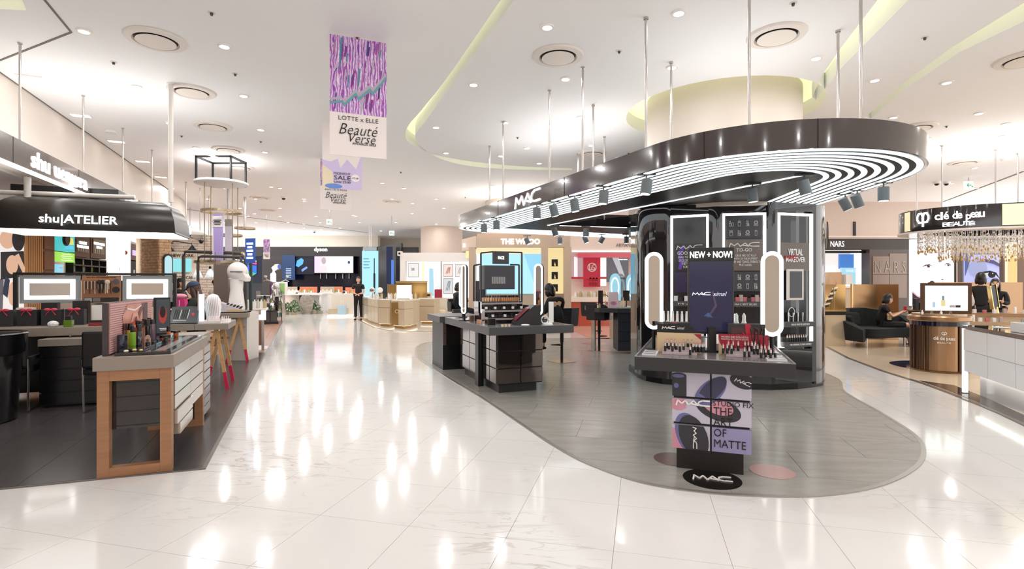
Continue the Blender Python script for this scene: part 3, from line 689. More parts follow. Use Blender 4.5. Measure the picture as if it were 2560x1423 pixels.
# printed picture over the drawers (clipped per drawer)
def print_on(poly, m, yoff, z_all=True):
    for r_ in range(3):
        for c_ in range(2):
            x0 = cx0+c_*.287; x1 = x0+.273; z0 = zs[r_]+.008; z1 = zs[r_+1]-.012
            q = list(poly) if area(poly) > 0 else list(poly)[::-1]
            for a, b in (((x0,z0),(x1,z0)),((x1,z0),(x1,z1)),((x1,z1),(x0,z1)),((x0,z1),(x0,z0))): q = clip(q, a, b) if len(q) > 2 else q
            if len(q) > 2 and abs(area(q)) > 1e-5: flat(q, m, FT, T(0,.14-yoff,0), 'print', .0008)
cX = cx0; DK = col('#2c2a33',.3); DK2 = col('#3b3a58',.25); PNK = col('#d492a4',.4); BLU = col('#6a6a9c',.3)
def EL(cx, cz, rx, rz, a=0): return ell(cX+cx, cz, rx, rz, 28, a)
print_on(rect(cX-.01,.49,cX+.10,.66), PNK, .0012)
print_on(EL(.045,.50,.055,.03), PNK, .0014)
print_on(rect(cX-.01,.575,cX+.105,.735), DK, .0022); print_on(EL(.045,.735,.06,.025), DK, .0024); print_on(EL(.045,.735,.045,.014), BLU, .0034); print_on(EL(.03,.66,.018,.02), BLU, .0034)
print_on(EL(.33,.50,.165,.085,-.3), DK, .0016); print_on(EL(.33,.52,.11,.06,-.3), PNK, .0026)
print_on(EL(.275,.625,.145,.075,.8), BLU, .0032); print_on(EL(.29,.645,.13,.06,.8), DK2, .0040); print_on(EL(.235,.56,.02,.07,.8), BLU, .0046)
print_on(EL(.50,.72,.09,.055,-.3), DK, .0018)
print_on([(cX-.01,.17),(cX+.12,.17),(cX+.06,.31),(cX-.01,.34)], PNK, .0018)
print_on(EL(.13,.29,.10,.17,.35), BLU, .0026); print_on(EL(.155,.28,.10,.165,.35), DK, .0036)
mac_logo(.24,.045, T(cX+.15,.1335,.535), FT, LETTERP, .011)
mac_logo(.11,.03, T(cX+.50,.1335,.715)@R(.35,'Y'), FT, LETTERP, .005)
mac_logo(.16,.03, T(cX+.165,.1335,.27)@R(PI/2,'Y'), FT, LETTERP, .006)
text('THE\nART\nOF\nMATTE', .225,.30, INK, FT, T(cX+.41,.1335,.365), th=.001, align='LEFT')
text('STUDIO FIX', .28,.038, INK, FT, T(cX+.435,.1335,.545), th=.001)
# screen with its post and header
MT = T(*ft0)@R(ROTM)
SC = thing('digital_screen', 'tall dark upright screen with a white NEW + NOW! header on the front tray table', 'screen', put(MT,.555,.55,TZ+.001), ROTM+.12)
obj('post', B(-.03,-.10,0,.03,.0,.2), BLK, SC); obj('foot', B(-.16,-.06,0,.16,.12,.012), BLK, SC)
obj('housing', B(-.18,0,.14,.18,.035,.86), SATIN, SC, bev=.003); obj('header', B(-.18,-.006,.75,.18,0,.855), BLK, SC)
text('NEW + NOW!', .33,.055, LETTER, SC, T(0,-.008,.80), bold=.015)
obj('display', B(-.165,-.004,.16,.165,0,.74), mat('screen_navy', srgb('#23233a'), .15, emit=.5), SC)
mac_logo(.14,.025, T(-.075,-.006,.475), SC, glow('#e8e8f4',1), .006); text('ximal', .11,.035, glow('#e8e8f4',1), SC, T(.07,-.006,.475), shear=.4, bold=-.005)
flat([(.005,.06),(.02,.0),(.03,-.05),(.0,-.10),(-.03,-.15),(-.02,-.155),(.015,-.11),(.05,-.055),(.035,.0),(.02,.07)], glow('#51425a',.7), SC, T(0,-.0055,.43)); flat([(-.035,0),(.0,.03),(.04,-.015),(.01,-.005)], glow('#46648f',.6), SC, T(-.02,-.006,.29))
# oval ring-light mirrors
def pill(w_, h_, n=14):
    r = w_/2; c = h_/2-r
    return [(r*math.cos(PI*k/n), c+r*math.sin(PI*k/n)) for k in range(n+1)]+[(r*math.cos(PI+PI*k/n), -c+r*math.sin(PI+PI*k/n)) for k in range(n+1)]
XZ = R(PI/2, 'X')
def oval_mirror(loc, rot, wd, ht, zc, label, group='oval ring-light mirrors'):
    t = thing('light_mirror', label, 'mirror', loc, rot, group)
    obj('backing', MB().prism(pill(wd, ht), -.03, 0, M=XZ), BLK, t, loc=(0,0,zc))
    obj('light_ring', MB().prism(pill(wd-.006, ht-.006), 0, .012, M=XZ, hole=pill(wd*.62, ht-wd*.40)[::-1]), glow('#fffdf6',2.4), t, loc=(0,0,zc))
    obj('glass', MB().prism(pill(wd*.62, ht-wd*.40), 0, .006, M=XZ), MIRROR, t, loc=(0,0,zc))
    obj('post', MB().cyl(0,.012,0,zc-ht/2+.02,.014), BLK, t); obj('foot', MB().box(-.06,-.05,0,.06,.07,.01), BLK, t)
oval_mirror(put(MT,.105,.48,TZ+.001), ROTM+.25, .155,.66,.50, 'left oval ring-light mirror standing on the front tray table')
oval_mirror(put(MT,1.00,.44,TZ+.001), ROTM-.02, .165,.67,.48, 'right oval ring-light mirror standing on the front tray table')
# lipstick display stands
for (x, y, w_, lab, hx) in ((.14,.19,.34,'left lipstick stand with a cream back panel and a black logo header','#d9c09a'),(.61,.22,.36,'right lipstick stand with a dark red back panel','#a31b33')):
    t = thing('display_stand', lab, 'stand', put(MT,x,y,TZ+.001), ROTM)
    obj('back_panel', B(0,.16,0,w_,.17,.16), col(hx,.35), t)
    for k in range(3): obj('step', B(.05,.02+k*.05,0,w_-.03,.07+k*.05,.015+k*.018), col('#b9a8ac',.2), t)
    obj('clear_side', B(0,0,0,.004,.17,.13), GLASS, t)
    if x < .3:
        obj('header', MB().prism([(0,.15),(w_,.15),(w_-.11,.235),(0,.235)], -.19, -.17, M=XZ), BLK, t); mac_logo(.10,.022, T(.09,.168,.20), t, LETTERP, .005)
        text('ximal', .06,.022, LETTERP, t, T(.185,.168,.20), shear=.4)
        flat([(w_-.055,.155),(w_,.155),(w_,.11)], col('#a31b33',.35), t, T(0,.159,0))
    else:
        flat([(0,.0),(.06,.0),(0,.11)], col('#d9c09a',.35), t, T(0,.159,0)); text('MACXIMAL SLEEK SATIN LIPSTICK\nMACXIMAL SILKY MATTE LIPSTICK', .2,.03, LETTERP, t, T(.12,.158,.13), bold=-.005)
rows = [(.21,.26,6,.028),(.225,.31,3,.03),(.35,.32,3,.03),(.42,.25,4,.024),(.40,.20,1,.03),(.43,.29,4,.024),(.64,.25,3,.03),(.68,.31,3,.035),(.79,.23,2,.032),(.80,.33,4,.024),(.86,.28,5,.025),(.90,.20,4,.032)]
MTr = MT
for x, y, n, st in rows:
    for i in range(n):
        p = put(MTr, x+i*st, y+(i%2)*.012, TZ+.002+(.02 if y > .24 else .004)+(.018 if y > .3 else 0)); lf = x < .6
        lipstick(p.x, p.y, p.z, 'open lipstick in black and silver case on the %s stand of the front tray table' % ('left' if lf else 'right'), 'lipsticks on the left stand' if lf else 'lipsticks on the right stand', .95)
# gift boxes with bows
def gift(x, y, w_, h_, lab, base=.0):
    t = thing('gift_box', lab, 'gift box', put(MT,x,y,TZ+.001+base), ROTM)
    obj('box', B(0,0,0,w_,.09,h_), SATIN, t, bev=.002); obj('window', B(.03,-.002,.02,w_-.03,.0,h_-.03), col('#5a3a40',.1), t)
    rb = MB(); c = w_/2
    rb.add([(c-.01,-.006,h_),(c+.03,-.006,h_),(c+.06,-.006,.03),(c+.03,-.006,.0),(c+.0,-.012,h_*.5)], [(0,1,2,3,4)])
    for sx in (-1,1):
        rb.tube([(c+.02,-.02,h_*.45),(c+.02+sx*.05,-.03,h_*.72),(c+.02+sx*.075,-.025,h_*.5),(c+.02+sx*.03,-.02,h_*.4)], .008, 6)
    obj('red_ribbon', rb, mat('ribbon', srgb('#b5122f'), .35), t)
gift(.135,.42,.26,.24,'black gift box with red ribbon behind the left lipstick stand'); gift(.68,.42,.27,.24,'black gift box with a large red bow behind the right lipstick stand')
# testers, brushes, white tiered stands at the back
for k, (x, w_, lab) in enumerate(((.045,.11,'left'),(.93,.13,'right'))):
    t = thing('palette_tester', f'silver compact palette testers on the {lab} front corner of the tray', 'palette', put(MT,x,.10,TZ+.001), ROTM)
    for j in range(3): obj('palette', B(0,j*.1,0,w_,j*.1+.07,.012), col('#e8e8ea',.15), t); obj('pan', B(.01,j*.1+.01,.012,w_-.01,j*.1+.05,.014), col('#8a8688',.3), t)
for k in range(5):
    p = put(MT, .865+(k%3)*.035, .34+k*.01, TZ+.001); simple('makeup_brush', MB().tube([(0,0,0),(.005*(k-2),0,.12),(.012*(k-2),0,.19)], .0045, 6).ball(.013*(k-2),0,.205,.007,.007,.018,8,5), BLK, 'slim black makeup brush standing right of the red stand', 'brush', p, 0, 'brushes right of the red stand')
wl = thing('display_stand', 'white tiered lipstick stand behind the left gift box', 'stand', put(MT,.12,.95,TZ+.001), ROTM)
wr = thing('display_stand', 'white sloped display stand along the right edge of the tray', 'stand', put(MT,.80,.75,TZ+.001), ROTM)
obj('tier', B(0,0,0,.30,.30,.10), WHITE, wl); obj('tier', B(0,.1,.10,.30,.30,.18), WHITE, wl)
obj('tier', MB().prism([(0,0),(.8,0),(.8,.26),(.5,.22),(0,.04)], -.26, 0, M=T(0,0,0)@R(PI/2,'Z')@R(PI/2,'X')), WHITE, wr)
obj('red_edge', MB().prism([(0,.045),(.5,.225),(.5,.20),(0,.02)], -.262, -.258, M=R(PI/2,'Z')@R(PI/2,'X')), col('#b32a44',.4), wr)
tube_m = mesh_from(MB().cyl(0,0,0,.09,.013,.011,n=12).cyl(0,0,.09,.115,.009,n=10), 'tube', True); tube_m.materials.append(WHITE)
for i in range(14):
    a = (i%7)*.042+.02; b = .04+(i//7)*.16; p = put(MT, .12+a, .95+b, TZ+.001+(.10 if i < 7 else .18)); inst('white_tube', tube_m, 'white cosmetic tube standing on the white tiered stand', 'tube', p, 0, 'white tubes behind the left gift box')
for i in range(3):
    p = put(MT, .70+i*.06, .66+i*.03, TZ+.001); simple('spray_bottle', MB().lathe([(.022,0),(.022,.22),(.014,.25),(.014,.29),(.004,.31)],14), col(('#f4f4f4','#e9f4ee','#f6f2f0')[i],.3), ('white rounded spray bottle, left of three behind the red gift box','pale green spray bottle, middle of three behind the red gift box','off-white spray bottle, right of three behind the red gift box')[i], 'bottle', p, 0, 'spray bottles behind the gift box', smooth=True)
    simple('carton', B(-.03,-.03,0,.03,.03,.13), col(('#e4507e','#f1ece8','#e4507e')[i],.4), ('pink carton left of the spray bottles','white carton among the spray bottles','pink carton right of the spray bottles')[i], 'carton', put(MT,.66+i*.085,.72+i*.03,TZ+.001), ROTM)
# floor stickers
for (px, py, r_, hx, lab) in ((1780,1200,.205,'#16130f','round black floor sticker with white lettering before the tray table'),(1930,1181,.16,'#c9a09c','round pink floor sticker right of the tray table'),(1686,1150,.165,'#6d4f50','round dull red floor sticker left of the tray cabinet')):
    p = G(px, py); o = thing('floor_sticker', lab, 'sticker', (p.x, p.y, .0065), -.25)
    obj('disc', MB().cyl(0,0,0,.002,r_,n=48), col(hx,.25), o)
    if r_ > .2: mac_logo(.27,.10, T(0,-.0,.0035)@R(-PI/2,'X'), o, LETTERP, .011)
# ================================================================ PEOPLE
def skin(nodes, edges, root, sub=1):
    names = list(nodes); ix = {n: i for i, n in enumerate(names)}
    me = bpy.data.meshes.new('sk'); me.from_pydata([nodes[n][0] for n in names], [(ix[a], ix[b]) for a, b in edges], [])
    o = bpy.data.objects.new('sk', me); C.objects.link(o)
    md = o.modifiers.new('s', 'SKIN'); md.use_smooth_shade = True; md.branch_smoothing = .6
    for n in names:
        sv = me.skin_vertices[0].data[ix[n]]; r = nodes[n][1]; sv.radius = r if isinstance(r, tuple) else (r, r); sv.use_root = (n == root)
    sb = o.modifiers.new('u', 'SUBSURF'); sb.levels = sub; sb.render_levels = sub
    dg = bpy.context.evaluated_depsgraph_get(); dg.update()
    m2 = bpy.data.meshes.new_from_object(o.evaluated_get(dg)); bpy.data.objects.remove(o)
    mb = MB(); mb.add([v.co.copy() for v in m2.vertices], [tuple(p.vertices) for p in m2.polygons]); bpy.data.meshes.remove(m2)
    return mb
SKIN = mat('skin', srgb('#dba98a'), .5); HAIR = col('#17110f', .35); HAIRB = col('#4a3226', .45)
STAND = dict(pelvis=(0,0,.94), waist=(0,0,1.06), chest=(0,-.01,1.24), neck=(0,.0,1.40), head=(0,-.02,1.55),
    shL=(.165,0,1.34), elL=(.215,-.02,1.08), wrL=(.20,-.12,.86), shR=(-.165,0,1.34), elR=(-.215,-.02,1.08), wrR=(-.20,-.12,.86),
    hiL=(.085,0,.90), knL=(.10,-.02,.50), anL=(.105,.01,.08), toL=(.115,-.14,.03), hiR=(-.085,0,.90), knR=(-.10,-.02,.50), anR=(-.105,.01,.08), toR=(-.115,-.14,.03))
def person(label, loc, rot, pose, top, bottom, shoe, hair='bob', hcol=None, sleeve='short', legs='long', look=0, nod=0, s=1.0, extra=None):
    J = dict(STAND); J.update(pose); J = {k: Vector(v) for k, v in J.items()}
    t = thing('person', label, 'person', loc, rot); t.scale = (s,s,s)
    N = {}; E = []
    def n(k, p, r): N[k] = (tuple(p), r)
    n('pelvis', J['pelvis'], .115); n('waist', J['waist'], .098); n('chest', J['chest'], (.125,.105)); n('nb', J['neck'], .055); n('nk', J['neck'].lerp(J['head'], .45), .045)
    E += [('pelvis','waist'),('waist','chest'),('chest','nb'),('nb','nk')]
    for S in 'LR':
        n('sh'+S, J['sh'+S], .055); n('el'+S, J['el'+S], .038); n('wr'+S, J['wr'+S], .024); E += [('chest','sh'+S),('sh'+S,'el'+S),('el'+S,'wr'+S)]
        n('hi'+S, J['hi'+S], .092); n('kn'+S, J['kn'+S], .055); mid = J['kn'+S].lerp(J['an'+S], .35); n('cf'+S, mid, .05); n('an'+S, J['an'+S], .034); n('to'+S, J['to'+S], (.036,.022))
        E += [('pelvis','hi'+S),('hi'+S,'kn'+S),('kn'+S,'cf'+S),('cf'+S,'an'+S),('an'+S,'to'+S)]
        d = (J['wr'+S]-J['el'+S]).normalized(); side = d.cross(Vector((0,0,1)));
        if side.length < .2: side = Vector((0,1,0))
        side.normalize(); palm = J['wr'+S]+d*.05; n('pa'+S, palm, (.030,.016)); E.append(('wr'+S,'pa'+S)); dn = d.cross(side).normalized()
        if dn.z > 0: dn = -dn
        for k, (off, L) in enumerate(((-.027,.060),(-.009,.072),(.009,.068),(.026,.055))):
            a = palm+d*.03+side*off; b = a+d*L*.55+dn*.008; c = b+d*L*.35+dn*L*.35
            n(f'f{k}a{S}', a, .0095); n(f'f{k}b{S}', b, .0085); n(f'f{k}c{S}', c, .0065); E += [('pa'+S, f'f{k}a{S}'),(f'f{k}a{S}',f'f{k}b{S}'),(f'f{k}b{S}',f'f{k}c{S}')]
        sg = -1 if S == 'L' else 1
        a = palm-d*.015+side*.032*sg; b = a+d*.035+side*.014*sg; n('ta'+S, a, .011); n('tb'+S, b, .008); E += [('pa'+S,'ta'+S),('ta'+S,'tb'+S)]
    NB = dict(N)
    for k, f_ in (('pelvis',.74),('waist',.78),('chest',.66),('shL',.6),('shR',.6),('hiL',.8),('hiR',.8)):
        r = N[k][1]; N[k] = (N[k][0], (r[0]*f_, r[1]*f_) if isinstance(r, tuple) else (r*f_, r*f_))
    body = skin(N, E, 'pelvis', 1)
    HM = T(*J['head']) @ R(look) @ R(nod, 'X')
    body.ball(0,0,0,.074,.09,.112,20,14,HM).ball(0,-.055,-.045,.05,.042,.055,14,8,HM)       # skull, jaw
    body.ball(0,-.094,-.018,.011,.016,.024,8,6,HM)                                                # nose
    for sx in (-1,1): body.ball(sx*.076,0,-.01,.010,.017,.028,8,6,HM)                            # ears
    obj('body', body, SKIN, t, smooth=True)
    N = NB
    for sx in (-1,1):
        e = obj('eye', MB().ball(sx*.030,-.082,.006,.013,.008,.007,10,6,HM), col('#f0ece8',.3), t, smooth=True); obj('iris', MB().ball(sx*.030,-.0885,.006,.0062,.004,.0062,8,6,HM), col('#1d1210',.2), e)
        obj('eyebrow', MB().ball(sx*.030,-.086,.027,.019,.005,.004,8,4,HM), HAIR, t)
    obj('mouth', MB().ball(0,-.094,-.058,.021,.008,.007,10,6,HM), col('#a8434a',.4), t, smooth=True)
    hm = MB(); hc = hcol or HAIR
    b = MB().ball(0,.012,.012,.086,.099,.118,22,16); keep = []
    for f in b.f:
        c = sum((Vector(b.v[i]) for i in f), Vector())/len(f)
        if not (c.y < -.028 and c.z < .062-.4*abs(c.x)) and not (c.z < -.07 and c.y < .02): keep.append(f)
    hm.add(b.v, keep, HM)
    if hair == 'bob':
        for sx in (-1,1): hm.ball(sx*.07,.01,-.05,.026,.055,.075,10,8,HM)
        hm.ball(0,.055,-.05,.08,.05,.085,14,8,HM)
    if hair in ('long','cap'):
        for sx in (-1,1): hm.ball(sx*.072,-.005,-.10,.024,.045,.15,10,8,HM)
        hm.ball(0,.06,-.13,.082,.045,.19,14,8,HM)
    if hair == 'bun': hm.ball(0,.10,.03,.045,.04,.045,12,8,HM)
    obj('hair', hm, hc, t, smooth=True)
    if hair == 'cap':
        cp = MB(); b = MB().ball(0,.006,.03,.094,.108,.098,22,14); cp.add(b.v, [f for f in b.f if sum(b.v[i][2] for i in f)/len(f) > .025], HM)
        cp.add([( .085*math.sin(a), -.075-.0-(.095*math.cos(a) if k else .01*math.cos(a)), .035-(.03 if k else 0)) for k in (0,1) for a in [(-1.3+2.6*i/8) for i in range(9)]], [(i,i+1,i+10,i+9) for i in range(8)], HM)
        c_ = obj('cap', cp, col('#2f3c5a',.7), t, smooth=True); sl = c_.modifiers.new('s','SOLIDIFY'); sl.thickness = .006
    # clothes
    g = .014; NT = {k: N[k] for k in ('waist','chest')}
    def gr(k, a): 
        r = N[k][1]; return (N[k][0], (r[0]+a, r[1]+a) if isinstance(r, tuple) else (r+a, r+a))
    tn = {'pelvis': gr('pelvis', g), 'waist': gr('waist', g), 'chest': gr('chest', g+.012), 'uc': (tuple(J['neck']-Vector((0,0,.055))), .10), 'nb': (tuple(J['neck']+Vector((0,0,.005))), .066)}
    te = [('pelvis','waist'),('waist','chest'),('chest','uc'),('uc','nb')]
    for S in 'LR':
        tn['sh'+S] = gr('sh'+S, g+.006); te.append(('uc','sh'+S))
        if sleeve == 'short': tn['m'+S] = (tuple(J['sh'+S].lerp(J['el'+S], .6)), .058); te.append(('sh'+S,'m'+S))
        else: tn['el'+S] = gr('el'+S, g); tn['w'+S] = (tuple(J['el'+S].lerp(J['wr'+S], .9)), .036); te += [('sh'+S,'el'+S),('el'+S,'w'+S)]
    obj('top', skin(tn, te, 'pelvis', 1), top, t, smooth=True)
    bn = {'pelvis': gr('pelvis', g+.006)}; be = []
    for S in 'LR':
        bn['hi'+S] = gr('hi'+S, g); be.append(('pelvis','hi'+S))
        if legs == 'long': bn['kn'+S] = gr('kn'+S, g); bn['an'+S] = (tuple(J['kn'+S].lerp(J['an'+S], .93)), .055); be += [('hi'+S,'kn'+S),('kn'+S,'an'+S)]
        else: bn['kn'+S] = (tuple(J['hi'+S].lerp(J['kn'+S], .82)), .088); be += [('hi'+S,'kn'+S)]
    obj('trousers' if legs == 'long' else 'skirt', skin(bn, be, 'pelvis', 1), bottom, t, smooth=True)
    for S in 'LR':
        a, b = J['an'+S], J['to'+S]; c = (a+b)/2; d = b-a; yaw = math.atan2(d.y, d.x)
        obj('shoe', MB().ball(0,0,0,.13,.045,.035,12,8,T(c.x,c.y,max(.038, b.z+.005))@R(yaw)), shoe, t, smooth=True)
    return t
SIT = dict(pelvis=(0,.05,.62), waist=(0,.06,.75), chest=(0,.03,.93), neck=(0,0,1.08), head=(0,-.03,1.23), shL=(.16,.02,1.03), elL=(.20,-.08,.80), wrL=(.10,-.28,.86), shR=(-.16,.02,1.03), elR=(-.20,-.08,.80), wrR=(-.08,-.28,.86),
    hiL=(.09,.0,.60), knL=(.11,-.42,.60), anL=(.11,-.40,.18), toL=(.11,-.52,.13), hiR=(-.09,.0,.60), knR=(-.11,-.42,.60), anR=(-.11,-.40,.18), toR=(-.11,-.52,.13))
def lift(pose, dz): return {k: (v[0], v[1], v[2]+dz) for k, v in pose.items()}
BLKC = col('#141315', .8)
# sales assistant in the aisle far back
a = W(896, 700, 20.3)
person('sales assistant in black standing by the pale gold counters, hands joined, dark hair tied back', (a.x, 20.3, 0), .15, dict(wrL=(.03,-.24,1.0), elL=(.22,-.08,1.06), wrR=(-.03,-.24,1.0), elR=(-.22,-.08,1.06)), BLKC, BLKC, BLKC, 'bun', s=1.02)
# girl in the blue cap
a = W(492, 740, 8.9)
person('girl in a navy cap with long brown hair bending over the left counter', (a.x-.02, 8.9, 0), -PI/2+.25, lift(SIT, .13), col('#23291f',.8), BLKC, BLKC, 'cap', HAIRB, 'long', nod=.25)
# person with bun behind
a = W(541, 712, 12.2)
person('seated person in a cream top with dark hair in a bun, seen from behind', (a.x, 12.2, 0), PI-.4, lift(SIT, .22), col('#e4dccb',.8), BLKC, BLKC, 'bun', HAIR, 'long')
# woman at the black counter
a = W(1390, 750, 9.1)
person('woman with a black bob in black seated at the long makeup table, back turned', (a.x, 9.15, 0), PI+.75, lift(dict(SIT, head=(0,-.16,1.19), neck=(0,-.10,1.05), chest=(0,-.04,.92)), .13), BLKC, BLKC, BLKC, 'bob', HAIR, 'long', nod=.3)
# woman on the sofa
SOFAW = (8.72, 12.15)
pw = person('woman in black sitting on the dark sofa looking at a red phone', (SOFAW[0], SOFAW[1], 0), PI/2-.45, dict(SIT, pelvis=(0,.08,.50), waist=(0,.10,.62), chest=(0,.05,.80), neck=(0,.01,.95), head=(0,-.05,1.08), shL=(.16,.03,.90), elL=(.2,-.1,.68), wrL=(.07,-.30,.76), shR=(-.16,.03,.90), elR=(-.2,-.1,.68), wrR=(-.05,-.30,.78),
    hiL=(.09,.03,.47), knL=(.12,-.46,.48), anL=(.13,-.48,.08), toL=(.13,-.62,.03), hiR=(-.09,.03,.47), knR=(-.06,-.50,.50), anR=(-.02,-.48,.10), toR=(-.02,-.62,.05)), BLKC, BLKC, col('#b89070',.6), 'bob', HAIR, 'short', 'short', nod=.35)
Mw = T(SOFAW[0], SOFAW[1], 0) @ R(PI/2-.45)
simple('phone', B(-.035,-.005,-.07,.035,.005,.07), col('#c8303a',.3), 'red phone held by the woman on the sofa', 'phone', Mw @ Vector((.01,-.385,.84)), PI/2+.5)
hb = thing('handbag', 'small beige handbag with white strap on the lap of the woman on the sofa', 'bag', Mw @ Vector((-.02,-.06,.595)), PI/2-.45)
obj('bag_body', B(-.11,-.04,0,.11,.04,.11), col('#c9b48c',.5), hb, bev=.01); obj('strap', MB().tube([(-.1,0,.1),(-.05,0,.2),(.05,0,.2),(.1,0,.1)], .006, 6), WHITE, hb)
# two women at the bronze counters
a = W(2452, 700, 10.6)
person('woman in a black jacket with short wavy black hair standing, back to the viewer', (a.x, 10.6, 0), PI-.75, {}, BLKC, BLKC, BLKC, 'bob', HAIR, 'long', s=1.0)
a = W(2488, 716, 11.3)
person('woman with long black hair seated behind the bronze counter facing the viewer', (a.x, 11.3, 0), -.75, lift(SIT, .20), BLKC, BLKC, BLKC, 'long', HAIR, 'long')
a = W(2084, 712, 17.5)
person('far assistant in black behind the white counter, dark hair', (a.x, 17.5, 0), .3, {}, BLKC, BLKC, BLKC, 'bun', HAIR, 'long', s=.97)
a = W(1144, 730, 14.0)
person('dark dressed customer bending at the far white shelves', (a.x, 14.0, 0), PI/2+.4, lift(SIT, .12), BLKC, BLKC, BLKC, 'bob', HAIR, 'long', nod=.3)
a = W(448, 712, 12.6)
person('far seated customer with dark hair behind the girl in the navy cap', (a.x, 12.6, 0), PI/2, lift(SIT, .22), BLKC, BLKC, BLKC, 'bob', HAIR, 'long', nod=.2)
# ================================================================ BLACK MAKEUP COUNTER (second table)
g0 = Vector((-.281, 6.40, 0)); MG = T(*g0) @ R(ROTA); GW, GL, GZ = 1.18, 2.16, .90
GT = thing('display_table', 'long black makeup table on mirrored drawer cabinets left of the black pillar unit', 'table', g0, ROTA)
obj('apron', MB().box(0,0,GZ-.10,GW,.03,GZ).box(0,GL-.03,GZ-.10,GW,GL,GZ).box(0,.03,GZ-.10,.03,GL-.03,GZ).box(GW-.03,.03,GZ-.10,GW,GL-.03,GZ), col('#4a4a4c',.35), GT, bev=.002)
obj('tray_top', B(.03,.03,GZ-.04,GW-.03,GL-.03,GZ), col('#77787a',.15), GT)
obj('carcass', B(.22,.30,.12,.86,1.95,GZ-.1), BLK, GT); obj('plinth', B(.26,.36,0,.80,1.9,.13), col('#2a2a28',.4), GT)
MIRR = mat('smoked_mirror', srgb('#6d6460'), .04, .9)
gz = [.13,.335,.56,.80]
for r_ in range(3):
    for c_ in range(2): obj('drawer_front', B(.22+c_*.325,.275,gz[r_]+.008,.22+c_*.325+.312,.30,gz[r_+1]-.008), MIRR, GT)
    for (ya, yb) in ((.30,.56),(.57,.84),(1.02,1.46),(1.47,1.95)): obj('side_panel', B(.20,ya,gz[r_]+.008,.22,yb-.01,gz[r_+1]-.008), MIRR, GT)
obj('black_post', B(.14,.86,0,.22,1.0,GZ-.1), BLK, GT)
lt = thing('display_table', 'lower black makeup counter wing behind the long black table', 'table', MG @ Vector((-.05,2.3,0)), ROTA)
obj('top', B(0,0,.80,.75,.9,.90), col('#4a4a4c',.35), lt, bev=.002); obj('cabinet', B(.08,.1,0,.68,.85,.80), BLK, lt); obj('drawer_front', B(.08,.085,.42,.68,.1,.78), MIRR, lt)
# tiered foundation stand, black banner box and frame
st = thing('tiered_stand', 'black tiered makeup stand carrying rows of bottles on the long black table', 'stand', MG @ Vector((.18,.55,GZ+.001)), ROTA)
for k in range(3): obj('tier', B(0,k*.14,0,.62,.14+k*.14 if k < 2 else .62,.09+k*.10), GBLK, st, bev=.002)
obj('tier_label_strip', MB().box(0,-.003,.05,.62,0,.075).box(0,.137,.15,.62,.14,.175).box(0,.277,.25,.62,.28,.275), col('#9a948e',.2), st)
bx = thing('banner_box', 'black box banner showing a row of bottles, held on a black tube frame', 'banner', MG @ Vector((.18,.86,GZ+.001)), ROTA)
obj('box', B(.06,.02,.46,.52,.26,.80), col('#33333b',.4), bx, bev=.002)
for i in range(8): obj('printed_bottle', B(.17+i*.026,.018,.54,.19+i*.026,.0205,.64), col('#8f8d8c',.4), bx)
obj('header', B(.18,.0,.82,.42,.03,1.0), col('#2c2c30',.4), bx); text('FACE', .09,.045, LETTER, bx, T(.30,-.002,.91), bold=.02)
fr = MB()
for p in ([(0,.0,.29),(0,.0,.97),(.18,.0,.99)],[(.42,.0,.99),(.62,.0,.99),(.62,.0,.29)],[(-.04,.2,.29),(-.04,.2,.80),(.06,.2,.82)],[(.52,.2,.82),(.66,.2,.82),(.66,.2,.29)]): 
    for a, b in zip(p, p[1:]): fr.bar(a, b, .02)
obj('tube_frame', fr, BLK, bx)
MGm = MG
def oval2(x, y, lab, rot, wd=.14, ht=.72, zc=.46): oval_mirror(MG @ Vector((x, y, GZ+.001)), ROTA+rot, wd, ht, zc, lab)
oval2(.90,.50,'tall oval ring-light mirror at the right of the long black table', -.9)
oval2(.05,1.25,'tall oval ring-light mirror behind the foundation stand, seen edge-on', -1.1, .10)
oval_mirror(W(1157,790,8.3)-Vector((0,0,W(1157,790,8.3).z-.901)), -.1, .125, .52, .42, 'oval ring-light mirror at the left end of the long black table')
FD = mesh_from(MB().lathe([(.014,0),(.014,.05),(.008,.058)],8), 'f'); FD.materials.append(col('#c89468',.3))
FC = mesh_from(MB().cyl(0,0,.055,.085,.010,n=8), 'f'); FC.materials.append(BLK)
SK = ['#e3bd98','#d3a279','#bd8558','#9a6540']
FDs = []
for h in SK:
    m = FD.copy(); m.materials.clear(); m.materials.append(col(h,.3)); FDs.append(m)
def fbottle(loc, k, label, group):
    t = thing('foundation_bottle', label, 'bottle', loc, 0, group); obj('glass_body', FDs[k%4], None, t); obj('cap', FC, None, t)
for i in range(14): 
    for j in range(2): fbottle(MG @ Vector((.22+i*.040, .90+j*.04, GZ+.291)), (i+j)//4, 'foundation bottle with black cap in the rows on the top tier', 'foundation bottles on the top tier')
for i in range(9): fbottle(MG @ Vector((.50+i*.03, .86+i*.0, GZ+.291+.03*(4-abs(i-4))*.0)), 2, 'foundation bottle with black cap at the front of the top tier', 'foundation bottles at the top tier front')
pcm = mesh_from(MB().cyl(0,0,0,.02,.022,n=12), 'compact'); pcm.materials.append(BLK)
pcw = mesh_from(MB().cyl(0,0,0,.03,.02,n=12), 'jar'); pcw.materials.append(WHITE)
for i in range(13): inst('compact', pcm if i%3 else pcw, 'small jar or compact in the row on the middle tier', 'compact', MG @ Vector((.22+i*.044,.75,GZ+.191)), 0, 'compacts on the middle tier')
for i in range(13): inst('compact', pcw if i%4==1 else pcm, 'small jar or compact in the row on the lowest tier', 'compact', MG @ Vector((.22+i*.044,.60,GZ+.091)), 0, 'compacts on the lowest tier')
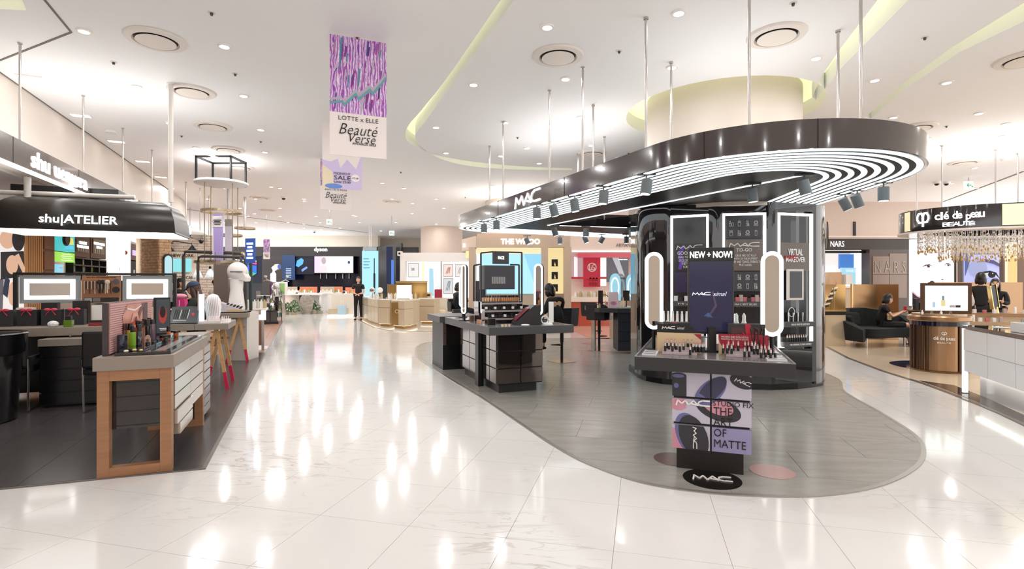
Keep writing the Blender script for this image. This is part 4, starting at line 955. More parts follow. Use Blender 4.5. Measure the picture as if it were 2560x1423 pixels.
gl = mesh_from(MB().cyl(0,0,0,.05,.008,n=8).cyl(0,0,.05,.08,.007,n=8), 'gloss'); gl.materials.append(col('#7d5f58',.2))
for i in range(8): inst('lip_gloss', gl, 'slim lip gloss standing at the left edge of the long black table', 'lip gloss', MG @ Vector((.12+(i%4)*.022,1.15+(i//4)*.03,GZ+.001)), 0, 'lip glosses left edge')
gl2 = gl.copy(); gl2.materials.clear(); gl2.materials.append(col('#2b2526',.2))
for i in range(10): inst('lip_gloss', gl2, 'dark slim lip gloss in the clear block near the front corner of the long table', 'lip gloss', MG @ Vector((.12+(i%5)*.022,.36+(i//5)*.03,GZ+.001)), 0, 'dark lip glosses near the corner')
jr = mesh_from(MB().cyl(0,0,0,.045,.022,n=12), 'jar'); jr.materials.append(col('#d9a184',.3))
for i in range(3): inst('powder_jar', jr, 'peach powder jar between the two lip gloss groups', 'jar', MG @ Vector((.12,.80-.055*i,GZ+.001)), 0, 'peach powder jars')
pt = thing('palette_stand', 'sloped black stand of dark red lip palettes at the front of the long table', 'stand', MG @ Vector((.42,.18,GZ+.001)), ROTA-.2)
obj('wedge', MB().prism([(0,0),(.34,0),(.34,.26),(.26,.26),(0,.03)], 0, .26, M=T(0,.28,0)@R(PI/2,'X')), SATIN, pt)
for i in range(5): obj('palette_row', MB().box(.02,.0,0,.27,.035,.008), col('#7a2235',.2), pt, M=T(.0,.04+i*.045,.045)@R(-.0,'X')@R(-.73,'Y'))
br = thing('brush_box', 'row of black upright brush boxes under the right oval mirror', 'box', MG @ Vector((.80,.62,GZ+.001)), ROTA)
for i in range(5): obj('box', B(i*.05,0,0,i*.05+.045,.2,.24), SATIN, br, bev=.002)
hs = thing('headphone_stand', 'white headphone shaped stand with a tall white card on the front of the long table', 'stand', MG @ Vector((.90,.22,GZ+.001)), ROTA)
obj('base', MB().cyl(0,0,0,.02,.08,.06,n=16), WHITE, hs); obj('card', B(.02,-.005,.02,.09,.005,.30), WHITE, hs); obj('ring', MB().tube([(.05*math.cos(k*PI/8)-.04,0,.06+.05*math.sin(k*PI/8)) for k in range(16)], .01, 6, True), WHITE, hs)
cc_ = thing('carton', 'cream carton beside the oval mirror of the long table', 'carton', MG @ Vector((1.0,.75,GZ+.001)), ROTA); obj('box', B(0,0,0,.10,.1,.26), col('#f0e8c8',.5), cc_); obj('lid', B(0,0,.24,.10,.1,.262), WHITE, cc_)
tw = simple('tissue', MB().ball(0,0,.01,.06,.04,.012,10,5), WHITE, 'crumpled white tissue on the front edge of the long table', 'tissue', MG @ Vector((.52,.08,GZ+.002)), 0)
for i in range(3): simple('sample_jar', MB().cyl(0,0,0,.03,.018,n=10), col('#d9c5a5',.4), 'tiny cream sample jar on the front corner of the long table', 'jar', MG @ Vector((.20+i*.045,.07,GZ+.001)), 0, 'sample jars at the corner')
# ================================================================ STOOLS AND DESK
def stool(loc, rot, label):
    t = thing('bar_stool', label, 'stool', loc, rot, 'black counter stools')
    obj('base', B(-.20,-.20,0,.20,.20,.012), STEEL, t); obj('pole', MB().cyl(0,0,.012,.42,.026,n=14).cyl(0,0,.36,.66,.034,n=14), BLK, t, smooth=True)
    obj('footrest', MB().tube([(0,-.02,.30),(-.10,-.18,.30),(.10,-.18,.30),(0,-.02,.30)], .010, 6), BLK, t)
    obj('seat', B(-.22,-.24,.66,.22,.20,.74), SATIN, t, bev=.02)
    bk = MB(); pr = [(-.235,-.10),(-.25,.08),(-.20,.22),(0,.25),(.20,.22),(.25,.08),(.235,-.10)]; n = len(pr)
    for (x0, y0), (x1, y1) in zip(pr, pr[1:]):
        f0 = 1.0 if abs(y0) > .15 else .93; f1 = 1.0 if abs(y1) > .15 else .93
        bk.add([(x0,y0,.68),(x1,y1,.68),(x1*1.05,y1*1.12,f1),(x0*1.05,y0*1.12,f0),(x0*.86,y0*.86,.68),(x1*.86,y1*.86,.68),(x1*.93,y1*1.0,f1),(x0*.93,y0*1.0,f0)], [(0,1,2,3),(7,6,5,4),(3,2,6,7),(0,4,5,1),(0,3,7,4),(1,5,6,2)])
    obj('backrest', bk, SATIN, t, smooth=True)
p = G(1486,861); stool((p.x, p.y+.1, 0), PI-.75, 'black leather bar stool farthest from the viewer beside the desk')
p = G(1500,878); stool((p.x, p.y+.1, 0), PI-.55, 'black leather bar stool nearer the dark desk with drawers')
p = G(1402,905); stool((p.x+.02, p.y+.02, 0), PI+.6, 'black bar stool at the right end of the long black table')
for (px_, Y_, l_) in ((494,8.75,'black stool under the girl in the navy cap'),(541,12.2,'black stool under the person with the hair bun'),(448,12.6,'black stool under the far customer behind the cap girl'),(2488,11.35,'black stool under the woman behind the gold mirror'),(1144,14.0,'black stool under the customer at the far white shelves')): stool(((px_-CX)/FPX*Y_, Y_, .02), .5, l_)
dk = thing('desk', 'dark counter desk with four drawers and curved steel leg left of the pillar unit', 'desk', (1.72, 10.1, 0), .0)
d0 = G(1545,885); dk.location = (d0.x, d0.y, 0)
obj('drawer_unit', B(0,0,.06,.45,.5,.84), col('#33343c',.4), dk)
for k in range(4): obj('drawer_front', B(.0,-.015,.07+k*.195,.45,0,.255+k*.195), col('#2b2d38',.35), dk, bev=.002)
obj('top', MB().prism([(-.50,.45),(-.36,.16),(-.02,-.04),(.50,-.04),(.50,1.3),(-.5,1.3)], .84, .93), col('#3a3b40',.3), dk)
obj('curved_leg', MB().prism([(.0,0),(.5,0),(.5,.45),(.44,.7),(.22,.84),(0,.84)][::-1], 0, .03, M=T(-.40,.5,0)@R(PI/2,'Z')@R(PI/2,'X')), STEEL, dk)
def dm(x, y, z=.931): return Vector((d0.x+x, d0.y+y, z))
random.seed(7)
mr = thing('table_mirror', 'round ring table mirror with a dark panel on the dark desk', 'mirror', dm(-.28,.45)); obj('panel', B(-.05,0,0,.05,.02,.36), col('#3a2f2c',.3), mr); obj('ring', MB().tube([(.1*math.cos(k*PI/10)+.08,0,.17+.10*math.sin(k*PI/10)) for k in range(20)], .008, 6, True), BLK, mr)
mr = thing('table_mirror', 'dark square table mirror on a stem at the right of the dark desk', 'mirror', dm(.28,.5)); obj('panel', B(-.07,0,.14,.07,.02,.36), col('#3a2f2c',.3), mr); obj('stem', B(-.01,0,0,.01,.02,.14), BLK, mr)
pb = thing('shopping_bag', 'pink and white paper bag on the dark desk', 'bag', dm(-.05,.25)); obj('bag_body', MB().prism([(-.11,0),(.11,0),(.09,.33),(-.09,.33)], -.05, .05, M=XZ), col('#f0d6dc',.5), pb); flat(ell(0,.10,.06,.04), col('#d98aa4',.5), pb, T(0,-.051,0))
gb = thing('shopping_bag', 'pale green paper bag at the right end of the dark desk', 'bag', dm(.42,.3)); obj('bag_body', B(-.07,-.05,0,.07,.05,.30), col('#bcc79a',.5), gb); obj('handle', MB().tube([(-.03,0,.30),(-.03,0,.36),(.03,0,.36),(.03,0,.30)], .004,5), WHITE, gb)
for i, (x, hx, h) in enumerate(((-.38,'#e9dcc8',.08),(-.33,'#c9a07a',.1),(.10,'#f4efe8',.12),(.15,'#e2d4c0',.22),(.34,'#b0a59c',.1),(-.20,'#d7c09a',.15))):
    simple('cosmetic_bottle', MB().lathe([(.018,0),(.018,h*.7),(.010,h*.75),(.010,h)],12), col(hx,.3), ('short cream bottle at the left corner of the dark desk','tan bottle second from the left on the dark desk','white bottle left of centre on the dark desk','tall cream bottle in the middle of the dark desk','grey bottle right on the dark desk','straw coloured bottle beside the paper bag on the dark desk')[i], 'bottle', dm(x,.20+.05*(i%3)), 0, 'bottles on the dark desk', smooth=True)
nb = simple('open_tray', B(-.12,-.08,0,.12,.08,.02), col('#cfc6bb',.4), 'flat cream tray with brushes in the middle of the dark desk', 'tray', dm(.15,.12), .2)
# ================================================================ LEFT: WOOD FRAMED TEST TABLE
def spl(px, p):           # distance along the aisle of the plane p metres from the shop edge, met by the ray through column px
    r = (px-CX)/FPX; o = c0+P*p; return -(o.x-r*o.y)/(A.x-r*A.y)
t0 = Vector((-3.06,3.83,0)); MT1 = T(*t0) @ R(ROTA)
TT = thing('test_table', 'grey topped test table on oak hoop frames with glossy drawers, nearest on the left', 'table', t0, ROTA)
obj('table_top', MB().box(-.02,-.02,.80,.49,1.52,.90).box(-.02,1.52,.80,.43,2.08,.90), GREYTOP, TT, bev=.003)
for y in (0, 1.36):
    fr = MB().box(0,y,0,.075,y+.075,.80).box(.395,y,0,.47,y+.075,.80).box(.075,y,.72,.395,y+.075,.80).box(.075,y,0,.395,y+.075,.075)
    obj('oak_frame', fr, WOODM, TT, bev=.002)
obj('drawer_box', B(.03,.085,.34,.455,1.34,.79), mat('smoke_box', srgb('#2a2422'), .08, coat=.5), TT)
for k in range(4): obj('box_joint', B(.03,.082,.36+k*.11,.455,.0845,.366+k*.11), col('#15110f',.4), TT)
WD = mat('mirror_drawer', srgb('#c9bfb4'), .08, .55)
for c_, (ya, yb) in enumerate(((.10,.70),(.71,1.33))):
    for k in range(4 if c_ == 0 else 4):
        off = .02 if (c_ == 0 and k == 0) else 0
        d = obj('drawer_front', B(.455,ya,.34+k*.115,.475+off,yb,.445+k*.115), WD, TT, bev=.001)
obj('drawer_front', B(.44,.16,.245,.50,.66,.335), WD, TT)
tw = thing('drawer_tower', 'tall tower of eight shallow grey drawers at the far end of the oak framed table', 'drawers', MT1 @ Vector((.02,1.56,0)), ROTA)
obj('carcass', B(0,0,.03,.40,.48,.79), BLK, tw)
for k in range(8): obj('drawer_front', B(.40,.02,.05+k*.092,.418,.47,.13+k*.092), col('#8f8a8a',.12,metal=.3), tw, bev=.001)
for k in range(8): obj('front_panel', B(.01,-.012,.05+k*.092,.39,0,.13+k*.092), col('#3a3738',.3), tw)
# backdrop
bd = thing('backdrop_panel', 'upright display board with pink corrugated print and glowing bottle picture on the near left table', 'display', MT1 @ Vector((.05,.06,.901)), ROTA+PI/2)
# local x runs along the aisle, local -y faces the aisle
obj('board', B(0,.0,0,1.22,.035,.40), col('#3b3234',.4), bd, bev=.002); obj('pink_backing', B(.02,-.006,.01,1.20,0,.395), col('#b98a88',.45), bd)
for k in range(22): obj('corrugation', B(.02,-.012,.015+k*.0172,1.20,0,.026+k*.0172), col('#cf9f9c',.45), bd)
flat([(.30,.0),(.34,.10),(.30,.28),(.42,.37),(.80,.37),(.92,.30),(.86,.12),(.92,.0)], mat('copper_print', srgb('#c98a7c'), .3, noise=(5,5,9,.3)), bd, T(0,-.013,0))
flat(rect(.86,.06,1.0,.37), col('#4c2f35',.4), bd, T(0,-.016,.0)); flat([(.6,.22),(.84,.37),(.9,.37),(.68,.18)], col('#6d3f42',.4), bd, T(0,-.017,0))
flat(rect(.32,.0,.46,.19), col('#84434a',.2), bd, T(0,-.018,0)); flat(rect(.30,.0,.38,.22), col('#5f3a40',.2), bd, T(0,-.019,0))
bt = flat(rect(.50,.0,.72,.22), glow('#c04a2c',.5), bd, T(0,-.020,0)); flat(ell(.61,.09,.055,.10), glow('#ffd9a0',1.1), bd, T(0,-.022,0)); flat(ell(.61,.07,.03,.07), glow('#fff6e6',1.3), bd, T(0,-.024,0))
flat([(.40,.33),(.60,.31),(.80,.345),(.80,.355),(.60,.325),(.40,.345)], col('#f7dcdc',.2), bd, T(0,-.018,0)); flat([(.48,.20),(.56,.29),(.68,.29),(.76,.20),(.70,.19),(.66,.26),(.58,.26),(.53,.19)], col('#e79a86',.3), bd, T(0,-.018,0))
b2_ = thing('picture_board', 'black display board with red lips picture behind the pink corrugated board', 'display', MT1 @ Vector((-.0,1.66,.901)), ROTA+.15)
obj('board', B(-.02,0,0,.125,.03,.40), BLK, b2_); flat(rect(.005,.03,.12,.38), col('#4b5158',.3), b2_, T(0,-.002,0))
for k in range(2): flat(ell(.06,.22+k*.03,.035-.01*k,.09-.03*k), (col('#c04b46',.3), col('#2c2023',.3))[k], b2_, T(0,-.004-.002*k,0))
lines(2, .07,.03, LETTERP, b2_, T(.065,-.006,.07))
tr = thing('black_tray', 'long black gloss tray of perfume and jars on the near left table', 'tray', MT1 @ Vector((.10,.03,.901)), ROTA)
obj('tray_base', B(0,0,0,.36,1.35,.022), mat('tray_black', srgb('#2a2928'), .1, coat=.5), tr, bev=.002); obj('riser', B(.0,.10,.022,.16,1.2,.040), mat('tray_black2', srgb('#1c1a1a'), .06, coat=.5), tr, bev=.002)
obj('inlay_strip', B(.24,.08,.022,.30,1.25,.026), col('#9a948f',.15), tr)
def bottle(x, y, z, r, h, hcap, liq, cap, label, rc=None, cat='bottle', group=None):
    t = thing('bottle' if cat == 'bottle' else 'jar', label, cat, MT1 @ Vector((x,y,z)), 0, group)
    obj('glass_body', MB().lathe([(r*.92,0),(r,.004),(r,h*.97),(r*.85,h)],20), liq, t, smooth=True)
    obj('cap', MB().lathe([(rc or r*.72,h),(rc or r*.72,h+hcap),((rc or r*.72)*.95,h+hcap+.002)],18), cap, t, smooth=True)
def liq(h): return mat('liq_'+h, srgb(h), .04, coat=.7, emit=.08)
z1, z2 = .924, .942
bottle(.11,.17,z1,.034,.125,.0,liq('#151a2c'),BLK,'large dark blue glass cylinder bottle nearest on the black tray', .03)
bottle(.20,.26,z1,.022,.145,.05,liq('#10151c'),BLK,'slim black bottle with black cap behind the large blue one')
bottle(.13,.36,z2,.022,.11,.05,liq('#7fae2a'),BLK,'bright green perfume bottle on the black tray')
bottle(.09,.45,z2,.024,.12,.055,liq('#c9a94c'),BLK,'golden yellow perfume bottle on the black tray')
bottle(.14,.55,z2,.024,.13,.055,liq('#8c3a1e'),BLK,'amber red perfume bottle, third along the tray')
bottle(.10,.62,z2,.022,.13,.055,liq('#a04a22'),BLK,'amber perfume bottle, fourth along the tray')
bottle(.15,.70,z2,.026,.14,.05,liq('#191318'),BLK,'black perfume bottle in the middle of the tray row')
bottle(.11,.78,z2,.024,.14,.05,liq('#2b2329'),BLK,'dark plum perfume bottle beside the black one')
bottle(.15,.86,z2,.024,.14,.04,liq('#6c5560'),BLK,'mauve perfume bottle toward the far end of the row')
bottle(.11,.94,z2,.022,.13,.06,liq('#b0702a'),BLK,'tall amber bottle with long black cap at the end of the row')
bottle(.24,.90,z1,.045,.03,.02,liq('#7a4326'),BLK,'wide low amber jar with black lid on the tray', .045, 'jar')
bottle(.21,1.18,z1,.018,.06,.05,liq('#b35a22'),BLK,'slim amber dropper bottle at the far end of the tray', .016)
bottle(.26,1.24,z1,.022,.04,.02,liq('#a34e1f'),BLK,'small amber jar beside the dropper bottle', .022, 'jar')
for i, (x, y) in enumerate(((.22,.62),(.23,.70),(.25,.48),(.21,.46),(.27,.80))): bottle(x, y, z1, .016, .02, .012, liq('#3a3a3c'), BLK, 'tiny clear based jar with black lid standing along the tray', .016, 'jar', 'tiny jars on the black tray')
sc_ = thing('card', 'arched pink label card leaning between the perfume bottles', 'card', MT1 @ Vector((.20,.50,z1)), ROTA); obj('card_face', MB().prism([(-.022,0),(.022,0),(.022,.06),(.012,.085),(0,.092),(-.012,.085),(-.022,.06)], -.003, .003, M=XZ), col('#c8a090',.4), sc_); lines(2, .02,.02, INK, sc_, T(0,-.004,.045))
for k, (x, y) in enumerate(((.20,.13),(.16,.08),(.25,.10),(.22,1.05),(.17,1.1))): simple('pebble', MB().ball(0,0,.008,.018,.014,.010,8,5), col(('#d6c08e','#e6dcc8','#c9b07c','#d9b8a0','#e9d6c4')[k],.6), ('tan pebble beside the large blue bottle','white pebble at the near edge of the black tray','brown pebble at the front corner of the black tray','pinkish pebble near the dropper bottle','pale pebble left of the dropper bottle')[k], 'pebble', MT1 @ Vector((x,y,z1)), k, smooth=True)
# ================================================================ TRESTLE TABLES
RED = col('#c81245',.45)
def trestle(loc, L, Wd, label, split=None):
    t = thing('trestle_table', label, 'table', loc, ROTA); z = .90
    if split: obj('table_top', B(-Wd,0,z-.08,-split-.004,L,z), GREYTOP, t, bev=.002); obj('table_top', B(-split,0,z-.08,0,L,z), GREYTOP, t, bev=.002)
    else: obj('table_top', B(-Wd,0,z-.08,0,L,z), GREYTOP, t, bev=.002)
    for y in (.12, L-.12):
        for (xa, xb, ya) in ((-.16,-.02,0),(-.16,-.36,0)):
            a = Vector((xa,y,z-.08)); b = Vector((xb,y-.06,0)); m_ = a.lerp(b,.72)
            leg = obj('leg', MB().bar(a, m_, .045,.03), mat('beech', srgb('#c69a66'), .45, noise=(3,3,30,.1)), t); obj('red_tip', MB().bar(m_, b, .045,.03), RED, leg)
        obj('cross_bar', B(-.32,y-.015,.62,-.06,y+.015,.66), WOODM, t)
    return t
tb = Vector((-3.86,7.08,0)); trestle(tb, .85, .72, 'grey topped trestle table with red dipped legs, first of the row', .40)
tc = Vector((-4.83,9.53,0)); trestle(tc, .75, .62, 'grey topped trestle table with red dipped legs, farther of the row')
MB_ = T(*tb) @ R(ROTA); MC_ = T(*tc) @ R(ROTA)
es = thing('easel_display', 'black sloped easel displaying eye pencils on the first trestle table', 'display', MB_ @ Vector((-.71,.12,.901)), ROTA-.1); es.scale = (.78,.78,.9)
obj('front_board', B(0,0,0,.42,.03,.27), mat('slate_panel', srgb('#4c5256'), .2), es, M=T(0,.0,.015)@R(-.5,'X')); obj('rear_board', B(0,0,0,.42,.012,.26), BLK, es, M=T(0,.27,0)@R(.25,'X')); obj('foot', B(0,-.02,0,.42,.06,.015), BLK, es)
for i in range(8): obj('pencil', MB().bar((.05+i*.03,-.006,.07),(.07+i*.03,-.006,.22),.008,.006), (BLK,WHITE)[i%4==3], es, M=T(0,.0,.015)@R(-.5,'X'))
obj('lip_shape', MB().ball(.34,-.004,.14,.025,.004,.03,10,6), col('#c23a44',.4), es, M=T(0,0,.015)@R(-.5,'X')); lines(1, .2,.014, LETTERP, es, T(0,0,.015)@R(-.5,'X')@T(.15,-.003,.04))
hd = thing('head_display', 'white mannequin head shaped stand of fine brushes beside a bright blue-white panel', 'display', MB_ @ Vector((-.37,.20,.901)), ROTA); hd.scale = (.72,.72,.95)
obj('base', MB().prism([(-.02,-.1),(.44,-.1),(.50,.05),(.44,.36),(-.02,.36)], 0, .03), col('#e4e0de',.2), hd); obj('side_panel', B(-.03,-.05,.03,-.01,.0,.46), STEEL, hd); obj('lit_panel', B(-.01,-.05,.03,.08,-.03,.42), glow('#d8ecf8',1.3), hd)
obj('head_form', MB().lathe([(.10,.03),(.12,.1),(.145,.22),(.13,.33),(.08,.40),(.01,.42)],20,T(.20,.14,0)), col('#f1e9ea',.4), hd, smooth=True)
for i in range(7): obj('fine_brush', MB().bar((.15+i*.028,-.02-.0,.10),(.10+i*.032,.0,.38),.004), col('#4a3f42',.4), hd)
for i in range(9): obj('bristle_tip', MB().cyl(.12+i*.035,-.06,.03,.085,.006,n=8), col('#efd6da',.4), hd)
th_ = thing('lash_stand', 'small white tiered stand of tiny bottles right of the mannequin head stand', 'stand', MB_ @ Vector((-.06,.10,.901)), ROTA); th_.scale = (.5,.8,.9); obj('step', B(-.10,-.04,0,.11,.06,.015), WHITE, th_); obj('step', B(-.10,.06,0,.11,.30,.05), WHITE, th_)
for i in range(8): obj('tiny_bottle', MB().cyl(-.08+i%4*.05,(.0 if i < 4 else .12),(.015 if i<4 else .05),(.07 if i<4 else .1),.009,n=8), col('#e7dada',.3), th_)
fb = thing('brush_stand', 'sloped grey stand holding foundation brushes on the farther trestle table', 'stand', MC_ @ Vector((-.55,.15,.901)), ROTA)
obj('wedge', MB().prism([(0,0),(.45,0),(.45,.05),(0,.22)], -.35, 0, M=XZ@Matrix.Identity(4)), col('#cfc8cc',.4), fb); obj('beige_face', B(.18,-.002,.0,.45,.0,.06), col('#d9b58a',.4), fb)
for i in range(10): obj('brush', MB().bar((.16+(i%5)*.055,.06+(i//5)*.12,.13-(i%5)*.015),(.20+(i%5)*.055,.02+(i//5)*.12,.17-(i%5)*.015),.022), col('#2d211c',.4), fb)
obj('black_base', B(-.02,-.02,-.0,.50,.36,.02), BLK, fb)
# ================================================================ LEFT MAKEUP COUNTER WITH MIRRORS
MH = T(-5.4,6.2,0) @ R(ROTA)
ct = thing('counter', 'long black makeup counter with grey top under the dark hood on the left', 'counter', (-5.4,6.2,0), ROTA)
obj('counter_top', B(-2.0,0,.82,.90,.75,.92), GREYTOP, ct, bev=.003)
obj('back_panel', B(-1.9,.70,.05,.88,.73,.82), BLK, ct)
obj('cabinet', B(.10,.02,.05,.88,.70,.82), col('#0e0d0f',.3), ct)
du = thing('drawer_unit', 'black drawer unit with a grey top tray pushed under the left counter', 'drawers', MH @ Vector((-.12,-.22,0)), ROTA)
obj('top_tray', B(0,0,.72,.80,.5,.80), GREYTOP, du, bev=.002); obj('carcass', B(.02,.03,.03,.80,.5,.72), col('#0e0d0f',.3), du)
for k in range(5): obj('drawer_front', B(.01,.01,.05+k*.135,.79,.03,.175+k*.135), col('#141316',.2), du, bev=.002)
obj('knob', MB().cyl(.30,.0,.83,.86,.012), STEEL, du)
mf = thing('mirror_frame', 'wide black frame holding two lit mirrors and a brush panel on the left counter', 'mirror', (-4.65,7.2,0), ROTA)
fm = MB(); fm.box(-1.76,0,.92,-1.72,.05,1.585).box(-.04,0,.92,0,.05,1.585).box(-1.72,0,1.555,-.04,.05,1.585)
obj('frame', fm, BLK, mf, bev=.002)
def litmirror(x0, x1, z0, z1):
    obj('mirror_backing', B(x0,.012,z0,x1,.04,z1), col('#8f9496',.15), mf); i = .05; w_ = .05
    r_ = MB().box(x0+i,.006,z0+i,x0+i+w_,.012,z1-i).box(x1-i-w_,.006,z0+i,x1-i,.012,z1-i).box(x0+i+w_,.006,z1-i-w_,x1-i-w_,.012,z1-i).box(x0+i+w_,.006,z0+i,x1-i-w_,.012,z0+i+w_)
    obj('light_frame', r_, glow('#fffaf4',2.6), mf); obj('glass', B(x0+i+w_,.008,z0+i+w_,x1-i-w_,.011,z1-i-w_), MIRROR, mf)
litmirror(-1.70,-1.08,1.19,1.55); litmirror(-.62,-.05,1.19,1.55)
obj('brush_panel', B(-1.06,.012,1.19,-.64,.04,1.55), col('#a67553',.5), mf)
for k in range(14): obj('slat', B(-1.05,.004,1.28+k*.0155,-.65,.012,1.289+k*.0155), mat('slat', srgb('#9c6a4a'), .5), mf)
text('the art of makeup tools', .32,.022, INK, mf, T(-.85,.010,1.525), bold=-.005)
for i in range(16): obj('brush', MB().bar((-1.03+i*.019,-.004,1.31+(.06 if i%3 else .0)),(-1.03+i*.019,-.004,1.46),.006).ball(-1.03+i*.019,-.004,1.465,.005,.004,.012,6,4), col(('#d9cfc6','#1f1a1a')[i%2],.4), mf)
for x, r_, h in ((-.87,.022,'#241d1b'),(-.83,.026,'#1b1515'),(-.78,.032,'#d9c3b0')): obj('powder_brush', MB().bar((x,-.008,1.32),(x,-.008,1.44),.012).ball(x,-.008,1.465,r_,.012,.03,12,8), col(h,.6), mf, smooth=False)
obj('round_badge', MB().cyl(0,0,0,.01,.035,n=20), col('#4a4f58',.4), mf, M=T(-.69,.012,1.47)@R(PI/2,'X')); obj('round_badge', MB().cyl(0,0,0,.01,.042,n=20), col('#1c1a1c',.4), mf, M=T(-.69,.012,1.36)@R(PI/2,'X'))
obj('caption_strip', B(-1.04,.004,1.20,-.66,.012,1.26), col('#1a1818',.4), mf); obj('caption_photo', B(-1.03,.001,1.207,-.95,.004,1.253), col('#9a9794',.4), mf); obj('caption_photo', B(-.94,.001,1.207,-.86,.004,1.253), col('#6f6c6a',.4), mf)
# what stands on the left counter
RB = mat('ribbon_pink', srgb('#d5455a'), .35)
for i, px in enumerate((100,127,152,178,211,238)):
    x = -.86+i*.235
    t = thing('gift_bag', 'dark gift bag tied with a red bow, %s from the left on the left counter' % ('first','second','third','fourth','fifth','sixth')[i], 'gift bag', MH @ Vector((x-.3,.45,.921)), ROTA+random.uniform(-.1,.1), 'gift bags with red bows')
    obj('bag_body', B(-.10,-.05,0,.10,.05,.20), col('#26252a',.35), t, bev=.003)
    bw = MB()
    for sx in (-1,1): bw.ball(sx*.035,-.06,.20,.036,.012,.018,10,6,T(0,0,0)).bar((sx*.005,-.058,.195),(sx*.05,-.06,.13),.018,.004)
    bw.ball(0,-.065,.198,.012,.012,.012,8,5); obj('bow', bw, RB, t, smooth=True)
    obj('embossed_ring', MB().prism(circ(0,0,.045,20), 0, .002, M=T(0,-.05,.09)@XZ, hole=circ(0,0,.040,20)[::-1]), col('#3b3a40',.2), t)
bxk = thing('storage_box', 'black storage case with a pale lid at the left end of the counter', 'box', MH @ Vector((-1.62,.25,.921)), ROTA); obj('box', B(0,0,0,.48,.35,.16), BLK, bxk, bev=.004); obj('lid', B(-.005,-.005,.16,.485,.355,.175), col('#c9c5c0',.3), bxk)
simple('tissue', MB().ball(0,0,.035,.06,.05,.04,9,6), WHITE, 'crumpled white tissue on the front edge of the left counter', 'tissue', MH @ Vector((-.10,.12,.921)))
gj = thing('glass_jar', 'square green glass jar on the left counter', 'jar', MH @ Vector((.06,.10,.921)), ROTA); obj('glass_body', B(-.04,-.04,0,.04,.04,.08), liq('#5a7a22'), gj, bev=.004); obj('cap', B(-.028,-.028,.08,.028,.028,.13), BLK, gj)
for i, (x, h, hx, l) in enumerate(((.32,.07,'#8a2a30','low dark red compact on the left counter'),(.52,.05,'#4a1a20','flat black-red tray on the left counter'),(.74,.12,'#2a2022','small black bottle behind the near board on the left counter'))):
    o = thing('cosmetic', l, 'cosmetic', MH @ Vector((x,.15,.921)), ROTA); obj('base', B(-.07,-.05,0,.07,.05,h*.6), col(hx,.15), o, bev=.004); obj('lid', B(-.06,-.04,h*.6,.06,.04,h), BLK, o, bev=.004)
for i, (x, h, hx) in enumerate(((-.55,.22,'#e9e5e0'),(-.30,.28,'#1b1a1c'),(.02,.30,'#1f1d20'),(.22,.24,'#e0dcd8'),(.50,.2,'#cfc9c2'),(.70,.26,'#2a282c'),(.88,.2,'#d8c7a6'))):
    simple('organizer', MB().box(-.08,-.05,0,.08,.05,h).box(-.065,-.055,h*.2,.065,-.05,h*.8), col(hx,.35), 'upright organizer box behind the gift bags, %s from the left' % ('first','second','third','fourth','fifth','sixth','seventh')[i], 'organizer', MH @ Vector((x,.62,.921)), ROTA, 'organizers behind the gift bags')
# hood
LH = 1.92
def hood_ring(th):
    a = math.radians(th); fi = .42*(1-math.cos(a)); si = .26*(1-math.cos(a)); z = 2.10+.44*math.sin(a)
    return [(-LH+si, fi, z), (-si, fi, z), (-si*.8, .95, z), (-LH+si*.8, .95, z)]
hm_ = MB(); rings = [hood_ring(a) for a in range(0, 91, 6)]
for r_ in rings: hm_.v += r_
for i in range(len(rings)-1):
    for k in range(4): hm_.f.append((i*4+k, i*4+(k+1)%4, (i+1)*4+(k+1)%4, (i+1)*4+k))
n = len(rings); hm_.f.append(tuple((n-1)*4+k for k in range(4)))
hoodc = Vector((-4.38,6.76,0))
ho = thing('hood', 'dark curved metal hood with white lettering hanging over the left makeup counter', 'canopy', hoodc, ROTA)
obj('shell', hm_, mat('hood_metal', srgb('#26221f'), .32, .5), ho, smooth=True)
obj('grey_end', MB().add([(.004,.03,2.10),(.004,.95,2.10),(-.2,.95,2.53),(-.18,.42,2.52),(-.07,.16,2.42)], [(0,1,2,3,4)]), col('#8f8884',.4), ho)
lp = MB().box(-LH+.02,.02,2.075,-.02,.06,2.10); obj('light_strip', lp, glow('#ffffff',3), ho); obj('under_panel', B(-LH+.02,.06,2.085,-.02,.94,2.10), glow('#fffaf2',1.2), ho)
ML = T(-LH/2+.18,.006,2.235) @ R(-.12,'X')
text('shu|ATELIER', .78,.135, LETTER, ho, T(-1.0,-.02,2.215)@R(-.10,'X'), bold=.012)
ps = MB().cyl(-1.62,.3,2.45,2.76,.035,n=14).tube([(-1.95,.45,2.58),(-.55,.45,2.60)],.03,10); obj('white_pipe', ps, col('#cfc8c2',.4), ho, smooth=True)
pl_ = W(387, 300, 6.59); t = thing('hanging_pole', 'thick white pole from ceiling to the right end of the dark hood', 'pole', (pl_.x, 6.9, 0)); obj('shaft', MB().cyl(0,0,2.52,CEIL,.03,n=14), col('#e6dfd8',.5), t, smooth=True); obj('flange', MB().cyl(0,0,CEIL-.015,CEIL,.05,n=14), WHITE, t)
bm_ = thing('duct_beam', 'black beam with lamps behind the sign above the dark hood', 'beam', MH @ Vector((-.9,1.6,0)), ROTA); obj('beam', B(-.2,0,2.70,1.05,.3,2.84), BLK, bm_); 
for i in range(3): obj('lamp_head', MB().ball(.05+i*.35,.0,2.69,.06,.06,.05,10,6), BLK, bm_)
added_uplight(ho, (-1.0,.7,2.60), 0, 1.6, .5, 19)
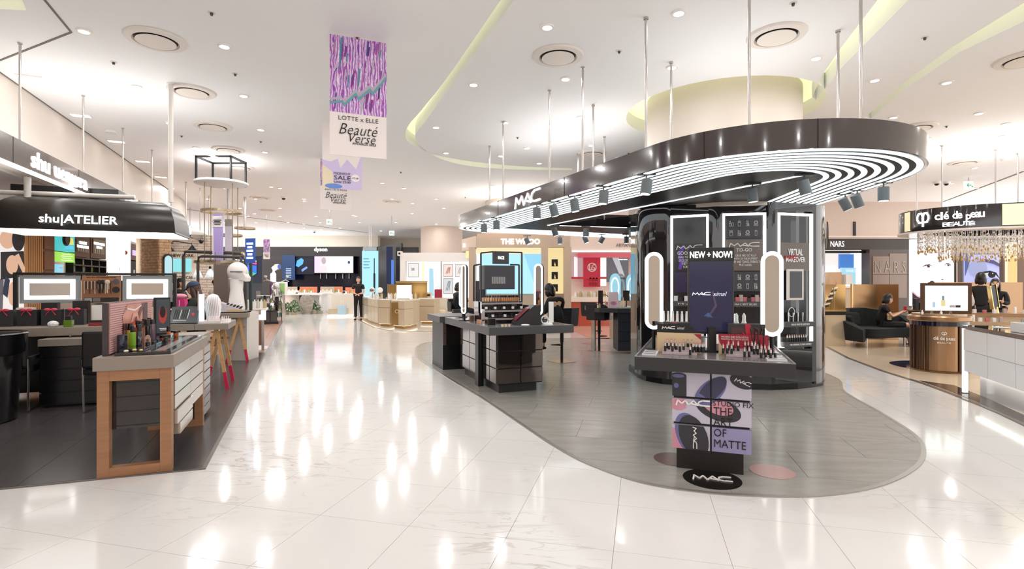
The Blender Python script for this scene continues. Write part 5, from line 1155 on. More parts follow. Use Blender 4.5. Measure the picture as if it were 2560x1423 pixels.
# sign board along the left shops
MS = frame(c0-P*2.18, A)
SGN = mat('sign_board', srgb('#5a504c'), .15, coat=.4)
sg = thing('sign_board', 'long dark grey hanging sign board with white shop lettering above the left shops', 'sign', tuple(c0-P*2.18), math.atan2(A.y, A.x))
MSl = Matrix.Identity(4)
s_a, s_b = spl(-60,-2.18), spl(388,-2.18)
s_c = spl(545,-2.18)
obj('board', B(s_a,0,2.74,s_b+1.5,.06,3.03), SGN, sg); obj('board', B(s_b+1.5,0,2.74,s_c,.06,3.03), SGN, sg)
obj('light_strip', B(s_a,-.01,2.715,spl(284,-2.18)+1.5,.05,2.74), glow('#ffffff',3), sg)
for k in range(5): added_uplight(sg, (s_a+1.0+k*(s_c-s_a)/5.2,.25,3.05), 0, 2.2, .12, 1.0)
for px in (33, 197, 305): obj('panel_joint', B(spl(px,-2.18)-.004,-.002,2.74,spl(px,-2.18)+.004,0,3.03), INK, sg)
def sign_text(s, pa, pb, z, h, **k):
    a, b = spl(pa,-2.18), spl(pb,-2.18)
    return text(s, abs(b-a), h, LETTER, sg, T((a+b)/2,-.004,z), **k)
sign_text('shu uemura', 78, 218, 2.885, .20, bold=.02)
# flower style emblem of the next shop and small lettering
s = spl(475,-2.18)
flat([(.0,-.10),(.05,-.03),(.14,-.06),(.08,.02),(.13,.12),(.03,.07),(0,.16),(-.03,.07),(-.13,.12),(-.08,.02),(-.14,-.06),(-.05,-.03)], LETTER, sg, T(s,-.004,2.88)); flat(rect(-.12,-.14,.12,-.12), LETTER, sg, T(s,-.004,2.88))
lines(2, 1.2,.12, LETTER, sg, T(spl(536,-2.18),-.004,2.86))
for px, top in ((50,108),(208,238),(307,320),(380,375)):
    Y = (CEIL-CH)*FPX/(HY-top); x = (px-CX)/FPX*Y
    t = thing('hanging_rod', 'steel rod carrying the left sign board, %s from the left edge' % {50:'first',208:'second',307:'third',380:'fourth'}[px], 'rod', (x,Y,0)); obj('shaft', MB().cyl(0,0,3.03,CEIL,.012,n=10), STEEL, t, smooth=True); obj('ceiling_flange', MB().cyl(0,0,CEIL-.015,CEIL,.022,n=12), STEEL, t)
for i, (px, top) in enumerate(((428,421),(465,455),(500,470),(475,520),(522,490))):
    Y = (CEIL-CH)*FPX/(HY-top); x = (px-CX)/FPX*Y
    t = thing('hanging_rod', 'thin far hanging rod, %s from the left, above the left sign board' % ('first','second','fourth','third','fifth')[i], 'rod', (x,Y,0), 0, 'far left hanging rods'); obj('shaft', MB().cyl(0,0,2.9,CEIL,.014,n=8), STEEL, t); obj('ceiling_flange', MB().cyl(0,0,CEIL-.015,CEIL,.03,n=8), STEEL, t)
for i, (px, py) in enumerate(((465,591),(498,606))):
    s = spl(px,-2.18); t = thing('security_camera', ('black dome camera at the corner of the left sign','second black dome camera farther along the left sign')[i], 'camera', tuple(MS @ Vector((s,-.05,2.70)))); obj('housing', MB().cyl(0,0,.0,.04,.07,n=14), BLK, t); obj('dome', MB().ball(0,0,0,.06,.06,.06,12,8), col('#0a0a0a',.1), t, smooth=True)
# ================================================================ LEFT FOREGROUND: bin, chairs
bn = thing('planter', 'big black tapering plastic planter cut by the left edge of the photo', 'planter', (-5.58,5.35,0))
obj('body', MB().lathe([(.33,0),(.36,.02),(.40,.70),(.42,.72),(.44,.90),(.46,.92),(.44,.93),(.42,.88)],40), mat('black_plastic', srgb('#151314'), .22, coat=.3), bn, smooth=True); obj('soil_disc', MB().cyl(0,0,.82,.86,.43,n=30), col('#0a0a0a',.8), bn)
def lounge(loc, rot, label):
    t = thing('chair', label, 'chair', loc, rot)
    obj('seat', B(-.26,-.25,.42,.26,.25,.50), BLKC, t, bev=.03); obj('backrest', B(-.26,.20,.50,.26,.28,.92), col('#1d1c1d',.45), t, bev=.03)
    for sx in (-1,1):
        obj('leg_frame', MB().tube([(sx*.26,.25,.60),(sx*.26,.22,.02),(sx*.26,-.24,.02),(sx*.26,-.26,.45)], .011, 6), STEEL, t); obj('armrest', B(sx*.26-.025,-.22,.58,sx*.26+.025,.22,.62), BLKC, t)
    return t
lounge((-5.75,5.9,0), ROTA+PI+.1, 'black leather chair with steel legs behind the big planter'); 
lounge((-4.55,6.05,0), ROTA+PI-.2, 'black leather chair partly hidden by the near left table')
sb = simple('shoe', MB().ball(0,0,.05,.14,.05,.05,12,6), BLKC, 'black shoe on the steel footrest under the left counter', 'shoe', MH @ Vector((-.75,.2,.0)), .3)
# ================================================================ LEFT: SHOPS ALONG THE WALL
def wallframe(p): return frame(tuple(c0+P*p), A)
MW = wallframe(-4.2)
def ws(px, p=-4.2): return spl(px, p)
def wz(py, px, p=-4.2):
    s = spl(px, p); y = (c0+A*s+P*p).y; return CH+(HY-py)/FPX*y
def wobj(name, x0, x1, y0, y1, z0, z1, m, par, **k): return obj(name, B(x0,y0,z0,x1,y1,z1), m, par, M=MW, **k)
# poster of faces (left edge)
pf = thing('light_poster', 'large lit poster of close-up faces at the left edge of the photo', 'poster', (0,0,0))
xa, xb = ws(-90), ws(60); obj('panel', B(xa,0,.5,xb,.1,2.9), glow('#e9e2df',.9), pf, M=MW)
def ppx(px, py, p=-4.2): return (spl(px,p), wz(py, px, p))
def pflat(pts, m, par, off): return flat([ppx(x,y) for x,y in pts], m, par, MW@T(0,-off,0))
def pe(cx, cy, rx, ry, n=18, a=0): return [(cx+rx*math.cos(t)*math.cos(a)-ry*math.sin(t)*math.sin(a), cy+rx*math.cos(t)*math.sin(a)+ry*math.sin(t)*math.cos(a)) for t in [2*PI*k/n for k in range(n)]]
SKN = glow('#e0b295',.8); DKP = glow('#2b2830',.25)
pflat(pe(45,598,16,30), DKP, pf, .006); pflat(pe(18,598,20,24), SKN, pf, .004); pflat([(0,630),(58,628),(60,690),(0,700)], DKP, pf, .008); pflat(pe(28,662,15,24), SKN, pf, .012); pflat([(34,640),(58,690),(60,670),(44,634)], SKN, pf, .014); pflat(pe(30,735,12,30), SKN, pf, .012); pflat([(10,690),(22,700),(16,745),(4,735)], glow('#2c3a58',.4), pf, .014); pflat([(-30,690),(8,700),(5,780),(-30,780)], glow('#77727a',.5), pf, .006)
# vertical slat partition
sl_ = thing('slat_partition', 'partition of vertical light wood slats beside the face poster', 'partition', (0,0,0)); xa, xb = ws(61), ws(104)
wobj('backing', xa, xb, .05, .1, 0, 2.9, WOODD, sl_)
for k in range(8): x = xa+(xb-xa)*(k+.2)/8; wobj('slat', x, x+(xb-xa)*.075, -.03, .05, 0, 2.9, mat('slat_light', srgb('#c08a52'), .5), sl_)
# wooden cabinet
cb_ = thing('cabinet', 'dark wood cabinet with square doors right of the slat partition', 'cabinet', (0,0,0)); xa, xb = ws(105), ws(136)
wobj('body', xa, xb, 0, .4, 0, 2.9, WOODD, cb_)
for k in range(3): wobj('door', xa+.05, xb-.05, -.02, 0, 2.15-k*.42, 2.52-k*.42, WOODM if k==9 else mat('wood_mid', srgb('#7a4a2c'), .45, noise=(6,6,30,.15)), cb_)
# illuminated signs
sg1 = thing('lit_sign', 'teal and yellow lit sign with a round black seal above the green sign', 'sign', (0,0,0)); xa, xb = ws(140), ws(184)
z0, z1 = wz(628,160), wz(584,160); wobj('panel', xa, xb, -.02, .1, z0, z1+.1, glow('#4fc3c4',.9), sg1)
pflat([(160,593),(178,596),(180,612),(160,612)], glow('#e3dc6a',.9), sg1, .03); pflat([(160,614),(180,616),(180,624),(158,622)], glow('#5fc9ef',.9), sg1, .03)
o = flat([ppx(*q) for q in pe(150,598,9,17)], col('#20201e',.4), sg1, MW@T(0,-.10,0), 'round_seal', .02); flat([ppx(*q) for q in pe(150,598,6.5,12.5)], col('#3a3a36',.4), sg1, MW@T(0,-.125,0), 'seal_ring', .01)
sg2 = thing('lit_sign', 'bright green lit sign with pale lines of text', 'sign', (0,0,0)); z0, z1 = wz(657,160), wz(628,160)
wobj('panel', xa, xb, -.02, .1, z0+.02, z1-.03, glow('#9fdc56',.95), sg2)
for k in range(4): pflat([(152-k%2*3,634+k*5),(174+k%2*4,636.5+k*5),(174+k%2*4,638+k*5),(152-k%2*3,636+k*5)], glow('#eafcd8',1), sg2, .025)
sg3 = thing('lit_sign', 'small pale blue lit leaflet panel below the green sign', 'sign', (0,0,0)); wobj('panel', ws(141), ws(155), -.02, .1, wz(684,148), wz(661,148), glow('#8fd2e8',.9), sg3); pflat([(144,668),(152,669),(152,671),(144,670)], WHITE, sg3, .025)
# brown lift-up cabinets
for i, (pa, pb, l) in enumerate(((184,226,'left'),(227,266,'right'))):
    t = thing('wall_cabinet', f'brown wall cabinet with lettered glass front, {l} of the pair above the open shelves', 'cabinet', (0,0,0)); xa, xb = ws(pa), ws(pb); z0, z1 = wz(647 if i else 643,(pa+pb)/2), wz(590,(pa+pb)/2)
    wobj('frame', xa, xb-.04, 0, .4, z0, z1, col('#6e4f44',.45), t); wobj('glass_front', xa+.12, xb-.16, -.015, 0, z0+.12, z1-.10, col('#3a2c28',.15), t)
    text(('CLEANSERS\nTONERS & MASKS','MOISTURIZERS\nSERUMS')[i], (xb-xa)*.68, .16, LETTER, t, MW@T((xa+xb)/2-.02,-.02,(z0+z1)/2+.04))
    for k in range(4): obj('bottle_behind_glass', B(xa+.2+k*.14,-.02,z0+.14,xa+.27+k*.14,-.012,z0+.24), col(('#b9b4ae','#8a847e')[k%2],.3), t, M=MW)
# cube shelving under the cabinets
def shelves(pa, pb, pt, pbm, nc, nr, back, frame_m, label, depth=.14):
    t = thing('shelf_unit', label, 'shelves', (0,0,0)); xa, xb = ws(pa), ws(pb); mid = (pa+pb)/2; z0, z1 = wz(pbm,mid), wz(pt,mid); w_ = .035
    wobj('back', xa, xb, depth, depth+.03, z0, z1, back, t)
    for k in range(nc+1): x = xa+(xb-xa)*k/nc; wobj('upright', x-w_/2, x+w_/2, 0, depth, z0, z1, frame_m, t)
    for k in range(nr+1): z = z0+(z1-z0)*k/nr; wobj('shelf', xa, xb, 0, depth, z-w_/2, z+w_/2, frame_m, t)
    return t, xa, xb, z0, z1
wb = col('#e9e3dd',.6)
shelves(184,266,648,700,4,3,wb,BLK,'black framed open shelves with pale back under the brown cabinets')
t, xa, xb, z0, z1 = shelves(267,326,597,700,4,3,glow('#fff8f0',1.5),glow('#fffaf4',1.3),'bright white lit cube shelving between the brown cabinets and the brick pillar')  # uprights and shelves emit too, standing in for light falling on them
t2 = thing('dark_bow', 'red-brown bow ornament in a white cube shelf', 'ornament', MW @ Vector((ws(315),.1,wz(648,315)+.03))); obj('bow', MB().ball(-.08,0,.16,.09,.03,.07).ball(.08,0,.16,.09,.03,.07), col('#8a3a2c',.4), t2, smooth=True); obj('ribbon_tail', MB().bar((0,0,.14),(.05,0,.0),.04,.01).bar((0,0,.14),(-.05,0,.0),.04,.01), col('#8a3a2c',.4), t2)
random.seed(11)
PAL = ['#f4f1ec','#2b2a2c','#b9c97a','#7fb9a8','#d8d2ca','#e8e2da','#3d5a4a','#c8b48a']
bm3 = []
for h in PAL:
    me = mesh_from(MB().box(-.035,-.03,0,.035,.03,.15).box(-.028,-.033,.03,.028,-.03,.11).cyl(0,0,.15,.19,.016,n=8), 'bottle'); me.materials.append(col(h,.4)); bm3.append(me)
for row, (pa, pb, py, lab, n_) in enumerate(((190,262,664,'upper black framed shelf',9),(190,262,682,'lower black framed shelf',9),(272,320,664,'upper white cube shelf',6),(272,320,681,'lower white cube shelf',6))):
    xa, xb = ws(pa), ws(pb)
    for i in range(n_): inst('shop_bottle', bm3[(i*3+row)%8], f'small shop bottle on the {lab} behind the left mirrors', 'bottle', MW @ Vector((xa+(xb-xa)*i/(n_-1), .15, wz(py,(pa+pb)/2)-.15)), math.atan2(A.y,A.x), f'shop bottles on the {lab}')
# tall boxes above the cabinets
for i, (px, hx, wd) in enumerate(((205,'#2a2624',.5),(220,'#d8d2ca',.5),(238,'#2d2a2a',.3),(250,'#e6e2dc',.6),(265,'#ddd8d2',.5),(285,'#8fb83e',.5),(305,'#cfc6ba',.7))):
    t = thing('display_box', 'decorative box on top of the wall cabinets, %s from the left' % ('first','second','third','fourth','fifth','green sixth','seventh')[i], 'box', MW @ Vector((ws(px),.1,wz(593,px)+.04)), math.atan2(A.y,A.x), 'boxes above the wall cabinets')
    obj('box', B(-wd/2,0,0,wd/2,.3,.26), col(hx,.5), t); obj('front_print', B(-wd/2+.05,-.01,.04,wd/2-.05,0,.22), col(('#efeae4','#6d675f')[i%2],.5), t)
# second pair of cabinets + dark shelf
t = thing('wall_cabinet', 'brown cabinet with a small pink and blue screen left of the brick pillar', 'cabinet', (0,0,0)); xa, xb = ws(327), ws(378); z0, z1 = wz(653,350), wz(614,350)
wobj('frame', xa, xb, 0, .4, z0, z1, col('#6e4f44',.45), t); wobj('screen', xa+.15, xa+(xb-xa)*.5, -.02, 0, z0+.15, z0+(z1-z0)*.62, glow('#d3b9ea',1), t); wobj('glass_front', xa+(xb-xa)*.58, xb-.15, -.02, 0, z0+.12, z1-.12, col('#4a3a33',.15), t)
t = thing('shelf_unit', 'black perforated shelf unit with small white goods under the pink screen', 'shelves', (0,0,0)); wobj('body', xa, xb, 0, .4, 0, z0-.03, col('#1f1e20',.5), t)
for i in range(10): wobj('white_item', xa+.2+(i%5)*(xb-xa-.4)/5, xa+.3+(i%5)*(xb-xa-.4)/5, -.03, 0, z0-.45-(i//5)*.42, z0-.30-(i//5)*.42, WHITE, t)
# brick pillar
def bricks(par, x0, x1, z0, z1, M, m, bw, bh, g=.012, d=.02, seed=1):
    rnd = random.Random(seed); mb = MB(); z = z0; r = 0
    while z < z1:
        x = x0-(bw/2 if r % 2 else 0)
        while x < x1:
            a, b = max(x, x0), min(x+bw-g, x1)
            if b-a > .02: mb.box(a, -d-rnd.uniform(0,.008), z, b, 0, min(z+bh-g, z1), M)
            x += bw
        z += bh; r += 1
    return obj('bricks', mb, m, par, kind='stuff')
BR = mat('brick_orange', srgb('#c99a72'), .8, noise=(5,5,11,.3), bump=.3); BRW = mat('brick_white', srgb('#e4dad0'), .8, noise=(5,5,11,.12), bump=.3)
bp = thing('brick_pillar', 'orange brick pillar with an arched window, far left behind the mirrors', 'pillar', (0,0,0)); Yb = 14.0
def Xp(px, Y): return (px-CX)/FPX*Y
obj('core', MB().prism([(Xp(334,Yb),Yb+.3),(Xp(397,Yb-.2),Yb-.2),(Xp(427,Yb+.1),Yb+.1),(Xp(424,Yb+1.0),Yb+1.0),(Xp(340,Yb+1.2),Yb+1.2)], 0, 3.0), col('#d9c4aa',.8), bp)
pa, pb, pc = Vector((Xp(334,Yb),Yb+.3,0)), Vector((Xp(397,Yb-.2),Yb-.2,0)), Vector((Xp(427,Yb+.1),Yb+.1,0))
bricks(bp, 0, (pb-pa).length, 1.3, 3.0, frame(tuple(pa), pb-pa), BR, .26, .078); bricks(bp, 0, (pc-pb).length, 1.3, 3.0, frame(tuple(pb), pc-pb), mat('brick_light', srgb('#d8b48c'), .8, noise=(5,5,11,.25)), .26, .078, seed=2)
aw = frame(tuple(pb), pc-pb)@T((pc-pb).length*.62,-.05,0)
obj('arch_frame', MB().prism([(-.13,1.45)]+[(.13*math.cos(PI-PI*k/8)*1.0, 2.08+.16*math.sin(PI*k/8)) for k in range(9)]+[(.13,1.45)], 0, .03, M=aw@XZ), BLK, bp); obj('arch_glass', MB().prism([(-.10,1.48)]+[(.10*math.cos(PI-PI*k/8), 2.06+.13*math.sin(PI*k/8)) for k in range(9)]+[(.10,1.48)], .03, .04, M=aw@XZ), glow('#bfe6ee',.8), bp)
# white brick wall with poster
wbw = thing('brick_wall', 'white brick wall panel behind the vintage city poster', 'wall panel', (0,0,0)); Yw = 16.0; Mwb = frame((Xp(424,Yw), Yw, 0), (1,.25)); Lw = 1.3
obj('core', B(0,0,0,Lw,.2,2.95), col('#c9bcb0',.8), wbw, M=Mwb); bricks(wbw, 0, Lw, 1.0, 2.95, Mwb, BRW, .26, .08, seed=5)
vp = thing('wall_poster', 'pale vintage poster reading NEW YORK and APOTHECARY lit by two wall lamps', 'poster', (0,0,0))
obj('board', B(.02,-.06,1.35,.78,-.035,2.42), col('#efe9df',.6), vp, M=Mwb); obj('teal_picture', B(.05,-.065,1.80,.62,-.06,2.20), glow('#8fe0e6',.9), vp, M=Mwb)
text('NEW YORK.', .64,.10, INK, vp, Mwb@T(.38,-.064,2.30), bold=.01); text('APOTHECARY', .68,.10, INK, vp, Mwb@T(.40,-.064,1.62), bold=.01); text('SINCE 1851', .45,.05, col('#2a9aa8',.5), vp, Mwb@T(.36,-.066,1.76)); lines(1, .6,.03, INK, vp, Mwb@T(.40,-.064,1.52))
wl_ = thing('wall_lamp', 'double black cone wall lamp above the vintage poster', 'lamp', (0,0,0))
obj('arm', MB().tube([(.10,-.3,2.62),(.22,-.3,2.72),(.70,-.3,2.66),(.72,-.3,2.55)], .015, 6).tube([(.10,-.05,2.66),(.10,-.3,2.66)], .015, 6), BLK, wl_, M=Mwb)
for x in (.10, .72): obj('shade', MB().lathe([(.15,-.19),(.02,0),(.015,.02)], 16, T(x,-.3,2.60)), BLK, wl_, M=Mwb, smooth=True)
# ================================================================ LEFT MID: pipe frame, rings, statue, motorcycle
pfm = thing('pipe_frame', 'bent black pipe frame with brass elbows carrying glass pendants', 'frame', (0,0,0)); Yf = 11.0
def Q(px, py, Y): return tuple(W(px, py, Y))
obj('rear_pipe', MB().tube([Q(459,790,Yf),Q(459,640,Yf),Q(463,630,Yf),Q(470,629,Yf),Q(608,634,Yf),Q(613,637,Yf),Q(614,650,Yf),Q(614,800,Yf)], .035, 8), col('#45403c',.4), pfm, smooth=True)
obj('front_pipe', MB().tube([Q(495,800,Yf-.6),Q(495,655,Yf-.6),Q(497,643,Yf-.6),Q(505,641,Yf-.6),Q(600,643,Yf-.6),Q(603,652,Yf-.6),Q(603,790,Yf-.6)], .028, 8), col('#45403c',.4), pfm, smooth=True)
obj('brass_elbow', MB().tube([Q(604,633.6,Yf),Q(609,634.5,Yf),Q(613.5,640,Yf),Q(614,648,Yf)], .04, 8), BRASS, pfm, smooth=True)
for i, px in enumerate((494,525,538,565)):
    p = W(px, 682, Yf-.3); t = thing('pendant_lamp', 'small glass pendant lamp hanging from the pipe frame, %s from the left' % ('first','second','third','fourth')[i], 'lamp', p, 0, 'glass pendant lamps')
    obj('shade', MB().lathe([(.10,-.10),(.05,.02),(.03,.08)],14), mat('pendant_glass', (.8,.9,.92), .1, 0, alpha=.55), t, smooth=True); obj('bulb', MB().ball(0,0,-.02,.035), glow('#ffffff',5), t, smooth=True); obj('cap', MB().cyl(0,0,.08,.13,.022), BLK, t); obj('cord', MB().cyl(0,0,.13,.42,.004,n=6), BLK, t)
pkb = thing('shopping_bag', 'pink striped bag beside the girl in the navy cap', 'bag', (Xp(452,9.4), 9.4, .92)); obj('bag_body', MB().prism([(-.10,0),(.12,0),(.09,.24),(-.06,.26)], -.05, .05, M=XZ), col('#e43a8a',.5), pkb); obj('pink_cloth', MB().ball(-.02,0,.29,.14,.07,.05,12,8), col('#f0a0b4',.6), pkb, smooth=True); obj('stripe', MB().box(-.06,-.055,.12,-.05,-.05,.22).box(0,-.055,.05,.01,-.05,.22), WHITE, pkb)
# ring chandelier
p = W(554, 458, 11.1); rc = thing('ring_chandelier', 'tall hanging display of brass rings below a black box frame and white disc', 'chandelier', (p.x, p.y, 0)); rcx = p.x
fr = MB(); a_, b_ = .36, .30
for x in (-a_, a_):
    for y in (-b_, b_): fr.bar((x,y,3.55),(x,y,CEIL), .035)
for z in (CEIL-.02,):
    for (xa, ya, xb, yb) in ((-a_,-b_,a_,-b_),(-a_,b_,a_,b_),(-a_,-b_,-a_,b_),(a_,-b_,a_,b_)): fr.bar((xa,ya,z),(xb,yb,z), .035)
obj('box_frame', fr, BLK, rc); obj('white_disc', MB().lathe([(.50,3.55),(.52,3.565),(.52,3.60),(.50,3.61)],40), WHITE, rc, smooth=True)
added_uplight(rc, (0,0,3.63), 0, .7, .7, 9)
def ringz(z, r, w_=.03, h=.05): return MB().prism(circ(0,0,r,40), z, z+h, hole=circ(0,0,r-w_,40)[::-1])
obj('ring', ringz(2.95,.40), BRASS, rc); obj('ring', ringz(1.87,.52,.04,.05), BRASS, rc)
for k in range(4): a = PI/4+k*PI/2+.3; obj('rod', MB().bar((.37*math.cos(a),.37*math.sin(a),1.92),(.37*math.cos(a),.37*math.sin(a),3.55),.014), BRASS, rc)
pb_ = thing('vertical_banner', 'lilac vertical panel inside the ring chandelier', 'banner', (rcx+.06, 10.85, 0)); obj('panel', B(-.11,0,1.88,.10,.03,2.90), col('#b9a6e0',.5), pb_); obj('white_top', B(-.11,-.005,2.62,.10,.0,2.85), WHITE, pb_); obj('white_edge', B(-.11,-.005,1.95,-.09,0,2.6), WHITE, pb_); lines(4, .16,.12, INK, pb_, T(-.005,-.008,2.72))
pc_ = thing('vertical_banner', 'narrow white clear panel beside the lilac panel', 'banner', (Xp(571,11.4), 11.4, 0)); obj('panel', B(-.08,0,1.92,.08,.02,2.85), col('#e6e0ee',.3), pc_); obj('cap', B(-.08,-.003,2.7,.08,.0,2.85), STEEL, pc_)
for i, (px, py, r_, Y) in enumerate(((571,591,.33,13.5),(612,573,.30,16.0))):
    q = W(px, py, Y); t = thing('ring_lamp', ('brass ring hanging low behind the ring chandelier','far brass ring with a small lilac box right of the chandelier')[i], 'lamp', (q.x, Y, 0)); obj('ring', ringz(q.z, r_), BRASS, t); obj('tube', MB().cyl(0,0,q.z,CEIL,.035,n=10), STEEL, t); obj('centre_plate', MB().cyl(0,0,q.z+.02,q.z+.03,r_-.02,n=24), col('#e8e2dc',.5), t)
# rectangular tower panel + statue
twr = thing('display_tower', 'grey-brown upright tower box left of the white helmeted bust', 'tower', (Xp(553,10.2),10.2,0), .2); obj('tower_body', B(-.14,0,.9,.12,.2,1.82), col('#76685f',.4), twr, bev=.003); obj('chrome_side', B(.12,0,.9,.16,.2,1.80), STEEL, twr); obj('table', B(-.5,-.3,.80,.6,.5,.90), GREYTOP, twr); obj('table_leg', B(.45,-.2,0,.52,-.13,.80), BLK, twr)
sx_ = Xp(598,9.9); bust = thing('bust_statue', 'white bust statue wearing a smooth helmet with dark visor slot, facing right', 'statue', (sx_, 9.9, 0))
WH = mat('plaster_white', srgb('#efeae6'), .35)
obj('pedestal', B(-.25,-.2,0,.25,.25,.90), col('#d8d0c8',.4), bust)
obj('neck_column', MB().lathe([(.14,.90),(.15,.98),(.13,1.15),(.11,1.32),(.12,1.52)],20,T(-.05,0,0)), WH, bust, smooth=True)
obj('helmet', MB().ball(-.03,0,1.67,.185,.16,.18,28,18).ball(-.02,0,1.60,.15,.13,.12,18,12), WH, bust, smooth=True)
obj('face_guard', MB().prism([(.02,1.66),(.135,1.64),(.155,1.60),(.185,1.56),(.175,1.49),(.15,1.475),(.09,1.50),(.0,1.50),(-.06,1.56)], -.09, .09, M=XZ), WH, bust, bev=.03); obj('neck_frill', MB().ball(-.12,0,1.53,.08,.10,.022,16,8), WH, bust, smooth=True); obj('visor_slot', MB().box(-.09,-.163,1.655,.12,-.10,1.668), BLK, bust)
# motorcycle on a black plinth
mc = thing('motorcycle', 'chrome motorcycle seen end-on, standing on a black plinth by the aisle', 'motorcycle', (Xp(668,18.6), 19.3, .49), .46)
TY = col('#1c1a1b',.6)
def wheel(y, r=.30):
    o = obj('wheel', MB().tube([(0, y+r*math.cos(2*PI*k/20), .26+r*math.sin(2*PI*k/20)+.06) for k in range(20)], .055, 8, True), TY, mc, smooth=True)
    obj('rim', MB().tube([(0, y+r*.8*math.cos(2*PI*k/20), .32+r*.8*math.sin(2*PI*k/20)) for k in range(20)], .02, 6, True), CHROME, o, smooth=True); obj('hub', MB().cyl(0,0,-.06,.06,.06,n=12,M=T(0,y,.32)@R(PI/2,'Y')), CHROME, o)
wheel(-.65); wheel(.65)
obj('front_fork', MB().tube([(-.09,-.65,.32),(-.10,-.45,.95)], .025,8).tube([(.09,-.65,.32),(.10,-.45,.95)], .025,8), CHROME, mc, smooth=True)
obj('handlebar', MB().tube([(-.42,-.30,1.02),(-.30,-.38,1.08),(-.1,-.45,.98),(.1,-.45,.98),(.30,-.38,1.08),(.42,-.30,1.02)], .018,8), CHROME, mc, smooth=True)
obj('headlight', MB().ball(0,-.56,.90,.11,.10,.11,16,10), CHROME, mc, smooth=True); obj('lens', MB().ball(0,-.62,.90,.085,.05,.085,14,8), col('#e9eef0',.1), mc, smooth=True)
obj('fuel_tank', MB().ball(0,-.12,.80,.16,.32,.14,18,12), CHROME, mc, smooth=True); obj('saddle', MB().ball(0,.38,.72,.15,.30,.06,16,8), BLKC, mc, smooth=True)
obj('engine', MB().box(-.14,-.22,.30,.14,.22,.58).cyl(-.06,0,.5,.75,.07).cyl(.06,.1,.5,.75,.07), mat('engine', (.35,.34,.33), .3, .8), mc, bev=.01); obj('exhaust', MB().tube([(.16,-.1,.4),(.20,.1,.25),(.20,.8,.28)], .045, 10), CHROME, mc, smooth=True)
obj('fender', MB().tube([(0,-.98,.45),(0,-.85,.66),(0,-.65,.73),(0,-.45,.66)], .07, 8), CHROME, mc, smooth=True)
for sx in (-1,1): obj('mirror', MB().ball(sx*.36,-.34,1.20,.06,.02,.045,10,6).tube([(sx*.30,-.38,1.08),(sx*.36,-.34,1.18)],.008,6), CHROME, mc, smooth=True)
pg = thing('plinth', 'long black plinth with glass sides under the motorcycle', 'plinth', (Xp(660,18.2), 18.3, 0), .46); obj('base', B(-.42,-.1,0,.42,2.1,.08), BLK, pg); obj('cabinet', B(-.38,-.05,.08,.38,2.05,.45), mat('smoke2', srgb('#4a4542'), .1), pg); obj('top', B(-.42,-.1,.45,.42,2.1,.49), BLK, pg)
pp = G(662,812); po = thing('stanchion', 'black post on a round steel foot in front of the motorcycle', 'post', (pp.x, pp.y, 0)); obj('foot', MB().cyl(0,0,0,.02,.24,n=28), STEEL, po); obj('post', MB().cyl(0,0,.02,1.02,.04,n=12), BLK, po); obj('thin_rod', MB().cyl(.10,.2,.02,1.40,.012,n=8), BLK, po)
bs = thing('blue_sign', 'narrow blue lettered sign on a dark green post right of the bust', 'sign', (Xp(627,10.5), 10.5, 0), -.25); obj('post', MB().cyl(0,0,.0,1.85,.03,n=10), col('#2a3a36',.4), bs); obj('panel', B(-.10,-.04,1.85,.13,-.02,2.35), glow('#3a63b8',.6), bs); lines(5, .15,.36, LETTER, bs, T(.015,-.045,2.10))
gt = thing('goods_table', 'white topped counter with clear cups and goods right of the bust', 'table', (Xp(640,11.5), 11.2, 0), ROTA); obj('top', B(-.5,-.2,.86,.35,.5,.90), WHITE, gt); obj('lit_side', B(-.1,-.21,.66,.34,-.2,.86), glow('#fffdf8',1.3), gt); obj('frame', MB().box(.25,-.15,0,.3,-.1,.86).box(-.45,-.15,0,-.4,-.1,.86), STEEL, gt); obj('side_board', B(-.45,0,.1,.28,.03,.66), col('#9a6f58',.4), gt)
for i in range(12): inst('shop_bottle', bm3[(0,4,5,7)[i%4]], 'pale shop bottle on the white topped counter right of the bust', 'bottle', Vector((Xp(640,11.5), 11.2, .901))+P*(-.42+.065*i)+A*.1, i, 'bottles right of the bust')
ps_ = thing('round_podium', 'low round cream podium with a white panel lying on it, left of the aisle', 'podium', tuple(G(612,852)), 0); obj('disc', MB().cyl(0,0,0,.09,.34,n=36), col('#b99a80',.4), ps_, smooth=True); obj('panel', B(-.2,-.1,.09,.25,.2,.11), WHITE, ps_)
q_ = G(610,872); o = thing('floor_sticker', 'large round white and purple floor sticker left of the aisle', 'sticker', (q_.x,q_.y+.0,.0065)); obj('outer_disc', MB().cyl(0,0,0,.002,.52,n=40), col('#e6ddd6',.3), o); obj('inner_disc', MB().cyl(-.1,0,.002,.003,.34,n=36), col('#9a86a8',.3), o)
for (px, ytop, lab, hx) in ((709,640,'small lilac hanging banner far over the aisle','#c9a2d8'),): pass
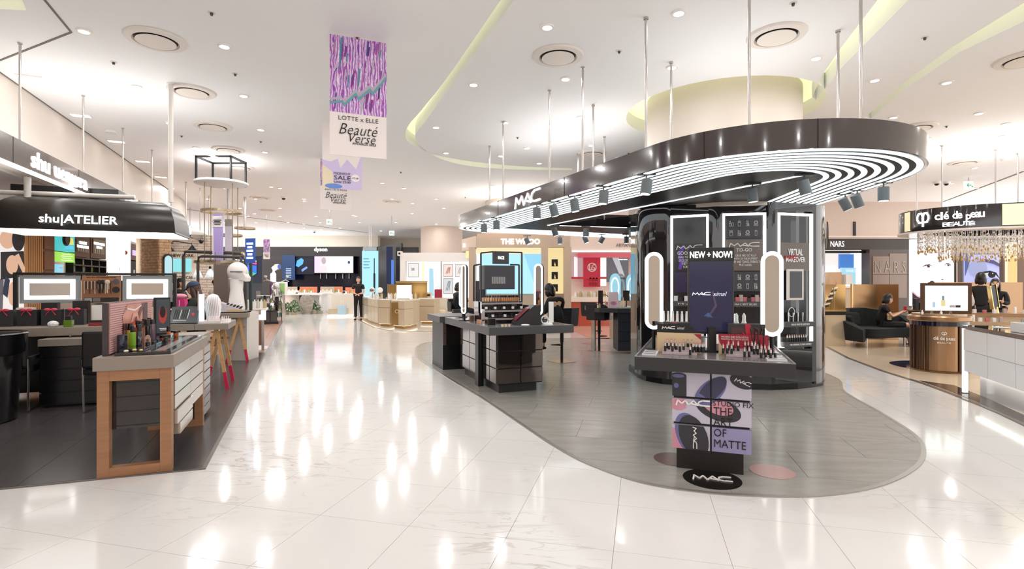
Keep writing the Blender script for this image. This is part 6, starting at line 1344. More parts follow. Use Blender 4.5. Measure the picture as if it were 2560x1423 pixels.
# far skincare counters with plants (end of the aisle, left)
ps2 = Xp(688, 20); rk = thing('goods_rack', 'white wire rack of green and red goods beside the aisle', 'rack', (ps2, 19.5, 0), .1)
for k in range(4): obj('shelf', B(-.45,0,.15+k*.27,.45,.35,.18+k*.27), WHITE, rk)
obj('frame', MB().box(-.47,0,0,-.44,.35,1.15).box(.44,0,0,.47,.35,1.15), STEEL, rk)
for i in range(24): inst('shop_bottle', bm3[(2,6,3,7,0)[i%5]], 'small coloured bottle on the white wire rack by the aisle', 'bottle', Vector((ps2-.4+(i%8)*.11, 19.6, .181+(i//8)*.27)), 0, 'bottles on the wire rack')
for i, (px, hx, l) in enumerate(((678,'#6a4a9a','purple printed display box on the white wire rack'),(697,'#9fd27a','green printed display box on the white wire rack'))):
    t = thing('display_box', l, 'box', (Xp(px,19.5), 19.7, 1.0)); obj('box', B(-.16,0,0,.16,.2,.5), col('#7a5a40',.5) if i == 0 else WHITE, t); obj('print', B(-.13,-.01,.05,.13,0,.44), col(hx,.4), t)
def bushy(x, y, z, r, label, seed):
    rnd = random.Random(seed); t = thing('potted_plant', label, 'plant', (x,y,z)); obj('pot', MB().cyl(0,0,0,.15,.12,.14,n=14), col('#b9a890',.6), t); mb = MB()
    for k in range(110):
        a = rnd.uniform(0,2*PI); el = rnd.uniform(-.3,1.4); d = rnd.uniform(.3,1)*r; c = Vector((math.cos(a)*math.cos(el)*d, math.sin(a)*math.cos(el)*d, .22+math.sin(el)*d*1.1)); u1 = Vector((rnd.uniform(-1,1),rnd.uniform(-1,1),rnd.uniform(-.3,1))).normalized()*.075; v1 = u1.cross(Vector((rnd.uniform(-1,1),rnd.uniform(-1,1),rnd.uniform(-1,1)))).normalized()*.028
        mb.add([c-u1, c+v1, c+u1, c-v1, c+Vector((0,0,.004))], [(0,1,4),(1,2,4),(2,3,4),(3,0,4)])
    obj('leaves', mb, mat('leaf', srgb('#3a6a32'), .5, noise=(9,9,9,.3)), t, kind='stuff')
bushy(Xp(716,24),24,.0,.32,'leafy green plant left of the pale cylinder under the far counter',1); bushy(Xp(739,24),23.8,.0,.42,'larger leafy green plant beside the rough stone slab',2); bushy(Xp(785,24.5),24.5,.0,.36,'leafy green plant right of the rough stone slab',3)
fc = thing('skincare_counter', 'pale counter top on a drum and stone legs, left of the aisle end', 'counter', (Xp(745,24.5),24.6,0)); obj('top', B(-1.0,0,.88,1.1,.8,.95), WHITE, fc); obj('drum', MB().cyl(-.5,.4,0,.88,.33,n=24), col('#d9cfc2',.6), fc, smooth=True); obj('end_panel', B(.95,.05,0,1.05,.75,.88), WHITE, fc); obj('base_trough', B(-1.0,.0,0,1.1,.1,.14), col('#b8b0a4',.5), fc)
ss = thing('stone_slab', 'rough upright grey stone slab under the pale counter', 'stone', (Xp(761,24),24.2,0)); obj('rock', MB().lathe([(.20,0),(.30,.25),(.33,.5),(.28,.75),(.16,.9)],12,Matrix.Diagonal((1,.45,1,1))), mat('stone', srgb('#a59c90'), .9, noise=(6,6,14,.3), bump=.6), ss, smooth=True)
def goods(px, Y, w_, hx, n_, lab, z=.951):
    x = Xp(px, Y); t = thing('display_stand', lab, 'stand', (x, Y, z)); obj('back_card', B(-w_/2,.2,0,w_/2,.23,.32), col(hx,.5), t); obj('tray', B(-w_/2,0,0,w_/2,.2,.04), WHITE, t)
    for k in range(n_): obj('product', B(-w_/2+.04+k*(w_-.1)/n_, .05, .04, -w_/2+.08+k*(w_-.1)/n_+.04, .12, .14+.05*(k%2)), col(('#f1ede6','#e0a07a','#9fc27a')[k%3] if hx != '#c9b7a4' else '#efe9e0',.4), t)
goods(724,24.9,.8,'#c9b7a4',8,'cream tube display on the far pale counter'); goods(764,24.9,.95,'#e8906a',8,'orange product display on the far pale counter'); goods(815,25.5,.7,'#c9b7a4',6,'cream tube display right of the orange display'); goods(838,25.8,.6,'#e8906a',4,'small orange card display at the right of the far counters')
fc2 = thing('skincare_counter', 'long pale counter block left of the aisle end', 'counter', (Xp(800,25.3),25.3,0)); obj('block', B(-.45,0,0,1.1,.8,.95), col('#e6ddd2',.5), fc2); obj('front_panel', B(-.4,-.02,.1,1.05,0,.85), WHITE, fc2)
fc3 = thing('skincare_counter', 'white round based low counter with a pale bag, end of the aisle', 'counter', (Xp(845,22.5),22.5,0)); obj('base', MB().cyl(0,.3,0,.06,.55,n=28), glow('#fff6e8',1.1), fc3); obj('box', B(-.42,0,.10,.30,.5,.34), col('#c9b79a',.4), fc3); obj('back_block', B(-.5,.6,0,.6,1.0,.95), col('#e3dacf',.5), fc3)
pbg = thing('shopping_bag', 'pale blue paper bag standing at the low counter', 'bag', (Xp(855,22.3),22.3,0)); obj('bag_body', B(-.17,-.06,.1,.17,.06,.5), col('#b9d6e6',.5), pbg); obj('handle', MB().tube([(-.06,0,.5),(-.05,0,.72),(.05,0,.72),(.06,0,.5)],.008,5), WHITE, pbg)
fc4 = thing('skincare_counter', 'white counter with orange cards near the sales assistant', 'counter', (Xp(880,23.5),23.5,0)); obj('top', B(-.5,0,.86,.6,.6,.93), WHITE, fc4); obj('end_leg', B(.45,.02,0,.58,.58,.86), col('#d5dcd8',.4), fc4); obj('end_leg', B(-.5,.02,0,-.40,.58,.86), WHITE, fc4)
goods(872,23.8,.45,'#e8906a',3,'small orange card on the white counter near the assistant',.931)
# ================================================================ BACK WALL: black technology shop
Yd = 29.0
ds = thing('black_shopfront', 'long black shopfront with white sign lettering and screens at the end of the aisle', 'shop front', (0,0,0))
def bx_(name, pa, pb, y0, y1, pt, pbm, Y, m, par, th=.2): return obj(name, B(Xp(pa,Y), Y-th*0+y0, CH+(HY-pbm)/FPX*Y if pbm is not None else 0, Xp(pb,Y), Y+y1, CH+(HY-pt)/FPX*Y), m, par)
bx_('fascia', 540, 945, 0, .5, 617, 641, Yd, col('#2e2a2a',.35), ds); bx_('recess_wall', 540, 945, .6, .7, 641, None, Yd, mat('navy', srgb('#0c0d22'), .2), ds); bx_('pier', 655, 708, 0, .5, 641, None, Yd, col('#35302f',.4), ds); bx_('pier', 900, 945, 0, .5, 641, None, Yd, col('#2a2626',.4), ds)
bx_('blue_panel', 707, 738, -.05, .0, 638, 700, Yd, glow('#2a4c80',.7), ds)
for k in range(6): obj('text_line', B(Xp(716,Yd), Yd-.06, CH+(HY-673-k*4.2)/FPX*Yd, Xp(729,Yd), Yd-.05, CH+(HY-671.5-k*4.2)/FPX*Yd), glow('#c9d4e8',1), ds)
text('dyson', 33/FPX*Yd, 13/FPX*Yd, LETTER, ds, T(Xp(802,Yd), Yd-.02, CH+(HY-625)/FPX*Yd), bold=.025)
sc1 = thing('wall_screen', 'bright white and pink advertising screen on the black shopfront', 'screen', (0,0,0)); bx_('bezel', 784, 883, .1, .2, 638, 684, Yd, BLK, sc1); bx_('picture', 785.5, 881.5, .05, .1, 639.5, 682, Yd, glow('#fdf9fb',1.3), sc1)
def bflat(pts, m, par, Y, off): return flat([(Xp(x,Y), CH+(HY-y)/FPX*Y) for x,y in pts], m, par, T(0,Y-off,0), th=.01)
bflat([(785.5,682),(785.5,639.5),(805,639.5),(797,682)], glow('#f0c3e2',1.2), sc1, Yd, -.045+.0); bflat(pe(809,652,6,9), glow('#c9b2b8',.8), sc1, Yd, -.02); bflat([(797,682),(799,668),(806,662),(812,663),(818,670),(816,682)], glow('#e6d5da',1), sc1, Yd, -.01); bflat(pe(872,656,3,4), glow('#33557a',.8), sc1, Yd, -.02)
sc2 = thing('wall_screen', 'dark blue screen showing a bright blue appliance, left of the white screen', 'screen', (0,0,0)); bx_('picture', 738, 783, .1, .2, 638, 686, Yd, glow('#0b0c28',.6), sc2); bflat([(738,665),(741,652),(752,645),(758,650),(756,660),(745,668)], glow('#5fb4e6',1), sc2, Yd, -.08); bflat([(752,674),(765,666),(768,670),(754,680)], glow('#7c9ee0',1), sc2, Yd, -.08)
sc3 = thing('wall_screen', 'big dark screen with a coloured diagonal light pattern at the left of the black shopfront', 'screen', (0,0,0)); bx_('picture', 548, 655, .1, .2, 640, 706, Yd, glow('#0a1038',.6), sc3)
bflat([(600,650),(640,655),(640,662),(605,656)], glow('#e6507a',1.1), sc3, Yd, -.07); bflat([(605,660),(640,664),(640,684),(612,676)], glow('#2e6ae0',1.1), sc3, Yd, -.07); bflat([(612,676),(640,684),(630,690),(614,684)], glow('#3cc07a',1), sc3, Yd, -.06); bflat([(585,648),(640,652),(640,654),(590,651)], glow('#f0f4ff',1.2), sc3, Yd, -.06)
for i, px in enumerate((793,809,832,850,866)):
    z = CH+(HY-690)/FPX*Yd; t = thing('wall_appliance', 'small hair styling tool on the black shop wall, %s from the left' % ('first','second','third','fourth','fifth')[i], 'appliance', (Xp(px,Yd), Yd+.5, z), 0, 'hair tools under the white screen'); obj('barrel', MB().cyl(0,0,-.15,.15,.03), STEEL, t); obj('head', MB().bar((0,-.02,.15),(.12,-.02,.2),.05), col('#8fa0c8',.3), t)
lp_ = thing('curved_lamp', 'bright white curved tube lamp shape before the black shopfront', 'lamp', (0,0,0)); obj('tube', MB().tube([Q(683,785,24),Q(683,685,24),Q(685,672,24),Q(691,667,24),Q(696,667,24)], .12, 10), glow('#ffe9f2',2), lp_, smooth=True); obj('blue_tip', MB().tube([Q(696,667,24),Q(700,667,24)], .11, 10), glow('#4a6ab8',1), lp_)
ddk = thing('counter', 'dark demonstration counter in the black shop', 'counter', (Xp(835,27),27,0)); obj('top', B(-1.4,0,.9,1.6,.5,.96), BLK, ddk); obj('body', B(-1.3,.05,0,1.5,.45,.9), col('#1a1a24',.3), ddk); obj('plank', B(.4,-.02,1.02,.9,.1,1.06), col('#c9c4c0',.4), ddk)
# bulkhead over it and dark side shop
added_uplight(ds, (Xp(740,Yd), 27.5, 2.6), 0, 6, .3, 40)
struct('trim_6', B(Xp(540,Yd), Yd-.02, CH+(HY-617)/FPX*Yd, Xp(945,Yd), Yd+.5, CEIL), col('#ded6c8',.6))
dside = thing('black_shopfront', 'black angled side wall with blue lit product windows right of the black shop', 'shop front', (0,0,0))
Yo = 26.0; obj('wall', MB().prism([(Xp(945,27.5),27.5),(Xp(945,27.5)+.1,27.4),(Xp(1003,25),25),(Xp(1003,25),25.4)], 0, CH+(HY-613)/FPX*26.5), col('#2c2e2e',.4), dside); obj('wall', B(Xp(990,25.2), 25.2, 0, Xp(1045,25.2), 25.4, CH+(HY-618)/FPX*25.2), col('#2a2828',.4), dside)
obj('lit_window', B(Xp(972,25.1)+.0,24.6,.9,Xp(986,25.1),24.7,CH+(HY-617)/FPX*24.6), glow('#14204a',.7), dside); obj('lit_window', B(Xp(978,24.5),24.5,1.0,Xp(984,24.5),24.55,CH+(HY-650)/FPX*24.5), glow('#4a78d8',1), dside)
text('dyson', 12/FPX*22, .12, LETTER, dside, T(Xp(960,22.0), 25.9, CH+(HY-697)/FPX*26))
bpn = thing('poster_totem', 'light blue poster totem with a black styling tool, hung on two white rods', 'poster', (Xp(925,24),24,0)); obj('panel', B(-.37,0,.4,.37,.06,3.02-.08), glow('#a6def0',1.0), bpn); obj('header', B(-.30,-.02,2.95,.30,.05,3.12), col('#9aa8b0',.4), bpn); obj('tool_picture', B(.18,-.012,.9,.22,0,2.6), glow('#1c2330',.2), bpn); obj('tool_picture', MB().cyl(0,0,0,.9,.045,n=10,M=T(.20,-.0,1.0)), glow('#232a38',.2), bpn)
for k in range(4): obj('text_line', B(-.3,-.01,2.55-k*.14,-.05+.05*(k%2),0,2.60-k*.14), glow('#6aa6b8',.9), bpn)
obj('rod', MB().cyl(-.03,0,3.1,CEIL,.015,n=8).cyl(.05,0,3.1,CEIL,.015,n=8), WHITE, bpn)
bsn = thing('opening_sign', 'small grey and red wall device on the black shop fascia', 'sign', (Xp(910,Yd),Yd-.05,CH+(HY-624)/FPX*Yd)); obj('plate', B(-.05,0,-.1,.05,.03,.1), WHITE, bsn); obj('red_light', B(-.03,-.01,.02,.03,0,.08), col('#c0302a',.4), bsn)
# ================================================================ WHITE SHOP WITH PRICE POSTER AND GOLD COUNTERS
Yx = 19.5
ws_ = thing('white_shop', 'white lit shop wall with framed product posters behind the gold counters', 'shop front', (0,0,0))
bx_('fascia', 1000, 1170, 0, .4, 632, 653, Yx, WHITE, ws_); bx_('lit_back', 1003, 1170, .35, .4, 653, 745, Yx, glow('#fffdfa',1.05), ws_); bx_('pier', 1000, 1013, 0, .4, 653, None, Yx, WHITE, ws_); bx_('lower_cabinet', 1000, 1170, 0, .4, 745, None, Yx, col('#e6dccc',.4), ws_); bx_('divider', 1101, 1104, .05, .35, 653, 745, Yx, CHROME, ws_)
for i, (pa, pb, pt, pm, l, hx) in enumerate(((1017,1044,657,693,'framed white poster reading 3X','#f0eeec'),(1106,1131,660,692,'framed pink lipstick sketch poster','#f3ded6'),(1106,1131,695,735,'framed grey product poster, lower','#d9dade'),(1136,1160,660,692,'framed pale product poster beside the lipstick sketch','#ece6e2'))):
    t = thing('framed_poster', l, 'poster', (0,0,0)); bx_('frame', pa, pb, .25, .3, pt, pm, Yx, STEEL, t); bx_('print', pa+1.5, pb-1.5, .22, .25, pt+1.5, pm-1.5, Yx, glow(hx,.85), t)
    if i == 0: text('3X', .13,.10, INK, t, T(Xp(1030,Yx), Yx+.21, CH+(HY-673)/FPX*Yx), bold=.02)
    else: 
        for k in range(3): bflat([(pa+6+k*4,pm-8),(pa+8+k*4,pm-8),(pb-10+k*2,pt+8),(pb-12+k*2,pt+8)], glow(('#c98a80','#9aa0a8','#c9b8b0')[i-1],.7), t, Yx, -.20)
o = thing('product_tube', 'tall pale blue tube picture on the white shop wall', 'poster', (0,0,0)); bflat([(1070,742),(1070,672),(1073,670),(1080,672),(1082,742)], glow('#a9d6e8',.9), o, Yx, -.3); bflat([(1050,742),(1052,656),(1058,656),(1056,742)], glow('#f6efc2',.95), o, Yx, -.3)
sc5 = thing('security_camera', 'white camera box on the corner of the white shop', 'camera', (Xp(1003,Yx),Yx-.2,CH+(HY-635)/FPX*Yx)); obj('housing', B(-.08,-.1,-.08,.08,.1,.08), WHITE, sc5); obj('lens', MB().cyl(0,0,0,.03,.04,n=10,M=T(0,-.1,0)@R(PI/2,'X')), BLK, sc5)
CHMP = mat('champagne', srgb('#d8c6aa'), .18, .35); GLD2 = mat('gold_panel', srgb('#b8935a'), .18, .75)
def gold_counter(pts_px, label, Y=None, h=.93, nseg=2, ins=None):
    """facetted champagne counter; pts_px are floor pixels of its front foot line, left to right"""
    pts = [G(x, y) for x, y in pts_px]; bk = [(p.x+.1, p.y+.75) for p in pts[::-1]]
    t = thing('gold_counter', label, 'counter', (0,0,0)); poly = [(p.x,p.y) for p in pts]+bk
    if area(poly) < 0: poly = poly[::-1]
    obj('body', MB().prism(inset(hull(poly),.02), .10, h-.05), CHMP, t); obj('plinth', MB().prism(inset(hull(poly),.10), 0, .10), GLD2, t); obj('top', MB().prism(hull(poly), h-.05, h), mat('top_white', srgb('#f0ebe2'), .12), t)
    obj('glow_strip', MB().prism(inset(hull(poly),.07), .085, .10), glow('#fff0d0',1.6), t)
    for a, b in zip(pts, pts[1:]):
        L = (b-a).length; M = frame((a.x,a.y,0), b-a); k = max(1, round(L/.5))
        for i in range(k): obj('front_panel', B(i*L/k+.01,-.005,.12,(i+1)*L/k-.01,.02,.62), CHMP, t, M=M); obj('drawer_front', B(i*L/k+.01,-.005,.64,(i+1)*L/k-.01,.02,h-.06), CHMP, t, M=M)
    return t
gc1 = gold_counter([(898,797),(920,808),(945,816),(975,818)], 'champagne gold faceted counter by the aisle, nearest the sales assistant')
gc2 = gold_counter([(978,820),(1010,824),(1033,820)], 'champagne gold counter with a bronze front plate right of the first')
o = obj('bronze_plate', B(Xp(981,21.7)*.75,0,0,0,0,0), GLD2, gc2) if False else None
a0 = G(979,822); obj('bronze_plate', B(0,-.03,.12,.36,-.01,.84), GLD2, gc2, M=frame((a0.x,a0.y,0),(1,-.05))); obj('emblem', MB().prism(circ(0,0,.06,16),0,.01,M=T(.18,-.03,.55)@XZ, hole=circ(0,0,.05,16)[::-1]), col('#f2e6cf',.3), gc2, M=frame((a0.x,a0.y,0),(1,-.05)))
gc3 = gold_counter([(1046,810),(1086,811)], 'plain champagne gold cabinet between the stools and the black table'); gc4 = gold_counter([(1096,795),(1128,796)], 'low champagne cabinet at the left end of the black table')
gs = thing('gold_screen', 'square gold mirror panel standing on the first champagne counter', 'panel', (Xp(976,17.6),17.9,.93)); obj('panel', B(-.17,0,0,.17,.05,.48), GLD2, gs); obj('edge', B(-.18,.01,0,-.17,.05,.49), GOLD, gs)
gs = thing('gold_screen', 'wide gold back panel behind the champagne counters', 'panel', (Xp(1029,18.5),18.5,0)); obj('panel', B(-.55,0,.6,.55,.05,1.45), GLD2, gs); obj('cap', B(-.56,-.02,1.45,.56,.07,1.52), GOLD, gs)
ls = thing('lit_screen', 'glowing white product screen on the second champagne counter', 'screen', (Xp(1010,17),17.0,.93)); obj('screen', B(-.24,0,0,.24,.04,.45), glow('#fffdf6',1.4), ls); obj('base', B(-.2,-.1,-.0,.2,.0,.02), GLD2, ls)
for i in range(14):
    px = 925+i*8.5; inst('shop_bottle', bm3[(0,4,5,7,1)[i%5]], 'small bottle on the champagne gold counters', 'bottle', Vector((Xp(px,17.3), 17.4+.15*(i%2), .931)), i, 'bottles on the gold counters')
for i, px in enumerate((931,950)):
    t = thing('table_mirror', ('round white table mirror on the champagne counter beside the assistant','silver flower stand on the champagne counter')[i], ('mirror','ornament')[i], (Xp(px,17.6),17.6,.93)); obj('stem', MB().cyl(0,0,0,.2,.012), STEEL, t); obj('disc', MB().ball(0,0,.28,.10,.02,.10,14,8), (MIRROR,WHITE)[i], t, smooth=True)
bg = thing('shopping_bag', 'dark red bag behind the gold cabinet', 'bag', (Xp(1096,18.4),18.4,.93)); obj('bag_body', B(-.13,-.05,0,.13,.05,.30), col('#a02038',.4), bg); obj('handle', MB().tube([(-.05,0,.3),(-.04,0,.38),(.04,0,.38),(.05,0,.3)],.006,5), BLK, bg)
for i, (px, y) in enumerate(((1064,18.85),(1110,21.9))):
    t = thing('cream_box', ('cream box with dark print on the middle gold cabinet','cream box on the right gold cabinet')[i], 'box', (Xp(px,y),y,.93)); obj('box', B(-.22,-.1,0,.22,.1,.18), col('#e9dcc8',.4), t); obj('print', B(-.18,-.11,.05,.18,-.1,.12), col('#3a2a26',.4), t)
pou = thing('pouffe', 'round cream pouffe with gold band by the gold cabinets', 'stool', tuple(G(1098,806))); obj('cushion', MB().lathe([(.22,.12),(.24,.16),(.24,.42),(.20,.46)],24), col('#efe0c8',.7), pou, smooth=True); obj('gold_band', MB().cyl(0,0,0,.12,.2,n=24), GOLD, pou)
rbx = thing('red_box', 'flat red box at the foot of the gold cabinets', 'box', tuple(G(1119,790))); obj('box', B(-.2,-.1,0,.2,.1,.1), col('#b8404a',.4), rbx); obj('lid', B(-.21,-.11,.08,.21,.11,.11), col('#c8505a',.4), rbx)
struct('trim_7', ribbon([tuple(G(x,y)[:2]) for x,y in [(877,785),(900,802),(935,819),(975,827),(1030,829),(1160,828)]], .06, .0, .006, False), col('#8a8074',.3))
# ================================================================ BEIGE SHOP WITH LIT SHELVES (THE WHOO)
Yh = 15.0; BEI = mat('beige_panel', srgb('#cdb49d'), .4)
wh = thing('beige_shop', 'beige shop front with white lettering, pale blue screen and lit side shelves', 'shop front', (0,0,0))
bx_('fascia', 1190, 1425, 0, .8, 591, 618, Yh, BEI, wh); bx_('fascia_top', 1192, 1375, .1, .7, 583, 591, Yh, BEI, wh); obj('angled_fascia', MB().prism([(Xp(1190,Yh),Yh),(Xp(1190,Yh),Yh+.8),(Xp(1154,Yh+1.2),Yh+1.6),(Xp(1154,Yh+1.2),Yh+1.2)], CH+(HY-621)/FPX*Yh, CH+(HY-590)/FPX*Yh), BEI, wh)
bx_('pier', 1172, 1188, 0, .8, 618, None, Yh, BEI, wh); bx_('pier', 1354, 1370, 0, .8, 618, None, Yh, BEI, wh); bx_('pier', 1411, 1428, 0, .8, 618, None, Yh, BEI, wh)
bx_('cove_panel', 1188, 1354, .3, .4, 618, 634, Yh, glow('#f6e2b4',.95), wh); bx_('lower_wall', 1188, 1411, .3, .4, 735, None, Yh, BEI, wh)
bx_('niche_back', 1370, 1411, .35, .4, 618, 735, Yh, glow('#f0d9a0',.9), wh)
for py in (667, 699, 730): bx_('glass_shelf', 1372, 1410, .05, .35, py-1, py, Yh, GLASS, wh)
text('THE WHOO', 98/FPX*Yh, 14/FPX*Yh, LETTER, wh, T(Xp(1301,Yh), Yh-.01, CH+(HY-604)/FPX*Yh), bold=.03)
bx_('side_niche', 1155, 1170, 1.2, 1.3, 620, 640, Yh, glow('#f2e6a0',1), wh); obj('side_lettering', B(Xp(1158,Yh+1),Yh+.9,CH+(HY-613)/FPX*Yh,Xp(1168,Yh+1),Yh+.92,CH+(HY-603)/FPX*Yh), LETTER, wh)
added_uplight(wh, (Xp(1310,Yh),Yh+.4,CH+(HY-583)/FPX*Yh+.03), 0, 2.2, .5, 30)
bw_ = thing('wall_screen', 'large pale blue screen inside the beige shop', 'screen', (0,0,0)); bx_('picture', 1190, 1354, .2, .28, 634, 735, Yh, glow('#a9dcf2',1.05), bw_); bx_('white_edge', 1190, 1203, .18, .2, 634, 735, Yh, glow('#e9f4fa',1.1), bw_); bflat([(1310,634),(1354,634),(1354,735),(1342,735),(1330,690)], glow('#8fcdea',1.0), bw_, Yh, -.19)
for i, py in enumerate((667, 699, 730)):
    t = thing('gift_set', 'black and gold boxed gift set on the %s glass shelf of the beige shop' % ('top','middle','bottom')[i], 'gift set', (Xp(1388,Yh), Yh+.15, CH+(HY-py+1)/FPX*Yh)); obj('black_box', B(-.09,0,0,.09,.05,.21), BLK, t); obj('gold_bottle', MB().lathe([(.03,0),(.035,.05),(.015,.1),(.01,.13)],12,T(0,-.04,0)), GOLD, t, smooth=True)
dkc = thing('dark_cabinet', 'dark cabinet standing before the pale blue screen left', 'cabinet', (Xp(1203,12.5),12.5,0)); obj('body', B(-.14,0,0,.10,.5,1.50), col('#26262c',.4), dkc); obj('mirror_frame', B(-.10,-.01,.95,.06,0,1.45), col('#3a3a42',.2), dkc)
# ================================================================ RED SHOP (ARMANI)
Ya = 19.0; CRM = mat('cream_panel', srgb('#efdfd6'), .5)
ar = thing('cream_shop', 'cream and red shop front with thin black lettering behind the desk', 'shop front', (0,0,0))
bx_('fascia', 1428, 1625, 0, .5, 590, 627, Ya, CRM, ar); bx_('light_line', 1430, 1625, -.02, .0, 627, 630, Ya, glow('#ffffff',2), ar); bx_('back_wall', 1430, 1625, 1.0, 1.1, 600, None, Ya, CRM, ar)
bx_('red_canopy', 1447, 1625, .3, .9, 632, 643, Ya, col('#e0647a',.15), ar); bx_('red_panel', 1466, 1509, .7, .8, 641, 718, Ya, glow('#cf2f44',.55), ar); bx_('red_ledge', 1433, 1524, .6, .7, 692, 697, Ya, col('#cc3040',.3), ar)
bx_('side_poster', 1436, 1464, .75, .8, 638, 692, Ya, glow('#c9a2a8',.7), ar); bx_('side_poster', 1441, 1450, .7, .74, 640, 692, Ya, glow('#f4ecec',.9), ar); bx_('white_niche', 1509, 1525, .75, .8, 640, 715, Ya, glow('#fff6ea',1), ar); bx_('grey_poster', 1525, 1582, .7, .8, 643, 705, Ya, glow('#75747a',.6), ar); bflat([(1540,643),(1556,643),(1572,690),(1560,690)], glow('#cfd0d6',.7), ar, Ya, -.68)
text('ARMANI', 38/FPX*Ya, 9/FPX*Ya, INK, ar, T(Xp(1559,Ya), Ya-.01, CH+(HY-613.5)/FPX*Ya), bold=-.012); text('GIORGIO ARMANI', .33,.04, LETTER, ar, T(Xp(1567,Ya), Ya+.66, CH+(HY-647)/FPX*Ya))
lg = T(Xp(1487,Ya), Ya+.68, CH+(HY-667)/FPX*Ya); obj('emblem', MB().prism(circ(0,0,.17,28),0,.02,M=lg@XZ,hole=circ(0,0,.14,28)[::-1]), WHITE, ar); strokes([[(.1,.9),(.1,.1),(.45,.1),(.45,.5)],[(.9,.9),(.55,.8),(.55,.55),(.9,.45),(.9,.1),(.55,.1)]], .22,.24,.03, lg@T(0,-.01,0), WHITE, ar, 'emblem')
for i in range(6): bx_('red_box', 1480+(i%3)*8, 1485+(i%3)*8, .6, .7, 694+(i//3)*12, 702+(i//3)*12, Ya, col('#8e1f2c',.3), ar)
rcn = thing('red_counter', 'glossy orange-red counter with pale top in the cream shop', 'counter', (Xp(1475,17.5),17.5,0)); obj('body', B(-.75,0,0,.85,.7,.82), mat('red_gloss', srgb('#c05a48'), .08, coat=.5), rcn); obj('top', B(-.8,-.05,.82,.9,.75,.98), col('#f4e9e0',.3), rcn); obj('front_light', B(.05,-.02,.7,.5,0,.78), glow('#ffd9cc',1), rcn)
for i in range(22): inst('perfume_bottle', bm3[(0,4,5,7,7)[i%5]], 'small perfume bottle on the counter of the cream and red shop', 'bottle', Vector((Xp(1440+i*4.0,17.4), 17.6+.12*(i%3), .981)), i, 'bottles on the red shop counter')
for i, px in enumerate((1538, 1586)):
    t = thing('arch_mirror', 'pale blue arched mirror with a white oval light, %s of the pair' % ('left','right')[i], 'mirror', (Xp(px,13.4), 13.4+.3*i, 0), -.5+.3*i)
    ap = [(-.15,.0)]+[(.15*math.cos(PI-PI*k/12), .50+.20*math.sin(PI*k/12)) for k in range(13)]+[(.15,0)]
    obj('mirror_body', MB().prism(ap, -.42, 0, M=T(0,0,1.0)@XZ), col('#1d1d22',.3), t); obj('glass', MB().prism([(x*.98,z) for x,z in ap], 0, .01, M=T(0,0,1.0)@XZ), glow('#9fd6ea',.8), t)
    obj('oval_light', MB().prism(ell(0,.34,.11,.26), .012, .02, M=T(0,0,1.0)@XZ, hole=ell(0,.34,.085,.225)[::-1]), glow('#ffffff',2), t); obj('stand', B(-.15,.0,0,.15,.42,1.0), col('#caa892',.4), t)
